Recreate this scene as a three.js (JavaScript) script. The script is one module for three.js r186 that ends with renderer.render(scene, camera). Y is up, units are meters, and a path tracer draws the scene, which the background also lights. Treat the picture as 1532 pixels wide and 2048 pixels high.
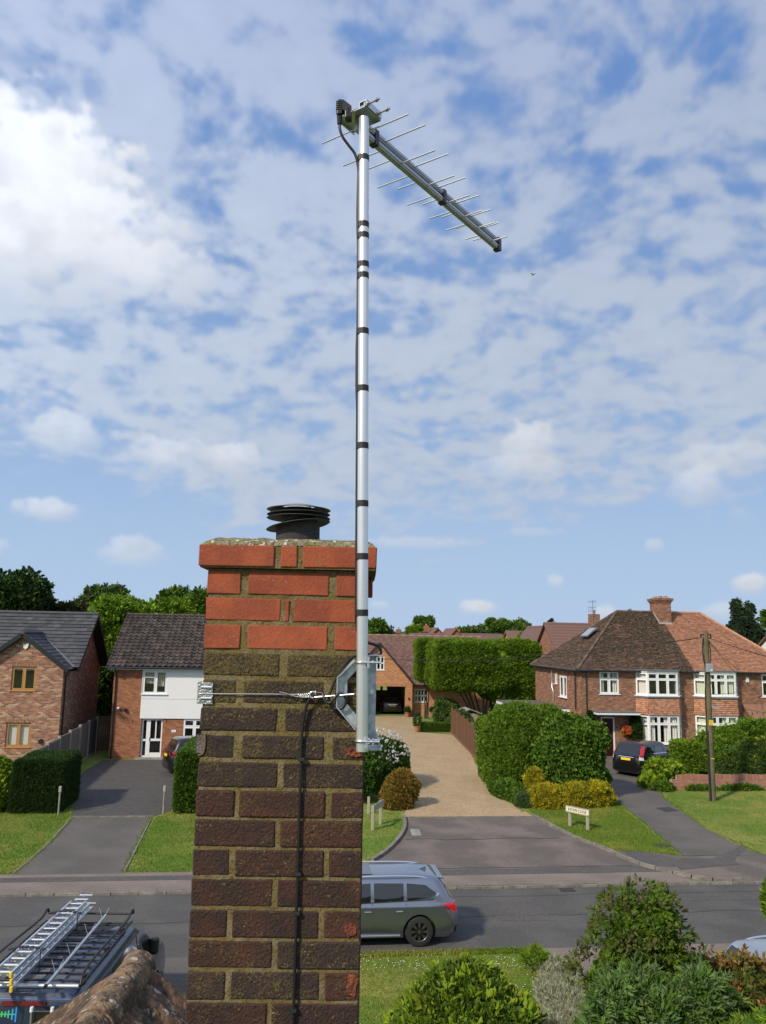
import * as THREE from 'three';
import { mergeGeometries, mergeVertices, toCreasedNormals } from 'three/addons/utils/BufferGeometryUtils.js';
import { RoundedBoxGeometry } from 'three/addons/geometries/RoundedBoxGeometry.js';
import { Brush, Evaluator, SUBTRACTION } from 'three-bvh-csg';

// ---------------------------------------------------------------- camera, sky, sun, exposure
const PSI = 6.6 * Math.PI / 180;            // the roof and chimney are turned by this against the street
const scene = new THREE.Scene();
const camera = new THREE.PerspectiveCamera(65.24, 766 / 1024, 0.05, 3000);
camera.position.set(0, 7.1, 0);
{
  const th = 9 * Math.PI / 180;
  camera.lookAt(Math.sin(PSI) * Math.cos(th), 7.1 + Math.sin(th), -Math.cos(PSI) * Math.cos(th));
  camera.rotateZ(1.06 * Math.PI / 180);
}
const SUN = new THREE.Vector3(-0.66, 0.70, 0.27).normalize();
const sun = new THREE.DirectionalLight(new THREE.Color().setRGB(1, 0.89, 0.71), 3.9);
sun.position.copy(SUN).multiplyScalar(120); sun.target.position.set(4, 0, -40);
sun.castShadow = true; sun.shadow.mapSize.set(4096, 4096); sun.shadow.radius = 7;
Object.assign(sun.shadow.camera, { left: -70, right: 70, top: 70, bottom: -70, near: 1, far: 320 });
scene.add(sun, sun.target);
const renderer = new THREE.WebGLRenderer({ antialias: true });
renderer.toneMapping = THREE.LinearToneMapping;
renderer.toneMappingExposure = 1.0;
renderer.shadowMap.enabled = true;

// ---------------------------------------------------------------- noise
function mulberry(a) { return () => { a |= 0; a = a + 0x6D2B79F5 | 0; let t = Math.imul(a ^ a >>> 15, 1 | a); t = t + Math.imul(t ^ t >>> 7, 61 | t) ^ t; return ((t ^ t >>> 14) >>> 0) / 4294967296; }; }
let rnd = mulberry(7);
const R = (a, b) => a + (b - a) * rnd();
const clamp = (x, a = 0, b = 1) => Math.min(b, Math.max(a, x));
const sstep = (a, b, x) => { const t = clamp((x - a) / (b - a)); return t * t * (3 - 2 * t); };
const mix = (a, b, t) => a + (b - a) * t;
const mix3 = (a, b, t) => [mix(a[0], b[0], t), mix(a[1], b[1], t), mix(a[2], b[2], t)];
function hash(x, y, s) { let h = Math.imul(x, 374761393) + Math.imul(y, 668265263) + Math.imul(s, 2147483647 - 1013); h = Math.imul(h ^ h >>> 13, 1274126177); return ((h ^ h >>> 16) >>> 0) / 4294967296; }
const TAB = new Float32Array(4096), PERM = new Uint16Array(4096);
for (let i = 0; i < 4096; i++) { TAB[i] = hash(i, 7, 13); PERM[i] = Math.floor(hash(i, 3, 29) * 4096); }
function vnoise(x, y, s, per = 0) {          // value noise, tileable when per > 0
  let xi = Math.floor(x), yi = Math.floor(y); const fx = x - xi, fy = y - yi;
  const u = fx * fx * fx * (fx * (fx * 6 - 15) + 10), v = fy * fy * fy * (fy * (fy * 6 - 15) + 10);
  let x1 = xi + 1, y1 = yi + 1;
  if (per) { xi = ((xi % per) + per) % per; yi = ((yi % per) + per) % per; x1 = ((x1 % per) + per) % per; y1 = ((y1 % per) + per) % per; }
  const t = s * 7919, a = TAB[(PERM[(xi + t) & 4095] + yi) & 4095], b = TAB[(PERM[(x1 + t) & 4095] + yi) & 4095], c = TAB[(PERM[(xi + t) & 4095] + y1) & 4095], d = TAB[(PERM[(x1 + t) & 4095] + y1) & 4095];
  return a + (b - a) * u + (c - a) * v + (a - b - c + d) * u * v;
}
function fbm(x, y, s, oct = 5, per = 0, gain = 0.5) {
  let t = 0, a = 1, n = 0;
  for (let i = 0; i < oct; i++) { t += a * vnoise(x, y, s + i * 17, per); n += a; a *= gain; x *= 2; y *= 2; per *= 2; }
  return t / n;
}
function noise3(x, y, z, s) { return (vnoise(x, y + z * 0.7, s) + vnoise(y + 31.3, z - x * 0.6, s + 5) + vnoise(z + 11.7, x + y * 0.4, s + 9)) / 3; }

// ---------------------------------------------------------------- sky: thin altocumulus above, a clear hazy band with small cumulus near the horizon
function makeSky() {
  const W = 2048, H = 1024, data = new Float32Array(W * H * 4);
  const dirOf = (azDeg, elDeg) => { const a = azDeg * Math.PI / 180, e = elDeg * Math.PI / 180; return [Math.cos(e) * Math.sin(a), Math.sin(e), -Math.cos(e) * Math.cos(a)]; };
  // cumulus heaps in the air: azimuth (clockwise from the street normal), elevation, half width, half height in degrees, brightness
  const heaps = [[-18.2, 29.6, 7.2, 4.6, 1], [-15.5, 26.5, 8.2, 4.2, .9], [-20, 25, 8, 4, .8], [-10.5, 24.5, 5, 2.6, .55], [17.2, 13.9, 2.5, 2.0, .8], [16.2, 12.2, 4.5, 1.3, .5], [-4.2, 12.5, 2.3, 1.3, .75], [-8.5, 12.4, 3.4, 1.6, .55], [-15.5, 13.2, 3.0, 1.7, .6], [-16.4, 8.1, 2.4, .9, .65], [-10.8, 5.6, 2.6, 1.2, .5], [-20, 5.4, 1.6, .8, .5],
    [13.6, 2.3, 1.6, .6, .85], [31.4, 4.0, 1.3, .8, .85], [22.2, 2.0, 1.2, .7, .6], [18.9, 4.2, .7, .5, .55], [25.5, 6.6, .8, .5, .5], [6.5, 2.4, 1, .4, .45], [28.5, 10.6, 2.2, 1.6, .6], [30.5, 12.2, 4.4, 1.3, .45], [9, 6.8, 5.5, .5, .4], [17.5, 7.6, 2.4, .35, .3], [30, 2.2, 2.2, .7, .5]];
  const rr = mulberry(91);
  for (let i = 0; i < 70; i++) { const az = 44 + rr() * 285, el = 2 + rr() * rr() * 14; heaps.push([az > 180 ? az - 360 : az, el, 1 + rr() * 3, .6 + rr() * 1.2, .4 + rr() * .4]); }
  for (let j = 0; j < H; j++) {
    const el = ((j + 0.5) / H - 0.5) * Math.PI, y = Math.sin(el), ce = Math.cos(el), eld = el * 180 / Math.PI;
    for (let i = 0; i < W; i++) {
      const k = (j * W + i) * 4, a = ((i + 0.5) / W - 0.5) * 2 * Math.PI, x = ce * Math.cos(a), z = ce * Math.sin(a);
      if (eld < -4) { data[k] = .12; data[k + 1] = .14; data[k + 2] = .1; data[k + 3] = 1; continue; }
      const toSun = x * SUN.x + y * SUN.y + z * SUN.z, near = sstep(-0.3, 1, toSun), yy = Math.max(y, 0);
      // clear air
      const t = sstep(0.0, 0.62, yy);
      let c = mix3([.36, .53, .78], [.105, .245, .575], t); c = mix3(c, [.30, .47, .76], near * 0.35);
      c = mix3(c, [.47, .60, .78], (1 - sstep(0, .24, yy)) * .75);
      // altocumulus layer
      if (eld > 1.5) {
      const h = yy + 0.26, px = x / h, pz = z / h;
      const wx = fbm(px * 3.5 + 7, pz * 3.5, 3, 4) - .5, wz = fbm(px * 3.5, pz * 3.5 + 9, 8, 4) - .5;
      const broad = fbm(px * 1.6 + wx * .5 + 3.1, pz * 1.6 + wz * .5 + 1.7, 21, 3) - .5;
      const cell = (u, v, sd) => {                              // rounded cloudlets: distance to jittered points
        const xi = Math.floor(u), yi = Math.floor(v); let m = 9;
        for (let p = -1; p <= 1; p++) for (let q = -1; q <= 1; q++) { const cx = xi + p, cy = yi + q, dx = cx + TAB[(cx * 131 + cy * 57 + sd) & 4095] - u, dy = cy + TAB[(cx * 71 + cy * 173 + sd + 999) & 4095] - v; m = Math.min(m, dx * dx + dy * dy); }
        return .5 - Math.sqrt(m);
      };
      const puff = cell(px * 12 + wx * 1.8, pz * 13 + wz * 1.8, 11) * .6 + cell(px * 28 + wx * 3, pz * 30 + wz * 3, 77) * .4;
      const cells = fbm(px * 14 + wx * 1.4, pz * 15 + wz * 1.4, 43, 6, 0, .62) - .5;
      const den = broad * .42 + puff * .42 + cells * 1.25 + (near - .35) * .30 + .11;
      const cov = sstep(-.33, .20, den) * sstep(8.5, 14, eld + broad * 14 + cells * 9) * .88;
      const lum = mix(.77, 1.22, near) * (1 + puff * .10 + cells * .14), up = sstep(.35, .75, yy);
      c = mix3(c, [lum * (.64 - up * .18), lum * (.725 - up * .18), lum * (.87 - up * .12)], clamp(cov + .12 * sstep(3, 12, eld) * (1 - cov)));
      }
      // heaps
      const az = Math.atan2(x, -z) * 180 / Math.PI;
      for (const [ha, he, hw, hh, b] of heaps) {
        let da = az - ha; if (da > 180) da -= 360; if (da < -180) da += 360;
        const dy = eld - he;
        if (Math.abs(da) > hw * 1.7 || Math.abs(dy) > hh * 1.9) continue;
        const s = 1.5 / Math.sqrt(hh), n1 = fbm(da * s * .8 + ha, dy * s + he, 71, 6, 0, .56) - .5;
        const q = Math.hypot(da / hw, dy / hh) + n1 * .95;
        const up2 = sstep(-.5, .6, dy / hh), d = 1 - sstep(mix(.1, .62, up2), mix(1.15, .92, up2), q);
        const lit = clamp(.96 + .10 * dy / hh + n1 * .35 - .06 * da / hw, .7, 1.1) * mix(.88, 1.48, near);
        c = mix3(c, [.80 * lit, .835 * lit, .90 * lit], d * b);
      }
      data[k] = c[0]; data[k + 1] = c[1]; data[k + 2] = c[2]; data[k + 3] = 1;
    }
  }
  const t = new THREE.DataTexture(data, W, H, THREE.RGBAFormat, THREE.FloatType);
  t.mapping = THREE.EquirectangularReflectionMapping; t.colorSpace = THREE.LinearSRGBColorSpace; t.magFilter = t.minFilter = THREE.LinearFilter; t.needsUpdate = true;
  return t;
}
scene.background = makeSky();
scene.environment = scene.background;

// ---------------------------------------------------------------- building helpers
const V3 = THREE.Vector3, taken = new Map();
function numbered(n) { const k = taken.get(n) || 0; taken.set(n, k + 1); return k ? n + '_' + String(k).padStart(3, '0') : n; }
function rotXZ([x, y, z], a) { return [x * Math.cos(a) + z * Math.sin(a), y, -x * Math.sin(a) + z * Math.cos(a)]; }
function tag(o, label, category, group, kind) { if (label) o.userData.label = label; if (category) o.userData.category = category; if (group) o.userData.group = group; if (kind) o.userData.kind = kind; return o; }
// a Group at the thing's base; children are built in the frame turned by rot about the world's origin
function thing(name, label, category, base = [0, 0, 0], rot = 0, group) {
  const o = new THREE.Group(); o.name = numbered(name); scene.add(o);
  o.position.set(...rotXZ(base, rot)); o.rotation.y = rot; o.base = base;
  return tag(o, label, category, group);
}
function obj(name, geo, mat, parent = scene) {
  if (Array.isArray(geo)) geo = merge(geo);
  const b = parent.base; if (b && (b[0] || b[1] || b[2])) { geo = geo.clone(); geo.translate(-b[0], -b[1], -b[2]); }
  const m = new THREE.Mesh(geo, mat); m.name = parent === scene ? numbered(name) : name; m.castShadow = m.receiveShadow = true;
  if (b) m.base = b;
  parent.add(m); return m;
}
function grp(name, parent) { const g = new THREE.Group(); g.name = name; g.base = parent.base; parent.add(g); return g; }
function struct(name, geo, mat) { const m = obj(name, geo, mat); m.userData.kind = 'structure'; return m; }
function merge(list) {
  list = list.flat(9).map((g) => (g.index ? g.toNonIndexed() : g));
  const keys = list.every((g) => g.attributes.uv) ? ['position', 'normal', 'uv'] : ['position', 'normal'];
  if (list.every((g) => g.attributes.color)) keys.push('color');
  for (const g of list) for (const k of Object.keys(g.attributes)) if (!keys.includes(k)) g.deleteAttribute(k);
  return list.length === 1 ? list[0] : mergeGeometries(list);
}
function uvm(g, s = 1, ox = 0, oy = 0) {        // uv in metres by the face's main direction
  if (g.index) g = g.toNonIndexed();
  const p = g.attributes.position, uv = new Float32Array(p.count * 2), a = new V3(), b = new V3(), c = new V3(), n = new V3();
  for (let i = 0; i < p.count; i += 3) {
    a.fromBufferAttribute(p, i); b.fromBufferAttribute(p, i + 1); c.fromBufferAttribute(p, i + 2);
    n.crossVectors(b.sub(a), c.sub(a)); const ax = Math.abs(n.x), ay = Math.abs(n.y), az = Math.abs(n.z);
    for (let j = i; j < i + 3; j++) {
      const x = p.getX(j), y = p.getY(j), z = p.getZ(j);
      const q = ay > ax && ay > az ? [x, z] : ax > az ? [z, y] : [x, y];
      uv[j * 2] = q[0] * s + ox; uv[j * 2 + 1] = q[1] * s + oy;
    }
  }
  g.setAttribute('uv', new THREE.BufferAttribute(uv, 2)); return g;
}
function box(x0, x1, y0, y1, z0, z1) { const g = new THREE.BoxGeometry(Math.abs(x1 - x0), Math.abs(y1 - y0), Math.abs(z1 - z0)); g.translate((x0 + x1) / 2, (y0 + y1) / 2, (z0 + z1) / 2); return g; }
function rbox(x0, x1, y0, y1, z0, z1, r = .01, seg = 1) { const g = new RoundedBoxGeometry(x1 - x0, y1 - y0, z1 - z0, seg, Math.min(r, (x1 - x0) / 2.01, (y1 - y0) / 2.01, (z1 - z0) / 2.01)); g.translate((x0 + x1) / 2, (y0 + y1) / 2, (z0 + z1) / 2); return g; }
function bar(a, b, w, h = w, up = [0, 1, 0]) {   // a box from a to b
  const A = new V3(...a), B = new V3(...b), d = B.clone().sub(A), L = d.length(); d.normalize();
  let u = new V3(...up); if (Math.abs(u.dot(d)) > .99) u = new V3(1, 0, 0);
  const s = new V3().crossVectors(u, d).normalize(); u = new V3().crossVectors(d, s);
  const g = new THREE.BoxGeometry(w, h, L); g.applyMatrix4(new THREE.Matrix4().makeBasis(s, u, d)); const m = A.add(B).multiplyScalar(.5); g.translate(m.x, m.y, m.z); return g;
}
function rod(a, b, r0, r1 = r0, n = 8, open = false) {
  const A = new V3(...a), B = new V3(...b), d = B.clone().sub(A), L = d.length();
  const g = new THREE.CylinderGeometry(r1, r0, L, n, 1, open); g.applyQuaternion(new THREE.Quaternion().setFromUnitVectors(new V3(0, 1, 0), d.normalize()));
  const m = A.add(B).multiplyScalar(.5); g.translate(m.x, m.y, m.z); return g;
}
function tube(pts, r, seg = 64, n = 8) { return new THREE.TubeGeometry(new THREE.CatmullRomCurve3(pts.map((p) => new V3(...p)), false, 'centripetal'), seg, r, n, false); }
function poly(pts, holes = []) { const s = new THREE.Shape(pts.map((p) => new THREE.Vector2(...p))); for (const h of holes) s.holes.push(new THREE.Path(h.map((p) => new THREE.Vector2(...p)))); return s; }
const rect = (x0, x1, y0, y1) => [[x0, y0], [x1, y0], [x1, y1], [x0, y1]];
function prism(pts, holes, z0, z1) { const g = new THREE.ExtrudeGeometry(poly(pts, holes), { depth: z1 - z0, bevelEnabled: false }); g.translate(0, 0, z0); return g; }  // outline in x,y
function prismX(pts, holes, x0, x1) { const g = new THREE.ExtrudeGeometry(poly(pts.map(([z, y]) => [-z, y]), holes.map((h) => h.map(([z, y]) => [-z, y]))), { depth: x1 - x0, bevelEnabled: false }); g.rotateY(Math.PI / 2); g.translate(x0, 0, 0); return g; }   // outline in z,y
function prismY(pts, y0, y1) { const g = new THREE.ExtrudeGeometry(poly(pts.map(([x, z]) => [x, -z])), { depth: y1 - y0, bevelEnabled: false }); g.rotateX(-Math.PI / 2); g.translate(0, y0, 0); return g; }   // outline in x,z
function triGeo(pos, uv, col) { const g = new THREE.BufferGeometry(); g.setAttribute('position', new THREE.Float32BufferAttribute(pos, 3)); if (uv) g.setAttribute('uv', new THREE.Float32BufferAttribute(uv, 2)); if (col) g.setAttribute('color', new THREE.Float32BufferAttribute(col, 3)); g.computeVertexNormals(); return g; }

// ---------------------------------------------------------------- materials
function M(rgb, rough = .8, metal = 0, extra = {}) {
  const { physical, ...e } = extra, m = physical ? new THREE.MeshPhysicalMaterial({ roughness: rough, metalness: metal, ...e }) : new THREE.MeshStandardMaterial({ roughness: rough, metalness: metal, ...e });
  m.color.setRGB(...rgb); return m;
}
function tex(n, fn, { srgb = true, size = 1, m = n } = {}) {      // fn(x, y in 0..1) -> linear [r,g,b]
  const d = new Uint8Array(n * m * 4), enc = (v) => { v = clamp(v); return 255 * (srgb ? (v <= .0031308 ? 12.92 * v : 1.055 * Math.pow(v, 1 / 2.4) - .055) : v); };
  for (let j = 0; j < m; j++) for (let i = 0; i < n; i++) { const c = fn((i + .5) / n, (j + .5) / m, j * n + i), k = (j * n + i) * 4; d[k] = enc(c[0]); d[k + 1] = enc(c[1]); d[k + 2] = enc(c[2]); d[k + 3] = 255; }
  const t = new THREE.DataTexture(d, n, m); t.wrapS = t.wrapT = THREE.RepeatWrapping; t.magFilter = THREE.LinearFilter; t.minFilter = THREE.LinearMipmapLinearFilter; t.generateMipmaps = true;
  if (srgb) t.colorSpace = THREE.SRGBColorSpace; t.repeat.set(1 / size, 1 / size); t.needsUpdate = true; return t;
}
const gray = (v) => [v, v, v];
const fields = new Map();
function field(key, n, k, f) {      // k noise channels on an n x n tile, computed once and shared (rolled by a seed) between surfaces
  if (!fields.has(key)) { const d = new Float32Array(n * n * k); for (let j = 0; j < n; j++) for (let i = 0; i < n; i++) { const v = f((i + .5) / n, (j + .5) / n, i, j); for (let c = 0; c < k; c++) d[(j * n + i) * k + c] = v[c]; } fields.set(key, d); }
  const d = fields.get(key); return (idx, seed, c) => { const i = (idx % n + seed * 131) % n, j = (Math.floor(idx / n) + seed * 197) % n; return d[(j * n + i) * k + c]; };
}
function memo(n, f) { const c = new Array(n * n); return (x, y, i) => (i === undefined ? f(x, y) : c[i] || (c[i] = f(x, y))); }     // colour and relief of one surface share their noise
function rough(col, bump, r, scale, extra = {}) { return M([1, 1, 1], r, 0, { map: col, bumpMap: bump, bumpScale: scale, ...extra }); }
// house brick: 8 x 24 bricks in 1.8 m, mortar joints recessed
function brickMat(cols, mortar, seed, var_ = .12) {
  const N = 512;
  const at = (x, y) => { const row = Math.floor(y * 24), fy = y * 24 - row, xs = x * 8 + (row & 1) * .5, cI = Math.floor(xs), fx = xs - cI; return { row, c: ((cI % 8) + 8) % 8, j: Math.min(Math.min(fx, 1 - fx) * 225, Math.min(fy, 1 - fy) * 75) }; };
  const col = tex(N, (x, y) => {
    const b = at(x, y), n = fbm(x * 64, y * 64, seed, 3, 64) - .5;
    const h1 = hash(b.c, b.row, seed), h2 = hash(b.c, b.row, seed + 3), base = cols[Math.floor(h1 * cols.length)], k = 1 + (h2 - .5) * 2 * var_ + n * .35;
    const mj = 1 - sstep(3.5, 6.5, b.j);
    return mix3(base.map((v) => v * k), mortar.map((v) => v * (1 + n * .3)), mj);
  }, { size: 1.8 });
  const bump = tex(N, (x, y) => gray(sstep(3, 7, at(x, y).j) * .8 + .2 * fbm(x * 64, y * 64, seed, 3, 64)), { srgb: false, size: 1.8 });
  return rough(col, bump, .9, .008);
}
function grain(size, n, seed, a, b, { f1 = 4, f2 = 64, speck = .3, specks, bump = .004, r = .92, w1 = .5 } = {}) {   // mottled mineral surface
  const fd = field(`grain${n},${f1},${f2}`, n, 3, (x, y, i, j) => [fbm(x * f1, y * f1, 5, 5, f1), fbm(x * f2, y * f2, 45, 3, f2), hash(i, j, 2)]);
  const col = tex(n, (x, y, i) => { const p = fd(i, seed, 0), q = fd(i, seed, 1), s = fd(i, seed, 2); let c = mix3(a, b, clamp((p - .5) * 2.2 * w1 * 2 + .5)); const k = 1 + (q - .5) * speck * 2 + (s - .5) * speck; c = c.map((v) => v * k); if (specks && s > specks[0]) c = mix3(c, specks[1], .7); return c; }, { size });
  const bm = tex(n, (x, y, i) => gray(fd(i, seed, 1) * .6 + fd(i, seed, 2) * .4), { srgb: false, size });
  return rough(col, bm, r, bump);
}
const mat = {
  whiteUpvc: M([.78, .79, .80], .35), glass: M([1, 1, 1], .02, 0, { physical: true, transmission: 1, thickness: 0, ior: 1.5, specularIntensity: 1 }),
  black: M([.012, .012, .013], .5), blackSatin: M([.02, .02, .022], .35), rubber: M([.018, .018, .018], .85), lead: M([.16, .17, .18], .6, .2),
  oak: M([.42, .21, .06], .5), curtain: M([.62, .66, .52], .9), curtainWhite: M([.72, .70, .64], .9), plaster: M([.55, .52, .46], .95), carpet: M([.22, .17, .13], 1),
  alu: M([.82, .83, .85], .3, 1), aluDull: M([.62, .64, .67], .42, .9), boomAlu: M([.46, .47, .49], .38, .9), galv: M([.55, .58, .61], .42, .85), chrome: M([.85, .86, .88], .12, 1), steel: M([.45, .46, .48], .35, 1),
  tyre: M([.02, .02, .02], .9), redLight: M([.45, .01, .012], .15, 0, { physical: true, clearcoat: 1 }), clearLight: M([.75, .75, .76], .15, 0, { physical: true, clearcoat: 1 }), amber: M([.8, .25, .02], .3),
  plate: M([.85, .55, .01], .5), carGlass: M([.008, .01, .012], .04, 0, { physical: true, clearcoat: 1, specularIntensity: 1 }), concrete: grain(1.2, 256, 5, [.34, .33, .29], [.22, .215, .19], { speck: .3 }),
  terracotta: M([.45, .19, .09], .85), wood: M([.30, .26, .19], .85), postWood: M([.36, .33, .26], .85),
};

// ---------------------------------------------------------------- ground, road, pavements, drives
const gy = (z) => { const D = -z; return D < 19.4 ? .05 : D < 24.05 ? 0 : D < 26.5 ? .06 : D < 44.5 ? .06 + .54 * (D - 26.5) / 18 : .6; };
const breaks = [-19.4, -24.05, -26.5, -44.5];
function clipZ(pts, lo, hi) {                    // keep lo <= z <= hi
  for (const [lim, keep] of [[lo, (z) => z >= lo], [hi, (z) => z <= hi]]) {
    const out = [];
    pts.forEach((p, i) => { const q = pts[(i + 1) % pts.length], a = keep(p[1]), b = keep(q[1]); if (a) out.push(p); if (a !== b) { const t = (lim - p[1]) / (q[1] - p[1]); out.push([mix(p[0], q[0], t), lim]); } });
    pts = out; if (pts.length < 3) return null;
  }
  return pts;
}
function drape(pts, dy) {                        // an outline in x,z laid on the ground, uv in metres
  const lims = [400, ...breaks, -900], out = [];
  for (let i = 0; i + 1 < lims.length; i++) {
    const c = clipZ(pts, lims[i + 1], lims[i]); if (!c) continue;
    const g = new THREE.ShapeGeometry(poly(c.map(([x, z]) => [x, -z]))); g.rotateX(-Math.PI / 2);
    const p = g.attributes.position, uv = g.attributes.uv, mid = (lims[i] + lims[i + 1]) / 2, e = 1e-4;
    for (let k = 0; k < p.count; k++) { const z = p.getZ(k), zz = clamp(z, lims[i + 1] + e, lims[i] - e); p.setY(k, gy(zz) + dy); uv.setXY(k, p.getX(k), z); }
    g.computeVertexNormals(); out.push(g);
  }
  return merge(out);
}
const grassMat = (() => {
  const a = [.13, .215, .02], b = [.25, .265, .055], c = [.07, .135, .014];
  const f = memo(1024, (x, y) => { const p = fbm(x * 6, y * 6, 11, 5, 6), q = fbm(x * 40, y * 40, 19, 3, 40), s = hash(Math.floor(x * 1024), Math.floor(y * 1024), 4), st = 0; return [p, q, s, st]; });
  const col = tex(1024, (x, y, i) => { const [p, q, s] = f(x, y, i); let k = mix3(a, b, sstep(.42, .62, p * .75 + q * .25)); k = mix3(k, c, sstep(.45, .75, q) * .5); return k.map((v) => v * (.72 + s * .5)); }, { size: 9 });
  const bump = tex(1024, (x, y, i) => { const [p, q, s] = f(x, y, i); return gray(s * .6 + q * .4); }, { srgb: false, size: 9 });
  return rough(col, bump, 1, .03);
})();
{
  const X = 700, zs = [[60, .05], [-19.4, .05], [-19.4, -.06], [-24.05, -.06], [-24.05, .06], [-26.5, .06], [-44.5, .6], [-120, .6], [-900, .6]], pos = [], uv = [];
  for (let i = 0; i + 1 < zs.length; i++) { const [z0, y0] = zs[i], [z1, y1] = zs[i + 1]; const q = [[-X, y0, z0], [X, y0, z0], [X, y1, z1], [-X, y1, z1]]; for (const k of [0, 1, 2, 0, 2, 3]) { pos.push(...q[k]); uv.push(q[k][0], q[k][2]); } }
  struct('lawn_ground', triGeo(pos, uv), grassMat);
}
const roadMat = grain(4, 1024, 3, [.094, .090, .084], [.074, .071, .067], { f1: 4, f2: 200, w1: .8, speck: .4, specks: [.988, [.3, .29, .27]], bump: .004, r: .95 });
const paveMat = grain(4, 1024, 8, [.215, .170, .143], [.170, .137, .118], { f1: 4, f2: 200, speck: .35, specks: [.985, [.32, .30, .27]], bump: .004, r: .95 });
const closeMat = grain(5, 1024, 12, [.165, .132, .114], [.108, .090, .080], { w1: .8, f1: 4, f2: 200, speck: .32, specks: [.985, [.33, .30, .27]], bump: .004, r: .95 });
const driveMat = grain(5, 1024, 15, [.125, .110, .099], [.092, .083, .076], { f1: 4, f2: 200, speck: .3, specks: [.99, [.25, .24, .22]], bump: .004, r: .95 });
const patchMat = grain(4, 512, 17, [.095, .086, .080], [.080, .073, .069], { f1: 4, f2: 64, speck: .3, r: .95 });
const gravelMat = grain(5, 1024, 23, [.46, .335, .195], [.39, .28, .155], { f1: 4, f2: 200, speck: .7, specks: [.94, [.24, .17, .10]], bump: .02, r: 1, w1: .3 });
const blockMat = (() => {                           // charcoal block paving, herringbone-like rows
  const at = (x, y) => { const r = Math.floor(y * 20), fy = y * 20 - r, xs = x * 10 + (r & 1) * .5, c = Math.floor(xs), fx = xs - c; return { r, c: ((c % 10) + 10) % 10, j: Math.min(Math.min(fx, 1 - fx) * 200, Math.min(fy, 1 - fy) * 100) }; };
  const col = tex(512, (x, y) => { const b = at(x, y), n = fbm(x * 50, y * 50, 6, 3, 50), k = .8 + hash(b.c, b.r, 3) * .4 + (n - .5) * .5; return mix3([.082, .077, .073].map((v) => v * k), [.05, .045, .038], 1 - sstep(4, 9, b.j)); }, { size: 2 });
  const bump = tex(512, (x, y) => gray(sstep(3, 10, at(x, y).j)), { srgb: false, size: 2 });
  return rough(col, bump, .9, .008);
})();
struct('road', drape([[-400, -19.42], [400, -19.42], [400, -24.03], [-400, -24.03]].map(([x, z]) => [x, z]), .012), roadMat);
const KERB_Z = -24.12;
struct('pavement', drape([[-400, KERB_Z], [3.2, KERB_Z], [3.2, -25.98], [-400, -25.98]], .008), paveMat);
struct('close_entrance', drape([[3.2, KERB_Z], [12.75, KERB_Z], [12.3, -24.75], [11.6, -25.7], [11.2, -27.2], [10.62, -29.1], [10.2, -30.8], [9.98, -32.25], [4.78, -32.25], [4.6, -30.8], [4.12, -29.1], [3.5, -27.7], [2.95, -26.75], [2.5, -26.3], [2.5, -25.98], [3.2, -25.98]], .008), closeMat);
struct('pavement_patch', drape([[3.2, KERB_Z - .02], [12.5, KERB_Z - .02], [12.2, -24.75], [11.95, -25.2], [3.2, -25.15]], .012), paveMat);
struct('trench_patch', drape([[-400, -25.15], [-1.9, -25.15], [-1.9, -25.6], [-400, -25.6]], .012), patchMat);
struct('trench_patch', drape([[3.0, -25.2], [11.9, -25.24], [11.5, -25.85], [3.0, -25.75]], .0125), patchMat);
struct('drive', drape([[-7.72, -25.9], [-4.62, -25.9], [-4.75, -29], [-4.88, -32.6], [-7.72, -32.6], [-7.62, -29.2]], .010), driveMat);
struct('block_paving', drape([[-7.85, -32.78], [-4.75, -32.78], [-4.3, -33.6], [-4.2, -38.2], [-2.5, -39], [-2.5, -44.6], [-9.3, -44.6], [-9.5, -41.5], [-9.25, -38], [-8.5, -35.6], [-8.1, -34.1]], .010), blockMat);
struct('gravel_drive', drape([[4.8, -32.4], [9.96, -32.4], [9.72, -34.4], [9.68, -36.3], [10.02, -41.2], [10.9, -47.6], [11.65, -56.2], [9.55, -57.7], [9.75, -62], [10.4, -66.3], [10.9, -69.05], [4.2, -69.05], [4.5, -60], [5.9, -48.6], [6.1, -42], [5.9, -38], [5.2, -34.4]], .010), gravelMat);
struct('pavement', drape([[12.85, KERB_Z], [400, KERB_Z], [400, -25.98], [17.6, -26.1], [16.5, -27.0], [13.5, -26.9], [12.6, -27.4], [11.4, -27.7], [11.68, -25.8], [12.4, -24.75]], .009), closeMat);
struct('pavement_patch', drape([[11.55, -27.62], [12.35, -27.6], [13.3, -26.35], [12.55, -25.7], [11.8, -25.9]], .013), patchMat);
struct('drive', drape([[13.42, -26.95], [13.6, -28.2], [14.05, -31.1], [14.62, -36.2], [15.4, -38.8], [16.9, -41.2], [17.2, -45.9], [21.5, -45.9], [21.9, -43], [19.6, -40.2], [17.95, -38.9], [16.85, -35.2], [16.1, -30.3], [16.15, -27.5], [16.5, -26.95]], .014), driveMat);
struct('trench_patch', drape([[13.3, -26.7], [14.3, -26.6], [15.6, -27.5], [16.3, -28.2], [16.15, -27.6], [15.2, -26.7], [14.9, -26.2], [14.9, -25.9], [12.6, -25.4], [12.7, -26.2]], .018), patchMat);
struct('drive', drape([[-7, -19.38], [-.9, -19.38], [-1.2, -17], [-1.2, -9], [-7, -9]], .008), driveMat);
struct('drive', drape([[7.0, -19.38], [12.6, -19.38], [12.6, -9], [7.6, -9], [7.0, -17.2], [6.2, -18.6], [6.1, -19.38]], .008), paveMat);
struct('garage_apron', drape([[5.2, -69.06], [10.7, -69.06], [10.7, -69.5], [5.2, -69.5]], .012), mat.concrete);
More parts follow.
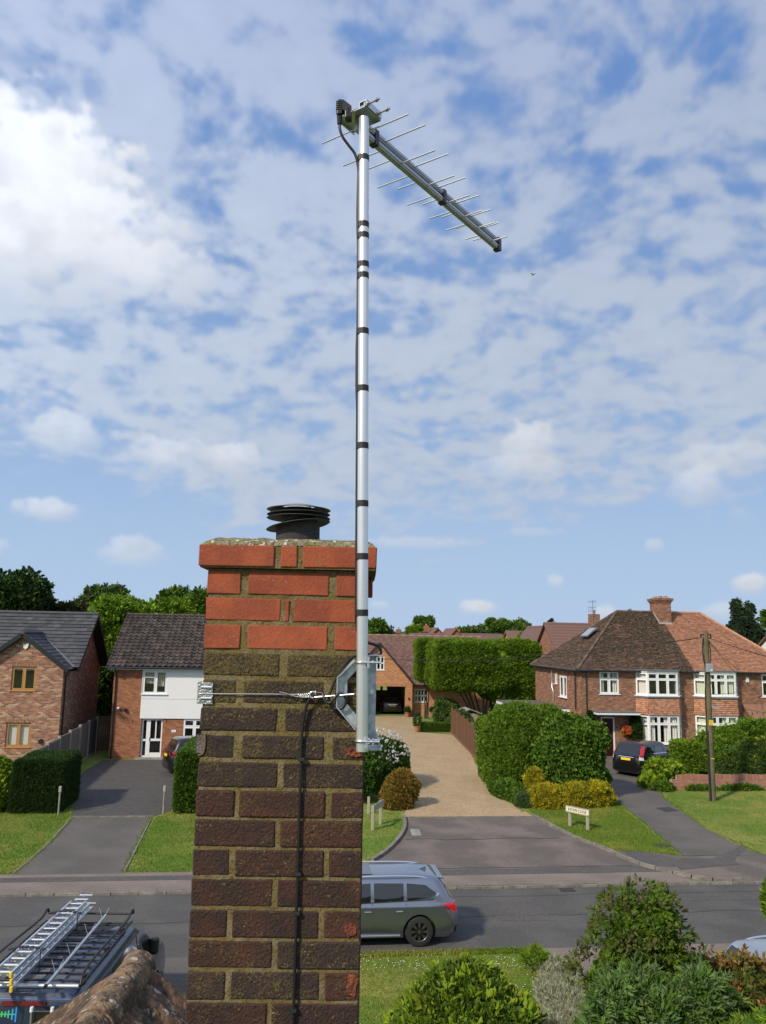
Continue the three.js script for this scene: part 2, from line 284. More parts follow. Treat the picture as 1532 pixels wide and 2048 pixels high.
// kerb stones: one by one where they can be told apart
const kerbMats = [0, 1, 2].map((i) => grain(1, 128, 30 + i, [.235, .21, .18].map((v) => v * (.85 + .15 * i)), [.15, .135, .11], { speck: .5 }));
function kerbRun(label, pts, h, w, len) {
  const t = thing('kerb', label, 'kerb', [pts[0][0], gy(pts[0][1] - .2), pts[0][1]]); t.userData.kind = 'structure'; delete t.userData.category;
  const c = new THREE.CatmullRomCurve3(pts.map(([x, z]) => new V3(x, 0, z)), false, 'centripetal'), L = c.getLength(), n = Math.max(1, Math.round(L / len));
  for (let i = 0; i < n; i++) {
    const a = c.getPointAt(i / n), b = c.getPointAt((i + 1) / n), d = b.clone().sub(a).normalize(), y = gy(Math.min(a.z, -24.06)), y2 = gy(Math.min(b.z, -24.06)), s = .012;
    const j = R(-.008, .008), g = bar([a.x + d.x * s, y + h / 2 - .1 + j, a.z + d.z * s], [b.x - d.x * s, y2 + h / 2 - .1 + j, b.z - d.z * s], w, h + .2);
    obj('kerb_stone', uvm(g), kerbMats[i % 3], t);
  }
  return t;
}
kerbRun('weathered kerb stones along the far side of the road by the forecourts', [[-12, -24.06], [-5, -24.06], [2.9, -24.06]], .016, .085, .75);
kerbRun('low worn kerb stones crossing the mouth of the side close', [[3, -24.06], [9, -24.06], [15, -24.06], [22, -24.06]], .016, .085, .7);
kerbRun('curved kerb beside the verge with the name sign', [[9.98, -32.3], [10.2, -30.8], [10.58, -29.1], [11.12, -27.6], [11.55, -26.0], [12.2, -24.95], [12.8, -24.3], [14.2, -24.14]], .10, .12, .6);
kerbRun('curved kerb at the corner below the orange shrub', [[4.78, -32.3], [4.58, -30.7], [4.1, -29.1], [3.5, -27.7], [2.95, -26.76]], .10, .12, .6);
kerbRun('thin pale edging between tarmac and block paving', [[-7.8, -32.7], [-4.8, -32.7]], .03, .1, .9);
kerbRun('thin pale edging between tarmac and gravel', [[4.85, -32.33], [9.95, -32.33]], .018, .06, .85);
kerbRun('narrow concrete edging beside the tarmac drive', [[-4.58, -26.05], [-4.70, -29], [-4.84, -32.5]], .03, .06, .9);
kerbRun('narrow concrete edging beside the grass verge and drive', [[-7.76, -26.05], [-7.66, -29.2], [-7.76, -32.5]], .03, .06, .9);
struct('iron_cover', drape([[15.62, -33.55], [16.3, -33.7], [16.45, -33.0], [15.75, -32.85]], .02), M([.06, .055, .05], .7, .3));
struct('iron_cover', drape([[13.05, -28.35], [13.55, -28.4], [13.6, -28.0], [13.1, -27.95]], .02), M([.06, .055, .05], .7, .3));
struct('concrete_cover', drape([[4.75, -30.6], [5.1, -30.6], [5.05, -29.7], [4.7, -29.7]], .014), mat.concrete);
// worn repairs, drain and tar seams on the road
struct('road_patch', drape([[5.6, -22.4], [7.1, -22.35], [7.15, -21.3], [5.7, -21.35]], .016), patchMat);
struct('road_patch', drape([[-1.2, -19.6], [4.6, -19.62], [4.6, -20.0], [-1.2, -20.05]], .016), patchMat);
struct('road_patch', drape([[10.5, -23.2], [14.2, -23.1], [14.2, -22.6], [10.5, -22.7]], .016), patchMat);
struct('drain_grate', drape([[8.1, -23.95], [8.55, -23.95], [8.55, -23.6], [8.1, -23.6]], .018), M([.05, .047, .043], .7, .3));
for (const [z, x0, x1, wv] of [[-21.75, -12, 20, .05], [-23.35, 2, 16, .03], [-25.92, 3.2, 11.4, .02], [-29.2, 4.4, 10.2, .06]]) { const a = [], b = []; for (let x = x0; x <= x1; x += .35) { const d = (vnoise(x * 1.7, z, 3) - .5) * wv * 4, w = .012 + .014 * vnoise(x * 3, z, 9); a.push([x, z + d - w]); b.unshift([x, z + d + w]); } struct('tar_seam', drape([...a, ...b], .0165), M([.05, .048, .046], .8)); }

// ---------------------------------------------------------------- plants
function leafShape(w, l, fold) { return triGeo([0, 0, 0, w, l * .45, fold, 0, l, 0, 0, 0, 0, 0, l, 0, -w, l * .45, fold]); }
function spray(n, seed, w = .28, l = 1, spread = 1) {        // a small twig of n leaves, about 1 unit long
  const r = mulberry(seed), out = [];
  for (let i = 0; i < n; i++) {
    const g = leafShape(w, l * (.55 + r() * .3), .08), q = new THREE.Quaternion().setFromEuler(new THREE.Euler((r() - .5) * 2 * spread, r() * 6.28, (r() - .5) * 2 * spread));
    g.applyQuaternion(q); g.translate((r() - .5) * .35 * spread, i / n * .45, (r() - .5) * .35 * spread); out.push(g);
  }
  return mergeGeometries(out);
}
const sprays = { leaf: spray(6, 1, .19, 1, 1), big: spray(4, 2, .34, 1.1, .9), fine: spray(7, 3, .10, .9, 1.2), needle: spray(8, 4, .09, 1, .7), tuft: spray(6, 5, .06, 1.3, .35), lance: spray(6, 6, .13, 1.15, .8), round: spray(6, 7, .36, .8, 1.1) };
const leafMat = M([1, 1, 1], .62, 0, { physical: true, transmission: .34, thickness: 0, specularIntensity: .35, side: THREE.DoubleSide });
const barkMat = grain(1, 256, 61, [.13, .10, .075], [.08, .065, .05], { speck: .5, bump: .02 });
function leaves(parent, name, kind, n, sample, size, cols, loose = .7) {
  const geo = sprays[kind], im = new THREE.InstancedMesh(geo, leafMat, n), q = new THREE.Quaternion(), q2 = new THREE.Quaternion(), m = new THREE.Matrix4(), Y = new V3(0, 1, 0), s = new V3(), p = new V3(), d = new V3(), c = new THREE.Color(), b = parent.base || [0, 0, 0];
  for (let i = 0; i < n; i++) {
    const o = sample(); p.set(o.p[0] - b[0], o.p[1] - b[1], o.p[2] - b[2]); d.set(o.n[0] + R(-loose, loose), o.n[1] + R(-loose * .7, loose * 1.1), o.n[2] + R(-loose, loose)).normalize();
    q.setFromUnitVectors(Y, d); q2.setFromAxisAngle(Y, R(0, 6.28)); q.multiply(q2); const k = size * R(.65, 1.3); s.set(k, k, k);
    im.setMatrixAt(i, m.compose(p, q, s));
    const a = cols[Math.floor(rnd() * cols.length)], v = R(.72, 1.25); im.setColorAt(i, c.setRGB(a[0] * v, a[1] * v * R(.93, 1.06), a[2] * v));
  }
  im.name = name; im.castShadow = im.receiveShadow = true; im.userData.kind = 'stuff'; parent.add(im); return im;
}
const bumpy = (p, f, a, s) => (noise3(p[0] * f, p[1] * f, p[2] * f, s) - .5) * 2 * a;
// a point on a rounded box: centre, half sizes
function boxSample(c, h, r, wob, depth, seed, bottom = false) {
  const A = [h[1] * h[2], h[0] * h[2], h[0] * h[1]], tot = 2 * A[0] + (bottom ? 2 : 1) * A[1] + 2 * A[2];
  return () => {
    let t = rnd() * tot, ax, sg = 1; const pick = (a, s) => { ax = a; sg = s; };
    if ((t -= A[0]) < 0) pick(0, 1); else if ((t -= A[0]) < 0) pick(0, -1); else if ((t -= A[1]) < 0) pick(1, 1); else if ((t -= A[2]) < 0) pick(2, 1); else if ((t -= A[2]) < 0) pick(2, -1); else pick(1, -1);
    const q = [0, 1, 2].map((i) => (i === ax ? sg * h[i] : R(-1, 1) * h[i]));
    const inner = q.map((v, i) => clamp(v, -(h[i] - r), h[i] - r)), d = q.map((v, i) => v - inner[i]), L = Math.hypot(...d) || 1, n = d.map((v) => v / L);
    const p0 = inner.map((v, i) => v + n[i] * r + c[i]), w = bumpy(p0, 1.1, wob, seed) - depth * Math.pow(rnd(), 2.2);
    return { p: p0.map((v, i) => v + n[i] * w), n };
  };
}
function blobSample(blobs, wob, depth, seed, low = -.5) {
  const A = blobs.map((b) => b[3] * b[4] + b[4] * b[5] + b[3] * b[5]), tot = A.reduce((a, b) => a + b);
  const sample = () => {
    let t = rnd() * tot, i = 0; while ((t -= A[i]) > 0 && i < blobs.length - 1) i++;
    const [x, y, z, rx, ry, rz] = blobs[i], u = R(low, 1), a = R(0, 6.283), s = Math.sqrt(1 - u * u), n = [Math.cos(a) * s, u, Math.sin(a) * s];
    const p0 = [x + n[0] * rx, y + n[1] * ry, z + n[2] * rz], w = 1 + (bumpy(p0, 1.4, wob, seed) - depth * Math.pow(rnd(), 1.8)) / Math.max(rx, ry, rz);
    return { p: [x + n[0] * rx * w, y + n[1] * ry * w, z + n[2] * rz * w], n: [n[0] / rx, n[1] / ry, n[2] / rz].map((v, k) => v * Math.min(rx, ry, rz)) };
  };
  return sample;
}
function blobCore(blobs, k, wob, seed) {
  return merge(blobs.map(([x, y, z, rx, ry, rz]) => { const g = new THREE.IcosahedronGeometry(1, 4), p = g.attributes.position; for (let i = 0; i < p.count; i++) { const n = [p.getX(i), p.getY(i), p.getZ(i)], w = k + bumpy([x + n[0] * rx, y + n[1] * ry, z + n[2] * rz], 1.4, wob, seed) / Math.max(rx, ry, rz); p.setXYZ(i, x + n[0] * rx * w, y + n[1] * ry * w, z + n[2] * rz * w); } const q = g.deleteAttribute('uv'); q.computeVertexNormals(); return q; }));
}
const coreMats = new Map();      // the leaves deep inside have the colour of those outside
const coreMat = (cols) => { const c = [0, 1, 2].map((k) => cols.reduce((t, v) => t + v[k], 0) / cols.length), key = c.map((v) => v.toFixed(3)).join(); if (!coreMats.has(key)) coreMats.set(key, M(c, 1)); return coreMats.get(key); };
// a clipped hedge: boxes [[cx,cy,cz],[hx,hy,hz]]
function hedge(name, label, cat, boxes, o) {
  const c0 = boxes[0][0], t = thing(name, label, cat, [c0[0], gy(c0[2]), c0[2]], 0, o.group);
  const core = boxes.map(([c, h]) => { const g = new RoundedBoxGeometry(h[0] * 2 - .3, h[1] * 2 - .3, h[2] * 2 - .3, 3, Math.min(o.r || .25, ...h.map((v) => v - .16))); g.translate(...c); return g; });
  obj('inner_growth', core, coreMat(o.cols), t);
  const tot = boxes.reduce((a, [, h]) => a + h[0] * h[1] + h[1] * h[2] + h[0] * h[2], 0);
  const ss = boxes.map(([c, h]) => [boxSample(c, h, o.r || .25, o.wob || .1, o.depth || .22, 5, o.bottom), (h[0] * h[1] + h[1] * h[2] + h[0] * h[2]) / tot]);
  leaves(t, 'leaves', o.kind || 'leaf', o.n, () => { let u = rnd(), i = 0; while ((u -= ss[i][1]) > 0 && i < ss.length - 1) i++; return ss[i][0](); }, o.size, o.cols);
  return t;
}
// uneven growth: smaller clumps pushed out of the main ones
function lumpy(blobs, k, f) { return blobs.concat(blobs.flatMap(([x, y, z, rx, ry, rz]) => Array.from({ length: k }, () => { const u = R(-.2, 1), a = R(0, 6.283), s = Math.sqrt(1 - u * u), q = R(.6, 1.15) * f, d = R(.78, 1.0); return [x + Math.cos(a) * s * rx * d, y + u * ry * d, z + Math.sin(a) * s * rz * d, rx * q, ry * q * R(.8, 1.2), rz * q]; }))); }
function shrub(name, label, cat, blobs, o) {
  if (o.lump !== 0) blobs = lumpy(blobs, o.lumps || 5, o.lump || .32);
  const b0 = blobs[0], t = thing(name, label, cat, [b0[0], gy(b0[2]), b0[2]], 0, o.group);
  if (o.core !== 0) obj('inner_growth', blobCore(blobs, o.core || .8, o.wob || .15, 7), coreMat(o.cols), t);
  leaves(t, 'leaves', o.kind || 'leaf', o.n, blobSample(blobs, o.wob || .15, o.depth || .35, 7, o.low), o.size, o.cols, o.loose);
  if (o.stems) obj('stem', o.stems.map(([a, b, r]) => rod(a, b, r, r * .6, 6)), barkMat, t);
  if (o.extra) for (const e of o.extra) leaves(t, e.name, e.kind, e.n, blobSample(e.blobs || blobs, o.wob || .15, e.depth || .08, 7, e.low ?? .1), e.size, e.cols);
  return t;
}
function tree(name, label, cat, [x, z], h, rad, o = {}) {
  const y = gy(z), t = thing(name, label, cat, [x, y, z], 0, o.group), r0 = mulberry(o.seed || 1), rr = (a, b) => a + (b - a) * r0();
  const tr = o.trunk || .22, top = y + h, low = y + h * (o.low || .3), geo = [rod([x, y - .1, z], [x + rr(-.3, .3), mix(low, top, .55), z], tr, tr * .35, 8)], cl = [];
  const n = o.clumps || 16;
  for (let i = 0; i < n; i++) {
    const f = (i + .5) / n, yy = mix(low, top, Math.pow(f, .8)), prof = o.cone ? (1 - f) * .95 + .12 : Math.sqrt(Math.max(.06, 1 - Math.pow((f - .42) / .62, 2))), a = i * 2.4 + rr(-.5, .5), d = rad * prof * rr(.35, .8), s = (o.clump || .42) * rad * rr(.7, 1.15) * (o.cone ? .5 + prof * .5 : 1);
    cl.push([x + Math.cos(a) * d, Math.min(yy, top - s * .6), z + Math.sin(a) * d, s, s * rr(.6, .85), s]);
    if (i % 2 === 0) geo.push(rod([x, mix(low, yy, .3), z], [x + Math.cos(a) * d * .85, yy, z + Math.sin(a) * d * .85], tr * .4, .03, 5));
  }
  obj('trunk', uvm(merge(geo)), barkMat, t);
  obj('inner_growth', blobCore(cl, .55, .2, o.seed || 1), coreMat(o.cols), t);
  const smp = blobSample(cl, .35, rad * .22, o.seed || 1, -.8);
  leaves(t, 'crown', o.kind || 'leaf', o.n, smp, o.size, o.cols);
  return t;
}

// ---------------------------------------------------------------- roofs, walls and windows
// tiles laid on a slope: O eave corner, U along the eave, S up the slope (unit), lu/ls extents, span(s) -> [u0,u1] clips hips and valleys
function tileCourse(O, U, S, ls, span, o) {
  const N = new V3().crossVectors(U, S).normalize(); if (N.y < 0) N.negate();
  const pos = [], col = [], r = mulberry(o.seed || 5), n = Math.ceil(ls / o.gauge), prof = o.roll ? [[0, 0], [.12, .9], [.3, 1], [.45, .35], [.62, 0], [1, 0]] : [[0, 0], [1, 0]];
  const P = (u, s, h) => { const v = O.clone().addScaledVector(U, u).addScaledVector(S, s).addScaledVector(N, h); return [v.x, v.y, v.z]; };
  const quad = (a, b, c, d, k) => { pos.push(...a, ...b, ...c, ...a, ...c, ...d); for (let i = 0; i < 6; i++) col.push(...k); };
  for (let j = 0; j < n; j++) {
    const s0 = j * o.gauge, s1 = Math.min(ls, s0 + o.gauge + (o.lap || .04)), [a0, b0] = span(s0), [a1, b1] = span(Math.min(ls, s0 + o.gauge)), a = Math.max(Math.min(a0, a1), o.min ?? -1e9), b = Math.max(b0, b1);
    const off = (j & 1 && !o.straight ? .5 : 0) * o.w;
    for (let u = Math.floor(a / o.w) * o.w - off; u < b; u += o.w) {
      const mid = (s0 + Math.min(ls, s0 + o.gauge)) / 2, [ma, mb] = span(mid); let x0 = Math.max(u, ma), x1 = Math.min(u + o.w, mb) - .004; if (x1 - x0 < .02) continue;
      const k = o.color(r, u, s0), t = o.t || .016, lift = (o.lift || .03) * (.8 + r() * .4), hs = (h) => h * (o.roll || 0);
      for (let q = 0; q + 1 < prof.length; q++) {
        const p0 = prof[q], p1 = prof[q + 1], xa = mix(x0, x1, p0[0]), xb = mix(x0, x1, p1[0]), ha = hs(p0[1]), hb = hs(p1[1]);
        quad(P(xa, s0, lift + ha), P(xb, s0, lift + hb), P(xb, s1, hb * .9 + .002), P(xa, s1, ha * .9 + .002), k);
        quad(P(xa, s0, lift + ha - t - .012), P(xb, s0, lift + hb - t - .012), P(xb, s0, lift + hb), P(xa, s0, lift + ha), k);
      }
      quad(P(x0, s0, lift - t), P(x0, s0, lift), P(x0, s1, .002), P(x0, s1, -t), k); quad(P(x1, s0, lift), P(x1, s0, lift - t), P(x1, s1, -t), P(x1, s1, .002), k);
    }
  }
  return triGeo(pos, null, col);
}
const tileMat = M([1, 1, 1], .9, 0, { vertexColors: true, side: THREE.DoubleSide });
const pal = (list, v = .2) => (r) => { const c = list[Math.floor(r() * list.length)], k = 1 - v + r() * 2 * v; return c.map((x) => x * k); };
function ridgeTiles(parent, A, B, r, len, m) {     // half-round ridge or hip tiles, each its own part
  const a = new V3(...A), b = new V3(...B), L = a.distanceTo(b), n = Math.max(1, Math.round(L / len)), d = b.clone().sub(a).normalize();
  for (let i = 0; i < n; i++) { const p = a.clone().lerp(b, i / n), q = a.clone().lerp(b, (i + 1) / n - .006 / L * 1), g = rod([p.x, p.y, p.z], [q.x, q.y, q.z], r * 1.06, r * .97, 9); obj('ridge_tile', g, Array.isArray(m) ? m[i % m.length] : m, parent); }
}
// window part: p bottom corner of the opening (world), ang = direction of its width, frame flush at out
function makeWindow(parent, p, ang, w, h, o = {}) {
  const win = grp('window', parent), mt = o.mat || mat.whiteUpvc, f = o.f || .055, d = .06, mx = new THREE.Matrix4().makeRotationY(ang).setPosition(...p), T = (g) => g.applyMatrix4(mx);
  const cols = [0, ...(o.cols || []), 1].map((v) => v * w), rows = [0, ...(o.rows || []), 1].map((v) => v * h), fr = [];
  fr.push(box(0, f, 0, h, -d, 0), box(w - f, w, 0, h, -d, 0), box(f, w - f, 0, f, -d, 0), box(f, w - f, h - f, h, -d, 0));
  for (let i = 1; i + 1 < cols.length; i++) fr.push(box(cols[i] - f * .6, cols[i] + f * .6, f, h - f, -d, -.002));
  for (let j = 1; j + 1 < rows.length; j++) for (let i = 0; i + 1 < cols.length; i++) fr.push(box(cols[i] + (i ? f * .6 : f), cols[i + 1] - (i + 2 < cols.length ? f * .6 : f), rows[j] - f * .5, rows[j] + f * .5, -d, -.004));
  const sash = o.sash ?? .035;
  for (let i = 0; i + 1 < cols.length; i++) for (let j = 0; j + 1 < rows.length; j++) {
    const x0 = cols[i] + (i ? f * .6 : f), x1 = cols[i + 1] - (i + 2 < cols.length ? f * .6 : f), y0 = rows[j] + (j ? f * .5 : f), y1 = rows[j + 1] - (j + 2 < rows.length ? f * .5 : f);
    if (sash) fr.push(box(x0, x0 + sash, y0, y1, -.05, .006), box(x1 - sash, x1, y0, y1, -.05, .006), box(x0 + sash, x1 - sash, y0, y0 + sash, -.05, .006), box(x0 + sash, x1 - sash, y1 - sash, y1, -.05, .006));
    obj('pane', T(box(x0 + sash, x1 - sash, y0 + sash, y1 - sash, -.032, -.024)), mat.glass, win);
  }
  obj('frame', fr.map(T), mt, win);
  if (o.sill) obj('sill', T(rbox(-.06, w + .06, -.05, -.002, -.06, .10, .008)), o.sillMat || mt, win);
  for (const [a, b, ym] of o.curtain || []) {
    const n = 24, pos = [], q = (u, y) => [u, y, -.16 + .025 * Math.sin(u * 48)];
    for (let i = 0; i < n; i++) { const u0 = mix(a, b, i / n) * w, u1 = mix(a, b, (i + 1) / n) * w, y0 = (ym || 0) * h + .02, y1 = h - .02; pos.push(...q(u0, y0), ...q(u1, y0), ...q(u1, y1), ...q(u0, y0), ...q(u1, y1), ...q(u0, y1)); }
    obj('curtain', T(triGeo(pos)), o.curtainMat || mat.curtain, win).material.side = THREE.DoubleSide;
  }
  if (o.blind) obj('blind', Array.from({ length: 22 }, (_, i) => T(box(f, w - f, h * (.06 + .9 * i / 22), h * (.06 + .9 * i / 22) + h * .9 / 22 * .8, -.13, -.12))), mat.curtainWhite, win);
  if (o.room !== 0) { const D = o.room || 3, Z0 = o.roomFrom || -.30; obj('room', [box(-.5, w + .5, -.85, h + .25, -D - .02, -D), box(-.52, -.5, -.85, h + .25, -D, Z0), box(w + .5, w + .52, -.85, h + .25, -D, Z0), box(-.5, w + .5, h + .25, h + .27, -D, Z0)].map(T), mat.plaster, win); obj('floor', T(box(-.5, w + .5, -.87, -.85, -D, Z0)), mat.carpet, win); }
  return win;
}
const brickLeft = brickMat([[.33, .145, .085], [.38, .20, .125], [.27, .11, .068], [.42, .28, .19], [.20, .09, .065], [.36, .17, .10]], [.34, .28, .22], 101, .2);
const brickWhite = brickMat([[.31, .11, .045], [.37, .14, .055], [.25, .085, .038], [.33, .12, .055]], [.27, .21, .15], 113, .18);
const brickGarage = brickMat([[.50, .22, .10], [.46, .19, .085], [.54, .26, .12]], [.46, .34, .23], 127, .14);
const brickSemi = brickMat([[.26, .11, .06], [.31, .135, .072], [.20, .088, .055], [.34, .165, .09], [.22, .10, .066]], [.26, .21, .155], 139, .2);
const blackTrim = M([.016, .017, .02], .4);

// ---------------------------------------------------------------- brick house with slate-grey roof and projecting gable
{
  const t = thing('brick_house', 'mottled red brick house with dark grey tiled roof and oak framed windows in its gable', 'house', [-15.3, .6, -47]);
  const win1 = rect(-13.70, -12.52, 4.2, 5.38), win2 = rect(-13.74, -12.56, 1.44, 2.62), y0 = .3;
  const wl = obj('wall', uvm(prism([[-15.4, y0], [-11.2, y0], [-11.2, 5.3], [-13.3, 6.9], [-15.4, 5.3]], [win1, win2], -43.25, -43)), brickLeft, t);
  obj('wall', uvm(prismX([[-43.25, y0], [-51, y0], [-51, 5.45], [-47.4, 8.12], [-44, 5.45], [-43.25, 5.25]], [], -11.45, -11.2)), brickLeft, t);
  obj('wall', uvm(prism(rect(-24, -15.4, y0, 5.45), [], -44.25, -44)), brickLeft, t);
  for (const g of [prism(rect(-24, -11.45, y0, 5.45), [], -51, -50.75), prismX(rect(-44, -51, y0, 5.45), [], -24.2, -24)]) obj('wall', uvm(g), brickLeft, t);
  for (const [x0, x1, y] of [[-13.78, -12.42, 5.38], [-13.82, -12.46, 2.62]]) for (let i = 0, n = 18; i < n; i++) obj('soldier_brick', uvm(box(mix(x0, x1, i / n) + .005, mix(x0, x1, (i + 1) / n) - .005, y + .006, y + .22, -43.01, -42.988), 1, i * .3), brickLeft, wl);
  for (const [x, y, bl] of [[-13.70, 4.2, 0], [-13.74, 1.44, 1]]) makeWindow(t, [x, y, -43.06], 0, 1.18, 1.18, { mat: mat.oak, cols: [.5], f: .06, sill: true, sash: .045, blind: bl, curtain: bl ? null : [[.06, .94, .82]], curtainMat: mat.curtainWhite });
  const roof = grp('roof', t), slate = pal([[.060, .063, .072], [.075, .077, .085], [.050, .052, .060]], .18);
  const S = new V3(0, 2.7, -3.4).normalize(), ls = Math.hypot(2.75, 3.65);
  // front slope of the main roof, behind the gable wing's valley
  const deck = (q, m = blackTrim) => triGeo([0, 1, 2, 0, 2, 3].flatMap((i) => q[i]));
  obj('tiles', tileCourse(new V3(-24.5, 5.32, -43.78), new V3(1, 0, 0), S, ls, () => [0, 13.85], { w: .33, gauge: .30, t: .022, lift: .05, color: slate, seed: 3 }), tileMat, roof).userData.kind = 'stuff';
  const BS = new V3(0, 2.7, 3.4).normalize();
  obj('tiles', tileCourse(new V3(-24.5, 5.32, -51.02), new V3(1, 0, 0), BS, ls, () => [0, 13.85], { w: .33, gauge: .27, t: .02, color: slate, seed: 4 }), tileMat, roof).userData.kind = 'stuff';
  obj('deck', [deck([[-24.5, 5.28, -43.8], [-10.68, 5.28, -43.8], [-10.68, 8.16, -47.4], [-24.5, 8.16, -47.4]]), deck([[-24.5, 5.28, -51], [-10.68, 5.28, -51], [-10.68, 8.16, -47.4], [-24.5, 8.16, -47.4]])], blackTrim, roof);
  ridgeTiles(roof, [-24.5, 8.2, -47.4], [-10.66, 8.2, -47.4], .09, .45, M([.07, .072, .08], .8));
  const zv = (y) => -44 - (y - 5.5) / 2.7 * 3.4;
  for (const sd of [1, -1]) {          // wing slopes
    const ex = -13.26 + sd * 2.35, S2 = new V3(-sd * 2.35, 1.78, 0).normalize(), l2 = Math.hypot(2.35, 1.78), back = (s) => -zv(5.26 + s / l2 * 1.78) - 42.68;
    obj('tiles', tileCourse(new V3(ex, 5.26, -42.68), new V3(0, 0, -1), S2, l2, (s) => [0, Math.max(.4, back(s))], { w: .33, gauge: .27, t: .02, lift: .028, color: slate, seed: 7 }), tileMat, roof).userData.kind = 'stuff';
    obj('bargeboard', [bar([-13.26, 7.0, -42.7], [ex, 5.2, -42.7], .05, .20), bar([-13.26, 6.86, -42.9], [ex, 5.08, -42.9], .4, .02)], blackTrim, roof);
    obj('valley', bar([-13.26, 7.06, zv(7.06)], [ex + sd * .05, 5.36, -43.75], .14, .03), mat.lead, roof);
  }
  ridgeTiles(roof, [-13.26, 7.08, -42.66], [-13.26, 7.08, -45.9], .085, .45, M([.07, .072, .08], .8));
  obj('bargeboard', [bar([-10.67, 8.08, -47.4], [-10.67, 5.2, -43.75], .04, .20), bar([-10.67, 8.08, -47.4], [-10.67, 5.2, -51.05], .04, .20), bar([-10.94, 8.0, -47.4], [-10.94, 5.15, -43.8], .48, .02), bar([-10.94, 8.0, -47.4], [-10.94, 5.15, -51.05], .48, .02)], blackTrim, roof);
  obj('gutter', [rod([-11.05, 5.2, -42.8], [-11.05, 5.2, -44.0], .06, .06, 8)], blackTrim, t);
  obj('drainpipe', [tube([[-11.05, 5.2, -43.3], [-11.05, 5.05, -43.3], [-11.14, 4.9, -43.35], [-11.14, 4.7, -43.35]], .04, 12, 8), rod([-11.14, 4.7, -43.35], [-11.14, .6, -43.35], .04)], blackTrim, t);
  const al = obj('alarm_box', prism([[-13.27, 6.52], [-12.98, 6.52], [-13.02, 6.32], [-13.125, 6.24], [-13.23, 6.32]], [], -43, -42.93), mat.whiteUpvc, t);
  obj('vent_cover', rod([-12.02, 1.72, -43], [-12.02, 1.72, -42.9], .13, .11, 12), mat.black, t);
}

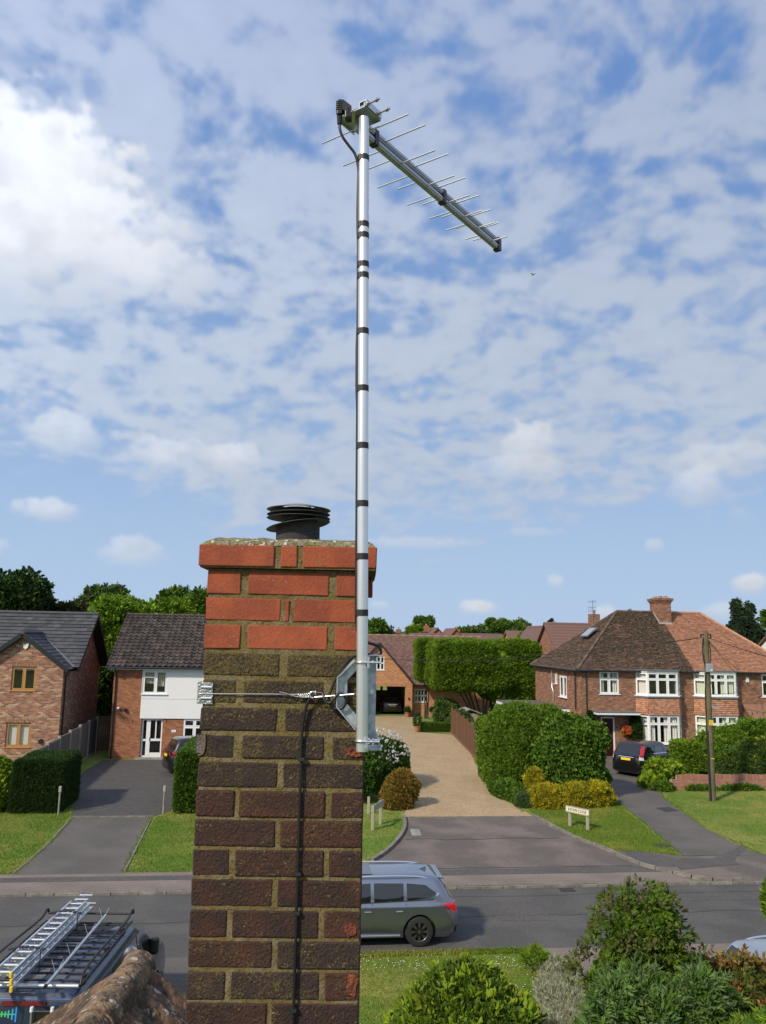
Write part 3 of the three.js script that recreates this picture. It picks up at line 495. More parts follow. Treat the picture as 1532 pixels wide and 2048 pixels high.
// ---------------------------------------------------------------- brick and white-rendered house
{
  const t = thing('rendered_house', 'two storey house with white rendered upper front and brown tiled roof', 'house', [-5.2, .6, -49]);
  const y0 = .3, W1 = rect(-7.58, -6.30, 3.96, 5.19), D = rect(-7.52, -6.42, y0, 2.66), W2 = rect(-5.34, -3.6, 1.44, 2.67);
  obj('wall', uvm(prism(rect(-9.1, -1.2, y0, 5.3), [W1, rect(-7.52, -6.42, .62, 2.66), W2], -45.25, -45)), brickWhite, t);
  for (const g of [prismX([[-45.25, y0], [-53.75, y0], [-53.75, 5.3], [-49.3, 8.1], [-45, 5.3]], [], -9.1, -8.85), prismX([[-45.25, y0], [-53.75, y0], [-53.75, 5.3], [-49.3, 8.1], [-45, 5.3]], [], -1.45, -1.2), prism(rect(-8.85, -1.45, y0, 5.3), [], -54, -53.75)]) obj('wall', uvm(g), brickWhite, t);
  const rend = grain(2.5, 512, 71, [.78, .78, .77], [.765, .765, .755], { f1: 4, f2: 64, speck: .03, bump: .002, r: .85 });
  const rp = obj('render_panel', uvm(prism(rect(-7.61, -1.2, 3.70, 5.3), [W1], -44.998, -44.93)), rend, t);
  obj('render_panel', uvm(prism(rect(-7.61, -1.2, 2.68, 3.688), [], -44.998, -44.93)), rend, t);
  makeWindow(t, [-7.58, 3.96, -44.96], 0, 1.28, 1.23, { cols: [.53], rows: [], sill: true, curtain: [[.04, .5, .42], [.52, .96, .3]], curtainMat: M([.42, .40, .33], .9), sash: .05 });
  obj('transom', box(-7.52, -6.92, 4.80, 4.86, -45.0, -44.945), mat.whiteUpvc, t);
  makeWindow(t, [-5.34, 1.44, -45.02], 0, 1.74, 1.23, { cols: [.34, .67], rows: [.66], sill: true, sash: .05 });
  // entrance: glazed porch screen with door
  const dr = grp('door', t), zf = -45.1, fm = mat.whiteUpvc;
  obj('frame', [box(-7.5, -7.42, .66, 2.64, zf - .06, zf), box(-6.50, -6.42, .66, 2.64, zf - .06, zf), box(-7.42, -6.50, 2.57, 2.64, zf - .06, zf), box(-7.42, -6.50, .66, .75, zf - .06, zf), box(-7.26, -7.05, .75, 2.57, zf - .06, zf + .004), box(-7.42, -7.26, 1.50, 1.60, zf - .06, zf), box(-7.05, -6.50, 1.50, 1.62, zf - .06, zf), box(-6.80, -6.74, 1.62, 2.57, zf - .06, zf), box(-7.05, -6.50, .75, .90, zf - .06, zf - .002)], fm, dr);
  for (const [a, b, c, d] of [[-7.42, -7.26, .75, 1.5], [-7.42, -7.26, 1.6, 2.57], [-7.05, -6.5, .9, 1.5], [-7.05, -6.8, 1.62, 2.57], [-6.74, -6.5, 1.62, 2.57]]) obj('pane', box(a, b, c, d, zf - .035, zf - .027), mat.glass, dr);
  obj('handle', rbox(-7.09, -7.06, 1.5, 1.7, zf + .005, zf + .05, .006), mat.chrome, dr);
  obj('hall', [box(-7.7, -6.2, .5, 2.8, -48.2, -48.18), box(-7.72, -7.7, .5, 2.8, -48.18, -45.26), box(-6.2, -6.18, .5, 2.8, -48.18, -45.26), box(-7.7, -6.2, 2.8, 2.82, -48.18, -45.26)], mat.plaster, dr); obj('hall_floor', box(-7.7, -6.2, .60, .64, -48.18, -45.26), mat.carpet, dr);
  obj('doorstep', uvm(box(-7.7, -5.7, .5, .68, -45.0, -44.55)), mat.concrete, t);
  const np = obj('number_plate', rbox(-5.93, -5.70, 1.97, 2.09, -45, -44.985, .004), mat.whiteUpvc, t);
  { const cv = document.createElement('canvas'); cv.width = 64; cv.height = 64; const c = cv.getContext('2d'); c.fillStyle = '#e8e8e8'; c.fillRect(0, 0, 64, 64); c.fillStyle = '#333'; c.font = 'bold 54px sans-serif'; c.textAlign = 'center'; c.fillText('3', 32, 52); const tx = new THREE.CanvasTexture(cv); tx.colorSpace = THREE.SRGBColorSpace; const g = new THREE.PlaneGeometry(.10, .10); g.translate(-5.815, 2.03, -44.983); obj('number', g, M([1, 1, 1], .5, 0, { map: tx }), np); }
  const lm = grp('security_light', t); obj('bracket', rod([-8.75, 3.2, -44.9], [-8.4, 3.13, -44.9], .015), mat.black, lm); obj('lamp', new THREE.SphereGeometry(.07, 12, 8).translate(-8.75, 3.2, -44.9), mat.whiteUpvc, lm); obj('lamp', rbox(-8.46, -8.32, 3.02, 3.2, -45, -44.85, .03), mat.black, lm);
  obj('vent', box(-8.02, -8.0, 2.45, 2.6, -45, -44.985), mat.black, t); obj('vent', box(-6.24, -6.22, 2.45, 2.6, -45, -44.985), mat.black, t);
  const roof = grp('roof', t), brown = pal([[.050, .037, .031], [.064, .047, .039], [.040, .030, .026], [.078, .058, .048]], .25);
  const run = 4.75, S = new V3(0, 2.85, -run + .1).normalize(), S2 = new V3(0, 2.85, run - .1).normalize(), ls = Math.hypot(2.85, run - .1);
  obj('tiles', tileCourse(new V3(-9.47, 5.38, -44.65), new V3(1, 0, 0), S, ls, () => [0, 8.7], { w: .30, gauge: .335, roll: .06, straight: true, t: .02, lift: .055, color: brown, seed: 9 }), tileMat, roof).userData.kind = 'stuff';
  obj('tiles', tileCourse(new V3(-9.47, 5.38, -53.95), new V3(1, 0, 0), S2, ls, () => [0, 8.7], { w: .30, gauge: .335, t: .02, lift: .035, straight: true, color: brown, seed: 10 }), tileMat, roof).userData.kind = 'stuff';
  obj('deck', [[-44.62], [-53.98]].map(([z]) => triGeo([[-9.45, 5.34, z], [-.8, 5.34, z], [-.8, 8.2, -49.3], [-9.45, 5.34, z], [-.8, 8.2, -49.3], [-9.45, 8.2, -49.3]].flat())), blackTrim, roof);
  ridgeTiles(roof, [-9.47, 8.24, -49.3], [-.78, 8.24, -49.3], .10, .45, [M([.07, .052, .045], .9), M([.085, .062, .05], .9)]);
  obj('bargeboard', [bar([-9.44, 8.14, -49.3], [-9.44, 5.26, -44.65], .04, .16), bar([-9.44, 8.14, -49.3], [-9.44, 5.26, -53.95], .04, .16)], blackTrim, roof);
  obj('soffit', box(-9.4, -.9, 5.24, 5.28, -45, -44.6), mat.whiteUpvc, t);
  obj('gutter', rod([-9.5, 5.33, -44.58], [-.8, 5.33, -44.58], .06, .06, 8), blackTrim, t);
  obj('drainpipe', [tube([[-8.98, 5.33, -44.58], [-8.98, 5.15, -44.62], [-8.98, 5.0, -44.92], [-8.98, 4.8, -44.94]], .035, 16, 8), rod([-8.98, 4.8, -44.94], [-8.98, .6, -44.94], .035)], blackTrim, t);
}

// ---------------------------------------------------------------- house with the open garage in its gable
{
  const t = thing('garage_house', 'orange brick house with an open garage under its tiled gable', 'house', [8, .6, -72]);
  const y0 = .3, ap = [7.89, 6.66], half = 2.9, ez = 3.4, lx = ap[0] - half, rx = ap[0] + half;
  obj('wall', uvm(prism([[lx, y0], [rx, y0], [rx, ez], ap, [lx, ez]], [rect(5.6, 10.2, .59, 3.1), rect(7.03, 8.34, 4.46, 5.62)], -69.3, -69)), brickGarage, t);
  obj('wall', uvm(prism(rect(rx, 18, y0, 3.25), [rect(11.1, 12.26, 1.76, 2.86)], -70.1, -69.8)), brickGarage, t);
  for (const g of [prismX(rect(-69.3, -69.8, y0, 3.3), [], rx - .3, rx), prism(rect(0, lx, y0, 3.25), [], -70.1, -69.8), prismX([[-69.8, y0], [-80.2, y0], [-80.2, 3.3], [-75, 7.4], [-69.8, 3.3]], [], 17.7, 18), prismX([[-69.8, y0], [-80.2, y0], [-80.2, 3.3], [-75, 7.4], [-69.8, 3.3]], [], 0, .3), prism(rect(.3, 17.7, y0, 3.3), [rect(9.55, 9.98, 2.1, 2.75), rect(8.9, 9.33, 2.1, 2.75)], -80.2, -79.9)]) obj('wall', uvm(g), brickGarage, t);
  for (let i = 0; i < 40; i++) obj('soldier_brick', uvm(box(5.5 + i * .12 + .006, 5.5 + i * .12 + .114, 3.106, 3.34, -69.02, -68.985), 1, i * .37), brickGarage, t);
  obj('garage_lining', [box(5.2, 5.3, .5, 3.3, -79.8, -69.3), box(10.5, 10.6, .5, 3.3, -79.8, -69.3), box(5.2, 10.6, 3.3, 3.4, -79.8, -69.3)], M([.30, .26, .22], .9), t);
  makeWindow(t, [7.03, 4.46, -69.05], 0, 1.31, 1.16, { cols: [.25, .5, .75], rows: [.5], sill: true, f: .07, sash: .02 });
  makeWindow(t, [11.1, 1.76, -69.85], 0, 1.16, 1.10, { cols: [.25, .5, .75], rows: [.5], sill: true, f: .07, sash: .02 });
  const roof = grp('roof', t), clay = pal([[.155, .085, .068], [.185, .10, .075], [.125, .072, .06], [.20, .125, .095]], .2);
  const S = new V3(0, 4.2, -5.4).normalize(), ls = Math.hypot(4.2, 5.4), S2 = new V3(0, 4.2, 5.4).normalize();
  obj('tiles', tileCourse(new V3(-.2, 3.2, -69.55), new V3(1, 0, 0), S, ls, () => [0, 18.4], { w: .17, gauge: .105, color: clay, seed: 12, lift: .02, t: .012 }), tileMat, roof).userData.kind = 'stuff';
  obj('deck', [[-69.5], [-80.5]].map(([z]) => triGeo([[-.2, 3.15, z], [18.2, 3.15, z], [18.2, 7.36, -75], [-.2, 3.15, z], [18.2, 7.36, -75], [-.2, 7.36, -75]].flat())), M([.13, .075, .06], .9), roof);
  for (const sd of [1, -1]) {
    const ex = ap[0] + sd * 3.05, l2 = Math.hypot(3.05, 3.5), S3 = new V3(-sd * 3.05, 3.5, 0).normalize();
    obj('tiles', tileCourse(new V3(ex, 3.26, -68.75), new V3(0, 0, -1), S3, l2, (s) => [0, .9 + (s / l2) * 4.5], { w: .17, gauge: .105, color: clay, seed: 14, lift: .02, t: .012 }), tileMat, roof).userData.kind = 'stuff';
    obj('bargeboard', bar([ap[0], 6.76, -68.78], [ex, 3.24, -68.78], .05, .16), blackTrim, roof);
  }
  ridgeTiles(roof, [-.2, 7.42, -75], [18.2, 7.42, -75], .10, .4, [M([.22, .14, .10], .9), M([.28, .2, .14], .9)]);
  ridgeTiles(roof, [ap[0], 6.8, -68.72], [ap[0], 6.8, -74], .09, .4, M([.2, .12, .09], .9));
  obj('gutter', rod([rx + .02, 3.2, -69.42], [18.1, 3.2, -69.42], .06, .06, 8), blackTrim, t);
  obj('wall_lamp', rbox(10.44, 10.52, 2.0, 2.2, -69, -68.9, .02), mat.black, t);
}

// ---------------------------------------------------------------- pair of semi-detached houses with bay windows
{
  const t = thing('semi_detached_house', 'brown brick semi-detached pair with white bay windows, half its hipped roof mossy', 'house', [23.9, .6, -50]);
  const y0 = .3, x0 = 17.1, x1 = 30.7, zf = -46, zb = -54.6, wins = [rect(18.27, 19.46, 4.15, 5.45), rect(28.38, 29.6, 4.08, 5.42), rect(18.30, 19.14, .62, 2.84)], bays = [21.85, 25.45], h = 1.36;
  const bh = bays.map((c) => [rect(c - 1.30, c + 1.30, 4.14, 5.44), rect(c - 1.30, c + 1.30, 1.42, 3.0)]).flat();
  obj('wall', uvm(prism(rect(x0, x1, y0, 5.5), [...wins, ...bh], zf - .25, zf)), brickSemi, t);
  obj('wall', uvm(prismX(rect(zf - .25, zb, y0, 5.5), [rect(-49.6, -48.3, 3.75, 5.02), rect(-50.45, -50.05, 4.5, 5.15)], x0, x0 + .25)), brickSemi, t);
  obj('wall', uvm(prismX(rect(zf - .25, zb, y0, 5.5), [], x1 - .25, x1)), brickSemi, t); obj('wall', uvm(prism(rect(x0 + .25, x1 - .25, y0, 5.5), [], zb, zb + .25)), brickSemi, t);
  makeWindow(t, [18.27, 4.15, zf - .04], 0, 1.19, 1.30, { cols: [.5], rows: [.66], sill: true, curtain: [[.06, .3], [.72, .95]], sash: .05 });
  makeWindow(t, [28.38, 4.08, zf - .04], 0, 1.22, 1.34, { cols: [.5], rows: [.66], sill: true, sash: .05 });
  makeWindow(t, [x0 - .0, 3.75, -49.6], Math.PI / 2 * -1, 1.3, 1.27, { cols: [.5], sill: true, sash: .05, curtain: [[.5, .95]], curtainMat: M([.35, .06, .04], .9) });
  makeWindow(t, [x0 - .0, 4.5, -50.45], -Math.PI / 2, .4, .65, { sash: .04, sill: true });
  const dr = grp('door', t); obj('frame', [box(18.30, 18.38, .62, 2.84, zf - .15, zf - .05), box(19.06, 19.14, .62, 2.84, zf - .15, zf - .05), box(18.38, 19.06, 2.76, 2.84, zf - .15, zf - .05)], mat.whiteUpvc, dr);
  obj('leaf', [box(18.38, 19.06, .62, 2.76, zf - .14, zf - .10), rbox(18.46, 18.98, .75, 1.4, zf - .11, zf - .085, .01), rbox(18.46, 18.98, 1.6, 2.6, zf - .11, zf - .085, .01)], M([.03, .006, .006], .3), dr);
  obj('letter_plate', rbox(18.6, 18.86, 1.48, 1.53, zf - .1, zf - .075, .006), mat.chrome, dr); obj('handle', rod([18.98, 1.6, zf - .06], [18.98, 1.75, zf - .06], .014), mat.chrome, dr);
  const cn = grp('porch_canopy', t); obj('roof_slab', rbox(17.75, 20.35, 3.02, 3.16, zf + .002, zf + .85, .02), mat.whiteUpvc, cn); obj('felt', box(17.72, 20.38, 3.162, 3.19, zf + .002, zf + .88), mat.lead, cn);
  // bays
  const tileHang = pal([[.40, .19, .11], [.45, .23, .14], [.34, .155, .09]], .16);
  bays.forEach((c, bi) => {
    const bay = grp('bay_window', t), zo = zf + .62, fr = .93, P = [[c - h, zf], [c - fr, zo], [c + fr, zo], [c + h, zf]], off = (k) => [[c - h - k, zf - .0], [c - fr - k * .5, zo + k], [c + fr + k * .5, zo + k], [c + h + k, zf - .0]];
    obj('base_wall', uvm(prismY(P, y0, 1.36)), brickSemi, bay);
    obj('head_board', [prismY(off(.03), 3.0, 3.06), prismY(off(.04), 5.44, 5.54)], mat.whiteUpvc, bay);
    obj('lead_band', [prismY(off(.07), 3.98, 4.07)], mat.lead, bay);
    obj('sill', [prismY(off(.10), 4.075, 4.135), prismY(off(.08), 1.362, 1.415)], mat.whiteUpvc, bay);
    obj('apron', prismY(off(.01), 3.062, 3.978), M([.3, .15, .09], .9), bay);
    for (const [yb, ht, lo] of [[4.137, 1.302, 0], [1.417, 1.582, 1]]) for (let s = 0; s < 3; s++) {
      const a = P[s], b = P[s + 1], L = Math.hypot(b[0] - a[0], b[1] - a[1]), ang = Math.atan2(-(b[1] - a[1]), b[0] - a[0]);
      const cur = s === 1 ? (bi || lo ? [[.03, .23], [.52, .72], [.78, .97]] : [[.03, .1]]) : [[.1, .9]];
      const w = makeWindow(bay, [a[0], yb, a[1]], ang, L, ht, { cols: s === 1 ? [.3333, .6667] : [], rows: [.7], curtain: cur, sash: .045, f: .05, curtainMat: bi ? mat.curtain : mat.curtainWhite, room: s === 1 ? 3.4 : 0, roomFrom: -.95 });
      w.name = 'casement';
    }
    for (let s = 0; s < 3; s++) {
      const a = off(.03)[s], b = off(.03)[s + 1], U = new V3(b[0] - a[0], 0, b[1] - a[1]), L = U.length(); U.normalize();
      const N = new V3(-U.z, 0, U.x); if (N.z < 0) N.negate();
      const Sv = new V3(0, 1, 0).addScaledVector(N, -.07).normalize();
      obj('tile_hanging', tileCourse(new V3(a[0], 3.04, a[1]).addScaledVector(N, .03), U, Sv, .94, () => [0, L], { w: .165, gauge: .115, t: .014, lift: .04, color: tileHang, seed: 20 + s }), tileMat, bay).userData.kind = 'stuff';
    }
    obj('bay_roof', prismY(off(.12), 5.545, 5.60), mat.lead, bay);
  });
  // hipped roof
  const roof = grp('roof', t), ea = .25, ey = 5.5, X0 = x0 - ea, X1 = x1 + ea, Z0 = zf + ea, Z1 = zb - ea, ry = 9.1, rz = (Z0 + Z1) / 2, rl = 21.25, rr = 27.0, run = Z0 - rz, ls = Math.hypot(run, ry - ey), mossy = pal([[.08, .05, .034], [.11, .064, .040], [.055, .04, .029], [.145, .08, .048]], .3), clean = pal([[.34, .165, .095], [.38, .19, .11], [.30, .14, .08]], .16);
  const S = new V3(0, ry - ey, -run).normalize(), pc = 24.05;
  const mk = (O, U, S_, l, sp, color, seed) => { obj('tiles', tileCourse(O, U, S_, l, sp, { w: .17, gauge: .125, t: .016, lift: .042, color, seed }), tileMat, roof).userData.kind = 'stuff'; };
  const fl = (s) => (s / ls) * (rl - X0), fr2 = (s) => X1 - X0 - (s / ls) * (X1 - rr);
  mk(new V3(X0, ey, Z0), new V3(1, 0, 0), S, ls, (s) => [fl(s), pc - X0], mossy, 31);
  mk(new V3(X0, ey, Z0), new V3(1, 0, 0), S, ls, (s) => [pc - X0, fr2(s)], clean, 32);
  const hl = Math.hypot(rl - X0, ry - ey), hr = Math.hypot(X1 - rr, ry - ey), W = Z0 - Z1;
  mk(new V3(X0, ey, Z1), new V3(0, 0, 1), new V3(rl - X0, ry - ey, 0).normalize(), hl, (s) => [s / hl * W / 2, W - s / hl * W / 2], mossy, 33);
  obj('deck', [[[X0, Z0], [X1, Z0], [rr, rz], [rl, rz]], [[X1, Z1], [X0, Z1], [rl, rz], [rr, rz]], [[X0, Z1], [X0, Z0], [rl, rz], [rl, rz]], [[X1, Z0], [X1, Z1], [rr, rz], [rr, rz]]].map((q) => { const v = q.map(([x, z], i) => [x, (i > 1 ? ry : ey) - .03, z]); return triGeo([0, 1, 2, 0, 2, 3].flatMap((i) => v[i])); }), M([.22, .12, .08], .9), roof);
  const hipOld = [M([.12, .08, .06], .95), M([.16, .1, .07], .95), M([.09, .065, .05], .95)], hipNew = [M([.40, .21, .13], .9), M([.44, .24, .15], .9)];
  ridgeTiles(roof, [X0, ey + .03, Z0], [rl, ry + .03, rz], .085, .33, hipOld); ridgeTiles(roof, [X0, ey + .03, Z1], [rl, ry + .03, rz], .085, .33, hipOld);
  ridgeTiles(roof, [X1, ey + .03, Z0], [rr, ry + .03, rz], .085, .33, hipNew); ridgeTiles(roof, [rl, ry + .04, rz], [pc, ry + .04, rz], .09, .35, hipOld); ridgeTiles(roof, [pc, ry + .04, rz], [rr, ry + .04, rz], .09, .35, hipNew);
  // moss cushions on the old half
  { const n = 3200, im = new THREE.InstancedMesh(new THREE.IcosahedronGeometry(1, 0), M([1, 1, 1], 1), n), m4 = new THREE.Matrix4(), c = new THREE.Color(), b = t.base; 
    for (let i = 0; i < n; i++) { const f = rnd(), side = i % 4 === 0; let p;
      if (side) { const s = Math.sqrt(f) * .98, v = 1 - s; p = [mix(X0, rl, v), mix(ey, ry, v) + .03, rz + R(-1, 1) * (1 - v) * W / 2]; } else { const v = rnd() * .97, a = X0 + fl(v * ls), xx = mix(a, pc - .1, f); p = [xx, mix(ey, ry, v) + .035, mix(Z0, rz, v)]; if (vnoise(xx * 1.3, v * 7, 8) < .38) { i--; continue; } }
      const s = R(.018, .055); m4.compose(new V3(p[0] - b[0], p[1] - b[1], p[2] - b[2]), new THREE.Quaternion(), new V3(s * R(1, 1.8), s * .55, s * R(1, 1.5))); im.setMatrixAt(i, m4); const k = R(.6, 1.3), o = rnd() < .3; im.setColorAt(i, c.setRGB((o ? .12 : .045) * k, (o ? .085 : .038) * k, (o ? .05 : .02) * k)); }
    im.name = 'moss'; im.userData.kind = 'stuff'; im.castShadow = true; roof.add(im); }
  // roof window on the left hip
  { const A = new V3(19.0, 7.52, -50.0), U = new V3(0, 0, -1), S3 = new V3(rl - X0, ry - ey, 0).normalize(), g = new THREE.BoxGeometry(.06, .9, 1.25); const rw = grp('roof_window', roof); const N = new V3(-S3.y, S3.x, 0), mm = new THREE.Matrix4().makeBasis(N, S3, U).setPosition(A.clone().addScaledVector(S3, .3).addScaledVector(N, .05)); obj('frame', g.clone().applyMatrix4(mm), mat.lead, rw); const g2 = new THREE.BoxGeometry(.02, .74, 1.05); g2.translate(.035, 0, 0); obj('pane', g2.applyMatrix4(mm), M([.20, .25, .31], .06, 0, { physical: true, clearcoat: 1 }), rw); }
  // chimney
  { const ch = grp('chimney', roof), cz = rz + .25, brick = brickSemi; obj('stack', uvm(box(23.72, 24.52, 8.0, 9.72, cz - .68, cz + .68)), brick, ch);
    obj('corbel', [uvm(box(23.68, 24.56, 9.722, 9.80, cz - .72, cz + .72)), uvm(box(23.63, 24.61, 9.802, 9.88, cz - .77, cz + .77)), uvm(box(23.59, 24.65, 9.882, 10.02, cz - .81, cz + .81))], brick, ch); obj('flaunching', box(23.75, 24.5, 10.022, 10.06, cz - .65, cz + .65), mat.concrete, ch);
    for (const [px, pz] of [[23.93, cz + .4], [24.3, cz + .4], [23.93, cz - .3], [24.3, cz - .3]]) obj('chimney_pot', [rod([px, 10.05, pz], [px, 10.13, pz], .13, .11, 10), rod([px, 10.13, pz], [px, 10.16, pz], .135, .135, 10)], mat.terracotta, ch);
    obj('flashing', [box(23.69, 24.55, 8.28, 8.46, cz + .681, cz + .70), bar([23.70, 8.44, cz + .66], [23.70, 9.1, cz - .20], .03, .12)], M([.5, .51, .52], .5, .3), ch); }
  obj('gutter', [rod([X0, ey - .02, Z0 + .05], [X1, ey - .02, Z0 + .05], .06, .06, 8), rod([X0 - .05, ey - .02, Z0], [X0 - .05, ey - .02, Z1], .06, .06, 8)], blackTrim, t);
  obj('soffit', [box(X0 + .02, X1 - .02, ey - .08, ey - .04, zf + .002, Z0), box(X0 + .02, x0 - .002, ey - .08, ey - .04, Z1, zf)], mat.whiteUpvc, t);
  obj('drainpipe', [rod([17.0, 5.4, -46.6], [17.0, 3.2, -46.6], .04), rod([17.45, 5.4, zf + .05], [17.45, 3.2, zf + .05], .03)], blackTrim, t);
  obj('soil_pipe', [tube([[x0 - .06, 5.3, -50.9], [x0 - .06, 4.5, -50.9], [x0 - .09, 4.2, -50.8], [x0 - .06, 4.0, -50.7], [x0 - .06, 3.3, -50.7]], .05, 20, 8)], mat.galv, t);
  obj('alarm_box', rbox(27.36, 27.56, 4.92, 5.22, zf, zf + .07, .02), mat.whiteUpvc, t);
  // flat roofed annex at the side
  const an = grp('annex', t); obj('wall', uvm(box(14.4, x0 - .002, y0, 2.95, -54, -48)), brickSemi, an); obj('fascia', box(14.2, 17.098, 2.95, 3.12, -54.1, -47.8), mat.whiteUpvc, an); obj('felt', box(14.18, 17.096, 3.122, 3.17, -54.1, -47.78), M([.10, .09, .085], .95), an);
  // lean-to with sloping tiled roof at the other end
  const lt = grp('lean_to', t); obj('wall', uvm(box(27.3, 30.7, y0, 2.55, -45.998, -45.0)), brickSemi, lt); obj('roof_slope', prismX([[-45.998, 3.5], [-44.75, 2.5], [-44.75, 2.62], [-45.998, 3.64]], [], 27.1, 30.9), M([.25, .13, .085], .9), lt);
  makeWindow(lt, [27.6, 1.9, -44.985], 0, .7, .55, { sash: .05, cols: [] });
}

// ---------------------------------------------------------------- houses further back
function farHouse(label, x, z, w, d, eave, ridge, along, bm, roofCol, o = {}) {
  const t = thing('distant_house', label, 'house', [x, .6, z], 0, 'houses beyond the gardens'), x0 = x - w / 2, x1 = x + w / 2, z0 = z + d / 2, z1 = z - d / 2, roof = grp('roof', t);
  const tm = M(roofCol, .9);
  if (along === 'x') {
    for (const g of [prism(rect(x0, x1, .3, eave), [], z0 - .2, z0), prism(rect(x0, x1, .3, eave), [], z1, z1 + .2), prismX([[z0 - .2, .3], [z1 + .2, .3], [z1 + .2, eave], [z, ridge - .15], [z0 - .2, eave]], [], x0, x0 + .2), prismX([[z0 - .2, .3], [z1 + .2, .3], [z1 + .2, eave], [z, ridge - .15], [z0 - .2, eave]], [], x1 - .2, x1)]) obj('wall', uvm(g), bm, t);
    for (const s of [1, -1]) obj('slope', bar([x, eave - .05, z + s * (d / 2 + .25)], [x, ridge, z], w + .5, .14), tm, roof);
    for (let k = 0; k < 12; k++) { const f = (k + .5) / 12; obj('tile_row', bar([x0 - .26, mix(eave - .05, ridge, f) + .09, mix(z0 + .25, z, f)], [x1 + .26, mix(eave - .05, ridge, f) + .09, mix(z0 + .25, z, f)], .05, .03), tm, roof); }
    ridgeTiles(roof, [x0 - .25, ridge + .04, z], [x1 + .25, ridge + .04, z], .12, .9, M(roofCol.map((v) => v * 1.25), .9));
  } else {
    for (const g of [prism([[x0, .3], [x1, .3], [x1, eave], [x, ridge - .15], [x0, eave]], [], z0 - .2, z0), prism([[x0, .3], [x1, .3], [x1, eave], [x, ridge - .15], [x0, eave]], [], z1, z1 + .2), prismX(rect(z0 - .2, z1 + .2, .3, eave), [], x0, x0 + .2), prismX(rect(z0 - .2, z1 + .2, .3, eave), [], x1 - .2, x1)]) obj('wall', uvm(g), bm, t);
    for (const s of [1, -1]) obj('slope', bar([x + s * (w / 2 + .3), eave - .05, z], [x, ridge, z], d + .5, .14, [0, 1, 0]), tm, roof);
    ridgeTiles(roof, [x, ridge + .04, z1], [x, ridge + .04, z0 + .25], .12, .9, M(roofCol.map((v) => v * 1.25), .9));
  }
  for (const [wx, wy] of o.windows || []) makeWindow(t, [wx, wy, z0 + .03], 0, 1.2, 1.1, { cols: [.5], sash: 0, f: .1, room: 2.5 });
  if (o.chimney) { const [cx, cy] = o.chimney, ch = grp('chimney', roof); obj('stack', uvm(box(cx - .45, cx + .45, ridge - 1, cy, z - .35, z + .35)), bm, ch); obj('chimney_pot', rod([cx, cy, z], [cx, cy + .35, z], .14, .12, 8), mat.terracotta, ch); }
  return t;
}
const clayFar = [.16, .088, .07];
farHouse('brown tiled house just behind the hipped pair with aerial and chimney', 27.2, -73, 6.5, 8, 5.6, 8.75, 'x', brickSemi, clayFar, { chimney: [28.6, 9.75], windows: [[24.8, 3.4]] });
farHouse('small brown gable roofed house beside the clipped conifer', 25.4, -79, 4.4, 9, 5.6, 8.55, 'z', brickSemi, [.14, .08, .065]);
farHouse('brown roofed house past the clipped conifer with white rainwater pipes', 30.6, -96, 8, 8, 5.7, 8.2, 'x', brickGarage, [.17, .10, .078], { chimney: [32.3, 8.6], windows: [[28.2, 3.6], [30.8, 3.6]] });
farHouse('far red roofed house with a wide gable and a chimney on its slope', 25.6, -141, 4.6, 9, 6.5, 9.05, 'z', brickWhite, clayFar, { chimney: [24.4, 9.5] });
farHouse('far red roofed house with a narrow gable next to the wide gable', 28.6, -140, 3.6, 9, 6.6, 9.0, 'z', brickWhite, [.17, .085, .066], { chimney: [29.7, 9.0] });
farHouse('long low brown roof far beyond the clipped conifer', 34, -143, 9, 8, 5.8, 8.2, 'x', brickSemi, [.15, .09, .075]);
farHouse('far flat looking grey roofed house behind the garage ridge', 18.7, -142, 4.2, 8, 6.5, 8.25, 'x', brickSemi, [.09, .09, .095], { chimney: [19.6, 8.8] });
farHouse('far brown roofed house among the round tree crowns', 45.5, -141, 7, 8, 5.8, 8.7, 'x', brickGarage, [.15, .085, .068], { chimney: [47.8, 9.6] });
farHouse('brown roofed house between the gable and the far red roofs', 22.2, -128, 5, 8, 5.6, 7.95, 'x', brickSemi, [.14, .09, .075]);
farHouse('white walled house at the edge of the street beyond the hipped roof', 47.5, -69, 8, 8, 5.4, 8.0, 'x', mat.whiteUpvc, [.16, .09, .07]);

// ---------------------------------------------------------------- vehicles: bodies are stacks of rounded plan outlines, local +x is forward
const csg = new Evaluator(); csg.attributes = ['position', 'normal']; csg.useGroups = false;
function outline(l, n = 6) {
  const { xr, xf, hw } = l, r = Math.min(l.r, hw * .95, (xf - xr) / 2.1), pts = [], mid = 8;
  const corner = (cx, cz, a0) => { for (let i = 0; i <= n; i++) { const a = a0 + i / n * Math.PI / 2; pts.push([cx + Math.cos(a) * r, cz + Math.sin(a) * r]); } };
  corner(xf - r, hw - r, 0); for (let i = 1; i < mid; i++) pts.push([mix(xf - r, xr + r, i / mid), hw]);
  corner(xr + r, hw - r, Math.PI / 2); corner(xr + r, -hw + r, Math.PI); for (let i = 1; i < mid; i++) pts.push([mix(xr + r, xf - r, i / mid), -hw]);
  corner(xf - r, -hw + r, Math.PI * 1.5); return pts;
}
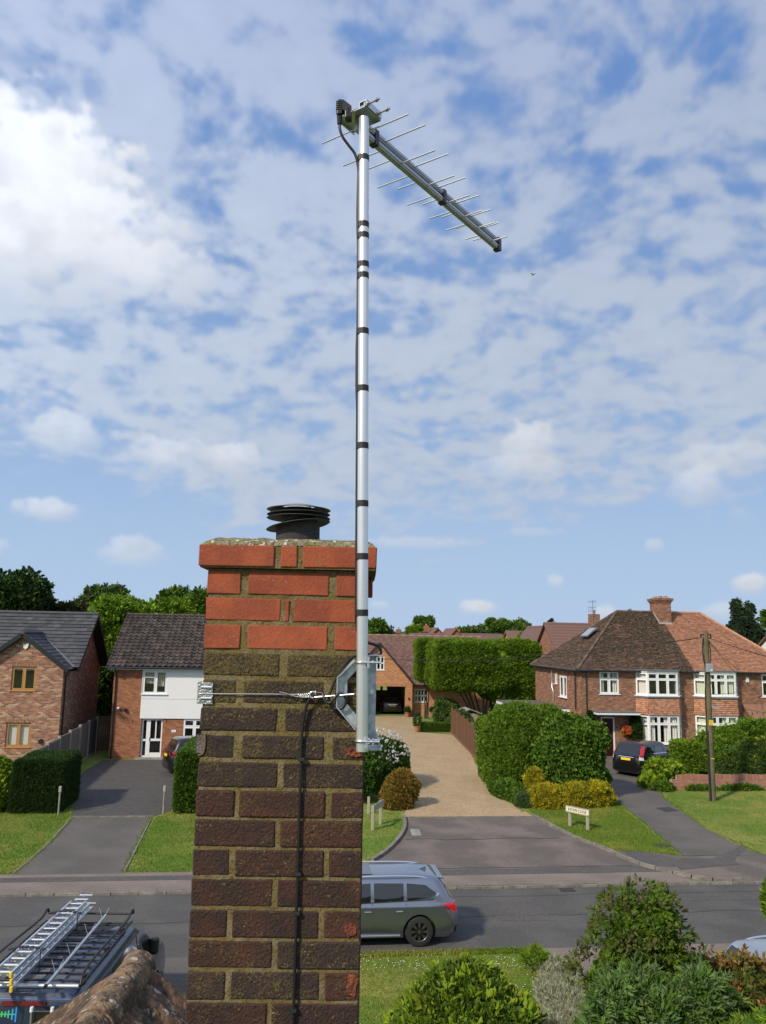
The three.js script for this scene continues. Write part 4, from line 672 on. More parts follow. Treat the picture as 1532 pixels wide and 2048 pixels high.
function lofted(levels) {
  const rings = levels.map((l) => outline(l)), pos = [], n = rings[0].length;
  const v = (k, i) => { const p = rings[k][(i + n) % n]; return [p[0], levels[k].y, p[1]]; };
  for (let k = 0; k + 1 < rings.length; k++) for (let i = 0; i < n; i++) pos.push(...v(k, i), ...v(k + 1, i), ...v(k + 1, i + 1), ...v(k, i), ...v(k + 1, i + 1), ...v(k, i + 1));
  const T = rings.length - 1, ct = [(levels[T].xr + levels[T].xf) / 2, levels[T].y + .004, 0], cb = [(levels[0].xr + levels[0].xf) / 2, levels[0].y, 0];
  for (let i = 0; i < n; i++) { pos.push(...v(T, i), ...ct, ...v(T, i + 1)); pos.push(...v(0, i + 1), ...cb, ...v(0, i)); }
  return mergeVertices(triGeo(pos).deleteAttribute('normal'), 1e-4);
}
const at = (levels, y, k) => { for (let i = 0; i + 1 < levels.length; i++) if (y <= levels[i + 1].y) return mix(levels[i][k], levels[i + 1][k], clamp((y - levels[i].y) / (levels[i + 1].y - levels[i].y))); return levels[levels.length - 1][k]; };
// flat pieces laid on the body: outline in (x, y) on a side, or (z, y) on the rear or front
function onSide(levels, pts, side, out = .006) { const g = new THREE.ShapeGeometry(poly(pts)), p = g.attributes.position; for (let i = 0; i < p.count; i++) { const y = p.getY(i); p.setZ(i, side * (at(levels, y, 'hw') + out)); } g.computeVertexNormals(); return g; }
function onEnd(levels, pts, end, out = .006) { const g = new THREE.ShapeGeometry(poly(pts)), p = g.attributes.position; for (let i = 0; i < p.count; i++) { const z = p.getX(i), y = p.getY(i), r = at(levels, y, 'r'), hw = at(levels, y, 'hw'), over = Math.max(0, Math.abs(z) - (hw - r)), dx = r - Math.sqrt(Math.max(0, r * r - over * over)); p.setXYZ(i, end < 0 ? at(levels, y, 'xr') - out + dx : at(levels, y, 'xf') + out - dx, y, z); } g.computeVertexNormals(); return g; }
const dense = (pts, n = 6) => pts.flatMap((p, i) => { const q = pts[(i + 1) % pts.length]; return Array.from({ length: n }, (_, k) => [mix(p[0], q[0], k / n), mix(p[1], q[1], k / n)]); });
function wheelParts(parent, x, z, r, w, side, spokes, rimMat) {
  const wh = grp('wheel', parent), g = new THREE.LatheGeometry([[r * .62, -w / 2], [r * .9, -w / 2], [r * .98, -w * .38], [r, -w * .2], [r, w * .2], [r * .98, w * .38], [r * .9, w / 2], [r * .62, w / 2]].map((p) => new THREE.Vector2(...p)), 32); g.rotateX(Math.PI / 2); g.translate(x, r, z); obj('tyre', g, mat.tyre, wh);
  const zo = z + side * (w / 2 - .03), back = rod([x, r, z - side * .05], [x, r, z + side * .02], r * .64, r * .64, 24), sp = [new THREE.TorusGeometry(r * .63, .016, 6, 32).translate(x, r, zo), rod([x, r, zo - side * .03], [x, r, zo + side * .012], .05, .045, 12)];
  for (let i = 0; i < spokes; i++) { const a = i / spokes * 6.283; for (const d of [-.09, .09]) sp.push(bar([x + Math.cos(a) * .04, r + Math.sin(a) * .04, zo], [x + Math.cos(a + d) * r * .62, r + Math.sin(a + d) * r * .62, zo], .026, .022, [0, 0, 1])); }
  obj('brake_disc', back, mat.blackSatin, wh); obj('rim', sp, rimMat || mat.aluDull, wh);
}
const paintOf = (c, met = .55, r = .34) => M(c, r, met, { physical: true, clearcoat: 1, clearcoatRoughness: .06 });
function carLevels(L, W, H, o = {}) {       // hatchback / estate stack, real size
  const h = L / 2, hw = W / 2, b = o.belt || H * .6, t = (y, xr, xf, k, r) => ({ y: y, xr, xf, hw: hw * k, r });
  return [t(.20, -h + .16, h - .14, .90, .25), t(.30, -h + .03, h - .03, .97, .32), t(.5, -h, h, 1, .34), t(.68, -h + .01, h - .03, 1, .36), t(b - .10, -h + .04, h - .12, .985, .38), t(b - .05, -h + .06, h - .24, .985, .38), t(b - .005, -h + .08, h - .75, .975, .3), t(b + .03, -h + .09, h - 1.18, .95, .22), t(b + .26 * (H - b), -h + (o.rake || .12) + .03, h - 1.38, .92, .2), t(b + .55 * (H - b), -h + (o.rake || .12) + .12, h - 1.62, .865, .2), t(b + .82 * (H - b), -h + (o.rake || .12) + .22, h - 1.88, .80, .2), t(b + .93 * (H - b), -h + (o.rake || .12) + .30, h - 2.05, .73, .2), t(b + .98 * (H - b), -h + (o.rake || .12) + .42, h - 2.25, .60, .2), t(H, -h + (o.rake || .12) + .7, h - 2.5, .34, .15)];
}
function makeCar(name, label, pos, heading, o) {
  const t = thing(name, label, 'car', [0, 0, 0], 0); t.base = null; t.position.set(...pos); t.rotation.y = heading;
  const { L, W, H } = o, lv = carLevels(L, W, H, o), b = o.belt || H * .6, r = o.wr || .34, wb = o.wb, paint = paintOf(o.paint, o.metal ?? .5, .32);
  let body = new Brush(lofted(lv)); body.geometry.computeVertexNormals(); body.updateMatrixWorld();
  for (const x of [wb / 2 + (o.shift || 0), -wb / 2 + (o.shift || 0)]) for (const s of [1, -1]) { const c = new Brush(new THREE.CylinderGeometry(r + .055, r + .055, .36, 28).rotateX(Math.PI / 2).translate(x, r, s * (W / 2 - .10))); c.updateMatrixWorld(); body = csg.evaluate(body, c, SUBTRACTION); }
  obj('body', toCreasedNormals(body.geometry.deleteAttribute('uv'), .6), paint, t);
  obj('underbody', rbox(-L / 2 + .3, L / 2 - .3, .16, .5, -W / 2 + .28, W / 2 - .28, .05), mat.blackSatin, t);
  for (const x of [wb / 2 + (o.shift || 0), -wb / 2 + (o.shift || 0)]) for (const s of [1, -1]) wheelParts(t, x, s * (W / 2 - .115), r, .22, s, o.spokes || 7, o.rim);
  const y1 = b + .05, y2 = b + .80 * (H - b), hx = L / 2, rk = o.rake || .12;
  for (const s of [1, -1]) {
    const B = o.bpillar ?? .12, C = o.cpillar ?? -.78;
    for (const p of [[[hx - 1.35, y1 + .01], [B + .04, y1 + .03], [B + .04, y2], [hx - 1.98, y2 - .03]], [[B - .04, y1 + .03], [C + .04, y1 + .06], [C + .04, y2 - .01], [B - .04, y2]], [[C - .04, y1 + .06], [-hx + rk + .50, y1 + .10], [-hx + rk + .36, y1 + .2], [-hx + rk + .62, y2 - .05], [C - .04, y2 - .01]]]) obj('side_window', onSide(lv, dense(p, 4), s, .006), mat.carGlass, t);
    obj('window_trim', onSide(lv, dense([[hx - 1.32, y1 - .022], [-hx + rk + .46, y1 + .06], [-hx + rk + .30, y1 + .2], [-hx + rk + .34, y1 + .215], [-hx + rk + .49, y1 + .085], [hx - 1.34, y1 + .0]], 6), s, .009), o.windowTrim || mat.chrome, t);
    for (const x of [B, C - .02]) obj('door_seam', onSide(lv, dense([[x - .006, .34], [x + .006, .34], [x + .006, y1], [x - .006, y1]], 8), s, .003), mat.black, t);
    for (const x of [B + .12, C + .16]) obj('door_handle', rbox(x - .1, x + .06, b - .13, b - .10, s * (at(lv, b - .1, 'hw') + .02) - .012, s * (at(lv, b - .1, 'hw') + .02) + .012, .01), o.handles || mat.chrome, t);
    obj('sill_trim', rbox(-wb / 2 + .45, wb / 2 - .45, .25, .29, s * (W / 2 - .02) - .015, s * (W / 2 - .02) + .015, .01), o.trim || mat.blackSatin, t);
    const mi = grp('mirror', t); obj('housing', rbox(hx - 1.5, hx - 1.32, b + .06, b + .2, s > 0 ? W / 2 - .04 : -W / 2 - .16, s > 0 ? W / 2 + .16 : -W / 2 + .04, .05, 3), o.mirror || paint, mi);
    if (o.rails) obj('roof_rail', tube([[hx - 2.0, y2 + .07, s * W * .36], [hx - 2.15, y2 + .105, s * W * .355], [-.3, y2 + .125, s * W * .355], [-hx + rk + .75, y2 + .10, s * W * .35], [-hx + rk + .5, y2 + .045, s * W * .35]], .022, 40, 8), o.rails, t);
    if (o.tail === 'vertical') { obj('tail_light', onEnd(lv, dense([[s * (W / 2 - .20), b + .02], [s * (W / 2 - .05), b - .02], [s * (W / 2 - .11), b + .5 * (H - b)], [s * (W / 2 - .15), y2], [s * (W / 2 - .26), y2]]), -1, .02), mat.redLight, t); obj('reversing_light', onEnd(lv, dense([[s * (W / 2 - .20), b - .14], [s * (W / 2 - .03), b - .16], [s * (W / 2 - .05), b - .025], [s * (W / 2 - .20), b + .015]]), -1, .018), mat.clearLight, t); }
    else { obj('tail_light', onEnd(lv, dense([[s * .46, b - .03], [s * (W / 2 - .02), b - .17], [s * (W / 2 - .02), b + .02], [s * .5, b + .05]]), -1, .01), mat.redLight, t); obj('tail_light', onSide(lv, dense([[-hx + .10, b - .16], [-hx + .36, b - .0], [-hx + .48, b + .02], [-hx + .14, b + .07]]), s, .008), mat.redLight, t); }
    obj('headlight', onEnd(lv, dense([[s * .5, b - .28], [s * (W / 2 - .05), b - .22], [s * (W / 2 - .06), b - .1], [s * .5, b - .16]]), 1, .01), mat.clearLight, t);
  }
  obj('rear_window', onEnd(lv, dense([[-W / 2 + .24, y1 + .03], [W / 2 - .24, y1 + .03], [W / 2 - .34, y2 + .02], [-W / 2 + .34, y2 + .02]], 8), -1, .008), mat.carGlass, t);
  obj('windscreen', onEnd(lv, dense([[-W / 2 + .16, y1], [W / 2 - .16, y1], [W / 2 - .27, y2 + .03], [-W / 2 + .27, y2 + .03]], 8), 1, .008), mat.carGlass, t);
  const py = o.plateY || b - .18; obj('number_plate', onEnd(lv, rect(-.26, .26, py - .055, py + .055), -1, .022), mat.plate, t);
  obj('tailgate_trim', onEnd(lv, dense(rect(-.42, .42, py + .09, py + .12), 6), -1, .02), o.trim2 || mat.chrome, t);
  obj('bumper', onEnd(lv, dense(rect(-W / 2 + .1, W / 2 - .1, .27, .42), 10), -1, .03), o.bumper || mat.blackSatin, t);
  obj('wiper', bar([-L / 2 + rk + .02, y1 + .06, -.05], [-L / 2 + rk + .02, y1 + .1, .3], .02), mat.black, t);
  if (o.spoiler) obj('spoiler', prism([[-hx + rk + .14, y2 + .03], [-hx + rk + .5, y2 + .05], [-hx + rk + .55, y2 + .09], [-hx + rk + .16, y2 + .055]], [], -W * .31, W * .31), paint, t);
  if (o.fin) obj('aerial_fin', prism([[-hx + .9, H - .01], [-hx + .68, H - .03], [-hx + .7, H + .06]], [], -.02, .02), paint, t);
  if (o.sunroof) obj('roof_glass', box(-.25, .55, H - .012, H + .008, -.42, .42), mat.carGlass, t);
  return t;
}
makeCar('parked_suv', 'metallic grey SUV with silver roof rails parked at the kerb behind the chimney', [1.99, .012, -20.62], Math.PI, { L: 4.62, W: 1.80, H: 1.50, belt: .91, wb: 2.67, shift: 0, paint: [.27, .29, .34], metal: .9, rails: mat.alu, spoiler: true, fin: true, sunroof: true, rake: .20, bpillar: -.22, cpillar: -1.0, trim: mat.aluDull, spokes: 8, plateY: .74, wr: .335, rim: M([.25, .25, .26], .3, .9) });
makeCar('black_suv', 'black SUV with tall red tail lights on the tarmac drive beside the bay window', [18.95, .47, -41.35], Math.atan2(.60, .80), { L: 4.5, W: 1.80, H: 1.66, belt: 1.02, wb: 2.62, paint: [.006, .006, .007], metal: .2, tail: 'vertical', rake: .24, plateY: .88, spokes: 5 });
makeCar('garage_car', 'black car standing inside the open garage', [9.35, .62, -73.1], Math.PI / 2, { L: 4.5, W: 1.86, H: 1.5, belt: .92, wb: 2.7, paint: [.012, .013, .016], metal: .4, rake: .25 });
makeCar('black_mpv', 'black people carrier behind the clipped hedge in the forecourt', [-3.55, .5, -41.5], Math.atan2(.37, .93), { L: 4.4, W: 1.78, H: 1.72, belt: 1.05, wb: 2.7, paint: [.008, .008, .009], metal: .2, rake: .2, plateY: .92 });
makeCar('silver_car', 'silver car with roof rails half hidden behind the orange tipped shrub', [10.4, .06, -15.0], .04, { L: 4.5, W: 1.8, H: 1.48, belt: .92, wb: 2.65, paint: [.50, .52, .54], metal: .8, rails: mat.alu, rake: .3 });

// ---------------------------------------------------------------- blue van with roof rack
{
  const lab = 'dark blue van with black roof rack parked on the drive below the eaves', t = thing('van', lab, 'van', [0, 0, 0], 0); t.base = null; t.position.set(-3.33, .06, -15.36); t.rotation.y = Math.PI / 2 - .09;
  const L = 4.97, h = L / 2, lv = [[.25, -h + .08, h - .2, .90, .2], [.35, -h + .01, h - .04, .95, .28], [.6, -h, h, .97, .3], [.9, -h, h - .05, .96, .32], [1.05, -h + .01, h - .2, .95, .32], [1.16, -h + .015, h - .75, .94, .25], [1.22, -h + .02, h - 1.05, .93, .2], [1.5, -h + .03, h - 1.42, .88, .16], [1.74, -h + .05, h - 1.76, .82, .15], [1.84, -h + .07, h - 1.95, .78, .15], [1.90, -h + .12, h - 2.05, .72, .15], [1.925, -h + .25, h - 2.2, .6, .15]].map(([y, xr, xf, hw, r]) => ({ y, xr, xf, hw, r }));
  const blue = paintOf([.005, .016, .05], 0, .5);
  let body = new Brush(lofted(lv)); body.geometry.computeVertexNormals(); body.updateMatrixWorld();
  for (const x of [1.45, -1.48]) for (const s of [1, -1]) { const c = new Brush(new THREE.CylinderGeometry(.39, .39, .36, 28).rotateX(Math.PI / 2).translate(x, .34, s * .86)); c.updateMatrixWorld(); body = csg.evaluate(body, c, SUBTRACTION); }
  obj('body', toCreasedNormals(body.geometry.deleteAttribute('uv'), .6), blue, t);
  for (const x of [1.45, -1.48]) for (const s of [1, -1]) wheelParts(t, x, s * .845, .335, .22, s, 5);
  obj('underbody', rbox(-2.2, 2.2, .18, .5, -.6, .6, .05), mat.blackSatin, t);
  for (const s of [1, -1]) {
    obj('side_window', onSide(lv, dense([[h - 1.15, 1.26], [.38, 1.24], [.38, 1.74], [h - 1.72, 1.72]], 4), s), mat.carGlass, t);
    obj('side_window', onSide(lv, dense([[.30, 1.26], [-1.0, 1.26], [-1.0, 1.72], [.30, 1.74]], 4), s), mat.carGlass, t);
    for (const x of [.34, -1.05]) obj('door_seam', onSide(lv, dense([[x - .006, .4], [x + .006, .4], [x + .006, 1.78], [x - .006, 1.78]], 8), s, .003), mat.black, t);
    const mi = grp('mirror', t); obj('housing', rbox(1.05, 1.2, 1.16, 1.46, s > 0 ? .90 : -1.07, s > 0 ? 1.07 : -.90, .06, 3), mat.blackSatin, mi); obj('arm', rbox(1.1, 1.2, 1.2, 1.28, s > 0 ? .80 : -.92, s > 0 ? .92 : -.80, .02), mat.blackSatin, mi);
    obj('tail_light', onEnd(lv, dense([[s * .82, .75], [s * .93, .75], [s * .9, 1.35], [s * .80, 1.35]]), -1, .015), mat.redLight, t);
  }
  obj('windscreen', onEnd(lv, dense([[-.78, 1.24], [.78, 1.24], [.68, 1.8], [-.68, 1.8]], 8), 1), mat.carGlass, t);
  obj('high_brake_light', onEnd(lv, dense(rect(-.31, .31, 1.76, 1.82), 6), -1, .03), M([.13, .008, .01], .25), t);
  obj('roof_edge_trim', onEnd(lv, dense(rect(-.66, .66, 1.835, 1.845), 6), -1, .012), M([.05, .13, .3], .3, .4), t);
  obj('door_seam', onEnd(lv, dense(rect(-.006, .006, .4, 1.84), 8), -1, .004), mat.black, t);
  for (const s of [1]) { obj('door_glass', onEnd(lv, dense([[.12, 1.15], [.66, 1.15], [.60, 1.66], [.12, 1.66]], 6), -1, .006), mat.carGlass, t); }
  // grab bars with white capped stand-offs on the rear doors
  for (const z of [.15, .44]) { const gb = grp('door_rail', t); obj('post', rod([-h - .05, 1.05, z], [-h - .05, 1.74, z], .014, .014, 8), mat.aluDull, gb); obj('cap', rod([-h - .05, 1.72, z], [-h - .05, 1.78, z], .028, .024, 10), mat.whiteUpvc, gb); }
  obj('door_rail_bar', rod([-h - .05, 1.72, .15], [-h - .05, 1.72, .44], .018), mat.blackSatin, t);
  // emblem of upright bars in green to blue, and the lettering under it
  [[-.30, .035], [-.25, .035], [-.205, .05], [-.15, .07], [-.10, .10]].forEach(([z, hh], i) => obj('emblem_bar', onEnd(lv, dense(rect(z - .011, z + .011, 1.645 - hh, 1.645 + hh), 2), -1, .006), M(mix3([.10, .60, .06], [.02, .28, .80], i / 4), .5), t));
  [[-.36, .035], [-.41, .05], [-.46, .08]].forEach(([z, hh]) => obj('emblem_bar', onEnd(lv, dense(rect(z - .011, z + .011, 1.645 - hh, 1.645 + hh), 2), -1, .006), M([.12, .6, .05], .5), t));
  obj('emblem_bar', onEnd(lv, dense(rect(-.46, -.10, 1.637, 1.653), 4), -1, .007), M([.05, .5, .25], .5), t);
  { const cv = document.createElement('canvas'); cv.width = 512; cv.height = 128; const c = cv.getContext('2d'); c.fillStyle = '#0c1c38'; c.fillRect(0, 0, 512, 128); c.fillStyle = '#e6e8ea'; c.font = 'bold 100px sans-serif'; c.textAlign = 'right'; c.fillText('services', 505, 90); const tx = new THREE.CanvasTexture(cv); tx.colorSpace = THREE.SRGBColorSpace; const g = new THREE.PlaneGeometry(.44, .11); g.rotateY(-Math.PI / 2); g.translate(-h - .004, 1.45, -.23); obj('lettering', g, M([1, 1, 1], .5, 0, { map: tx }), t); }
  // roof rack
  const rack = grp('roof_rack', t), ry = 1.99, x0 = -h + .14, x1 = .22, blk = M([.014, .014, .015], .45);
  for (let i = 0; i < 10; i++) { const x = mix(x0 + .18, x1 - .1, i / 9); obj('cross_bar', rod([x, ry, -.74], [x, ry, .74], .016, .016, 8), blk, rack); }
  for (const s of [1, -1]) { obj('side_rail', [tube([[x0, ry, s * .75], [x0 + .1, ry + .12, s * .75], [x1 - .1, ry + .14, s * .75], [x1 + .12, ry + .20, s * .75], [x1 + .16, ry + .12, s * .75]], .02, 40, 8), rod([x0, ry, s * .75], [x1 + .1, ry, s * .75], .018)], blk, rack); for (const x of [x0 + .3, -.95, -.1]) obj('foot', [rbox(x - .05, x + .05, 1.85, ry + .04, s * .70 - .03, s * .70 + .03, .01)], blk, rack); }
  obj('front_bar', [rod([x1 + .12, ry + .12, -.74], [x1 + .12, ry + .12, .74], .018), rod([x1, ry, -.74], [x1, ry, .74], .016)], blk, rack); obj('rear_roller', rod([x0 - .04, ry + .01, -.74], [x0 - .04, ry + .01, .74], .028, .028, 12), mat.aluDull, rack);
  // ladder, strapped along the rack on the far side, and an aerial pole: things of their own
  const base = (o) => { o.base = null; o.position.copy(t.position); o.rotation.y = t.rotation.y; return o; };
  const ld = base(thing('extension_ladder', 'aluminium extension ladder lying on the van roof rack', 'ladder', [0, 0, 0], 0));
  const lx0 = -2.82, lx1 = .55, lz = [-.04, -.42], ly = 2.10;
  for (const [k, dy, inset] of [[0, 0, 0], [1, .075, .03], [2, .15, .06]]) for (const s of [0, 1]) { const z = s ? lz[1] + inset : lz[0] - inset; obj('stile', rbox(lx0 + k * .05, lx1 - k * .1, ly + dy, ly + dy + .068, z - .016, z + .016, .006), mat.alu, ld); obj('stile_cap', rbox(lx0 + k * .05 - .05, lx0 + k * .05 - .001, ly + dy - .004, ly + dy + .072, z - .02, z + .02, .008), M([.75, .5, .03], .5), ld); }
  for (let i = 0; i < 15; i++) { const x = lx0 + .16 + i * .245; obj('rung', rbox(x - .026, x + .026, ly + .165, ly + .2, lz[1] + .07, lz[0] - .07, .008), mat.alu, ld); if (i % 1 === 0) obj('rung', rbox(x - .017 + .03, x + .017 + .03, ly + .02, ly + .05, lz[1] + .01, lz[0] - .01, .008), mat.alu, ld); }
  for (const x of [-1.95, -.35]) { const cl = obj('ladder_clamp', [...Array.from({ length: 7 }, (_, i) => rbox(x - .03, x + .03, ly + .225 + .03 * Math.sin(i / 6 * Math.PI), ly + .25 + .03 * Math.sin(i / 6 * Math.PI), lz[1] - .06 + i * .08, lz[1] + i * .08, .008)), rod([x, ly - .1, lz[0] + .04], [x, ly + .24, lz[0] + .04], .008)], blk, ld); }
  const wb = base(thing('plank', 'pale board lying beside the ladder on the van roof rack', 'board', [0, 0, 0], 0)); obj('board', rbox(-2.1, -.6, 2.04, 2.07, -.62, -.50, .006), M([.6, .6, .58], .6), wb);
  const ap = base(thing('aerial_pole', 'thin silver pole with wire prongs lying across the van roof rack', 'pole', [0, 0, 0], 0));
  obj('tube', rod([-2.58, 2.08, .34], [.28, 2.10, .29], .024, .024, 12), mat.aluDull, ap); obj('cap', rod([-2.62, 2.08, .34], [-2.58, 2.08, .34], .026), mat.black, ap);
  for (const x of [-2.2, -1.55, -.7, .1]) for (const d of [-.09, .09]) obj('prong', rod([x, 2.09, .34 - (x + 2.58) * .017], [x + .05, 2.27, .34 - (x + 2.58) * .017 + d], .004, .003, 5), mat.aluDull, ap);
}

// ---------------------------------------------------------------- fences, wall, posts, signs, pole and wires
{ // concrete post fence between the two forecourts
  const x = -10.25, n = 7, t = thing('panel_fence', 'grey wooden panel fence with concrete posts between the two houses', 'fence', [x, gy(-34), -34]), wm = [0, 1, 2].map((i) => M([.13 + .02 * i, .115 + .018 * i, .10 + .016 * i], .95));
  for (let i = 0; i <= n; i++) { const z = -34 - i * 1.86, y = gy(z); obj('post', uvm(prismY([[x - .06, z - .06], [x + .06, z - .06], [x + .06, z + .06], [x - .06, z + .06]], y - .1, y + 1.95)), mat.concrete, t); if (i < n) { const z1 = z - 1.86, yb = gy(z - .9); for (let k = 0; k < 13; k++) { const g = bar([x, yb + .12 + k * .135, z - .065], [x, yb + .12 + k * .135, z1 + .065], .02, .15); obj('board', g, wm[(i * 5 + k * 3) % 3], t); } obj('capping', bar([x, yb + 1.86, z - .065], [x, yb + 1.86, z1 + .065], .06, .03), wm[1], t); obj('gravel_board', uvm(bar([x, yb + .02, z - .065], [x, yb + .02, z1 + .065], .04, .2)), mat.concrete, t); } }
}
{ // gate closing the passage between the houses
  const t = thing('timber_gate', 'dark timber fence panel closing the passage between the two houses', 'fence', [-10.2, .6, -48]); for (let i = 0; i < 16; i++) obj('board', rbox(-11.18 + i * .128, -11.18 + i * .128 + .12, .62, 2.5, -48.02, -48, .004), M([.12, .085, .055], .9), t); for (const y of [.95, 2.2]) obj('rail', box(-11.18, -9.13, y - .04, y + .04, -48.06, -48.021), M([.12, .085, .055], .9), t);
}
{ // brown close boarded fence by the gravel
  const t = thing('board_fence', 'dark brown close boarded fence beside the gravel drive', 'fence', [11.1, .6, -47.5]), A = [10.55, -43.5], B = [11.8, -57.6], n = 96, wm = [0, 1, 2, 3].map((i) => M([.115 + .018 * i, .058 + .01 * i, .035 + .006 * i], .9));
  for (let i = 0; i < n; i++) { const f = i / n, x = mix(A[0], B[0], f), z = mix(A[1], B[1], f), x2 = mix(A[0], B[0], (i + .93) / n), z2 = mix(A[1], B[1], (i + .93) / n), y = gy(z), h = 1.68 + R(-.012, .012); obj('board', bar([x - .012, y + .03 + h / 2, z], [x2 + .006, y + .03 + h / 2, z2], .018, h), wm[Math.floor(rnd() * 4)], t); }
  for (let i = 0; i < 8; i++) { const f = i / 7, z = mix(A[1], B[1], f), x = mix(A[0], B[0], f) + .09; obj('post', box(x - .05, x + .05, gy(z), gy(z) + 1.78, z - .05, z + .05), wm[1], t); }
  obj('gravel_board', bar([A[0] - .02, gy(A[1]) + .08, A[1]], [B[0] - .02, .68, B[1]], .03, .16), wm[3], t);
}
{ // garden shed roof behind it
  const t = thing('garden_shed', 'small grey felt roofed shed behind the brown fence', 'shed', [13.6, .6, -60]); obj('wall', box(13.0, 14.4, .6, 1.75, -61.5, -60), mat.wood, t); obj('roof_slope', [bar([12.8, 1.72, -60.7], [13.7, 2.05, -60.7], 1.9, .06), bar([14.6, 1.72, -60.7], [13.7, 2.05, -60.7], 1.9, .06)], M([.28, .28, .27], .9), t);
}
{ // garden wall with stepped brick-on-end top
  const t = thing('garden_wall', 'low red brick garden wall with bricks on end along its top', 'wall', [18.1, gy(-37.1), -37.1]), z = -37.15, y0 = gy(z), bm = [[.36, .16, .10], [.30, .13, .09], [.40, .20, .13], [.33, .17, .12]].map((c) => M(c, .95)), mm = M([.36, .31, .25], 1);
  obj('mortar', box(18.1, 26.2, y0 - .1, y0 + .44, z - .1, z - .006), mm, t); obj('mortar', box(18.4, 26.2, y0 + .44, y0 + .62, z - .09, z - .012), mm, t);
  for (let r = 0; r < 6; r++) for (let i = 0; i < 36; i++) { const x = 18.08 + i * .225 + (r & 1 ? .11 : 0); obj('brick', rbox(x + .005, x + .22, y0 + r * .075, y0 + r * .075 + .065, z - .1, z + R(0, .006), .006), bm[Math.floor(rnd() * 4)], t); }
  for (let i = 0; i < 104; i++) { const x = 18.42 + i * .075, st = Math.floor(i / 6) % 3, h = .20 + [0, .035, .015][st]; obj('brick', rbox(x + .004, x + .069, y0 + .452, y0 + .452 + h, z - .1, z + R(-.004, .008), .006), bm[Math.floor(rnd() * 4)], t); }
}
for (const [x, z, l] of [[-8.39, -33.07, 'thin weathered marker post beside the dark hedge and drive'], [-4.5, -33.12, 'thin weathered marker post beside the clipped hedge by the forecourt']]) {
  const t = thing('marker_post', l, 'post', [x, gy(z), z], 0, 'drive marker posts'); obj('shaft', uvm(rod([x, gy(z) - .1, z], [x, gy(z) + .82, z], .035, .032, 10)), mat.concrete, t); obj('cap', rbox(x - .05, x + .05, gy(z) + .821, gy(z) + 1.05, z - .05, z + .05, .02), mat.postWood, t);
}
{ const t = thing('marker_post', 'short pale stump under the white flowering bush', 'post', [3.45, gy(-32.9), -32.9], 0); const y = gy(-32.9); obj('shaft', rbox(3.40, 3.5, y - .1, y + .65, -32.95, -32.85, .015), mat.postWood, t); }
function nameSign(label, A, B, h, text) {
  const t = thing('street_sign', label, 'sign', [A[0], gy(A[1]), A[1]], 0, 'street name signs'), d = new V3(B[0] - A[0], 0, B[1] - A[1]), L = d.length(); d.normalize();
  for (const P of [A, B]) { const y = gy(P[1]); obj('post', uvm(rbox(P[0] - .05, P[0] + .05, y - .1, y + h, P[1] - .05, P[1] + .05, .012)), mat.postWood, t); }
  const n = new V3(-d.z, 0, d.x); if (n.z < 0) n.negate();
  const ya = gy(A[1]) + h - .08, yb = gy(B[1]) + h - .08, e = .13, a = [A[0] - d.x * e + n.x * .07, ya, A[1] - d.z * e + n.z * .07], b = [B[0] + d.x * e + n.x * .07, yb, B[1] + d.z * e + n.z * .07];
  obj('back_board', bar(a, b, .03, .24), mat.postWood, t);
  const cv = document.createElement('canvas'); cv.width = 512; cv.height = 96; const c = cv.getContext('2d'); c.fillStyle = '#d9d2b8'; c.fillRect(0, 0, 512, 96); c.strokeStyle = '#3a352c'; c.lineWidth = 5; c.strokeRect(5, 5, 502, 86);
  if (text) { c.fillStyle = '#2a261f'; c.font = 'bold 62px sans-serif'; c.textAlign = 'center'; c.fillText(text, 256, 70); }
  const tx = new THREE.CanvasTexture(cv); tx.colorSpace = THREE.SRGBColorSpace;
  const g = new THREE.PlaneGeometry(L + 2 * e - .02, .21); g.applyMatrix4(new THREE.Matrix4().makeBasis(new V3(b[0] - a[0], b[1] - a[1], b[2] - a[2]).normalize(), new V3(0, 1, 0), n)); g.translate((a[0] + b[0]) / 2 + n.x * .02, (a[1] + b[1]) / 2, (a[2] + b[2]) / 2 + n.z * .02);
  obj('name_plate', g, text ? M([1, 1, 1], .6, 0, { map: tx }) : mat.postWood, t);
}
nameSign('wooden street name sign on two posts in front of the yellow shrub', [10.95, -30.85], [11.42, -30.25], .72, 'EATON CLOSE');
nameSign('wooden sign on two posts beside the orange tipped bush', [3.36, -30.55], [3.74, -31.35], .85, null);
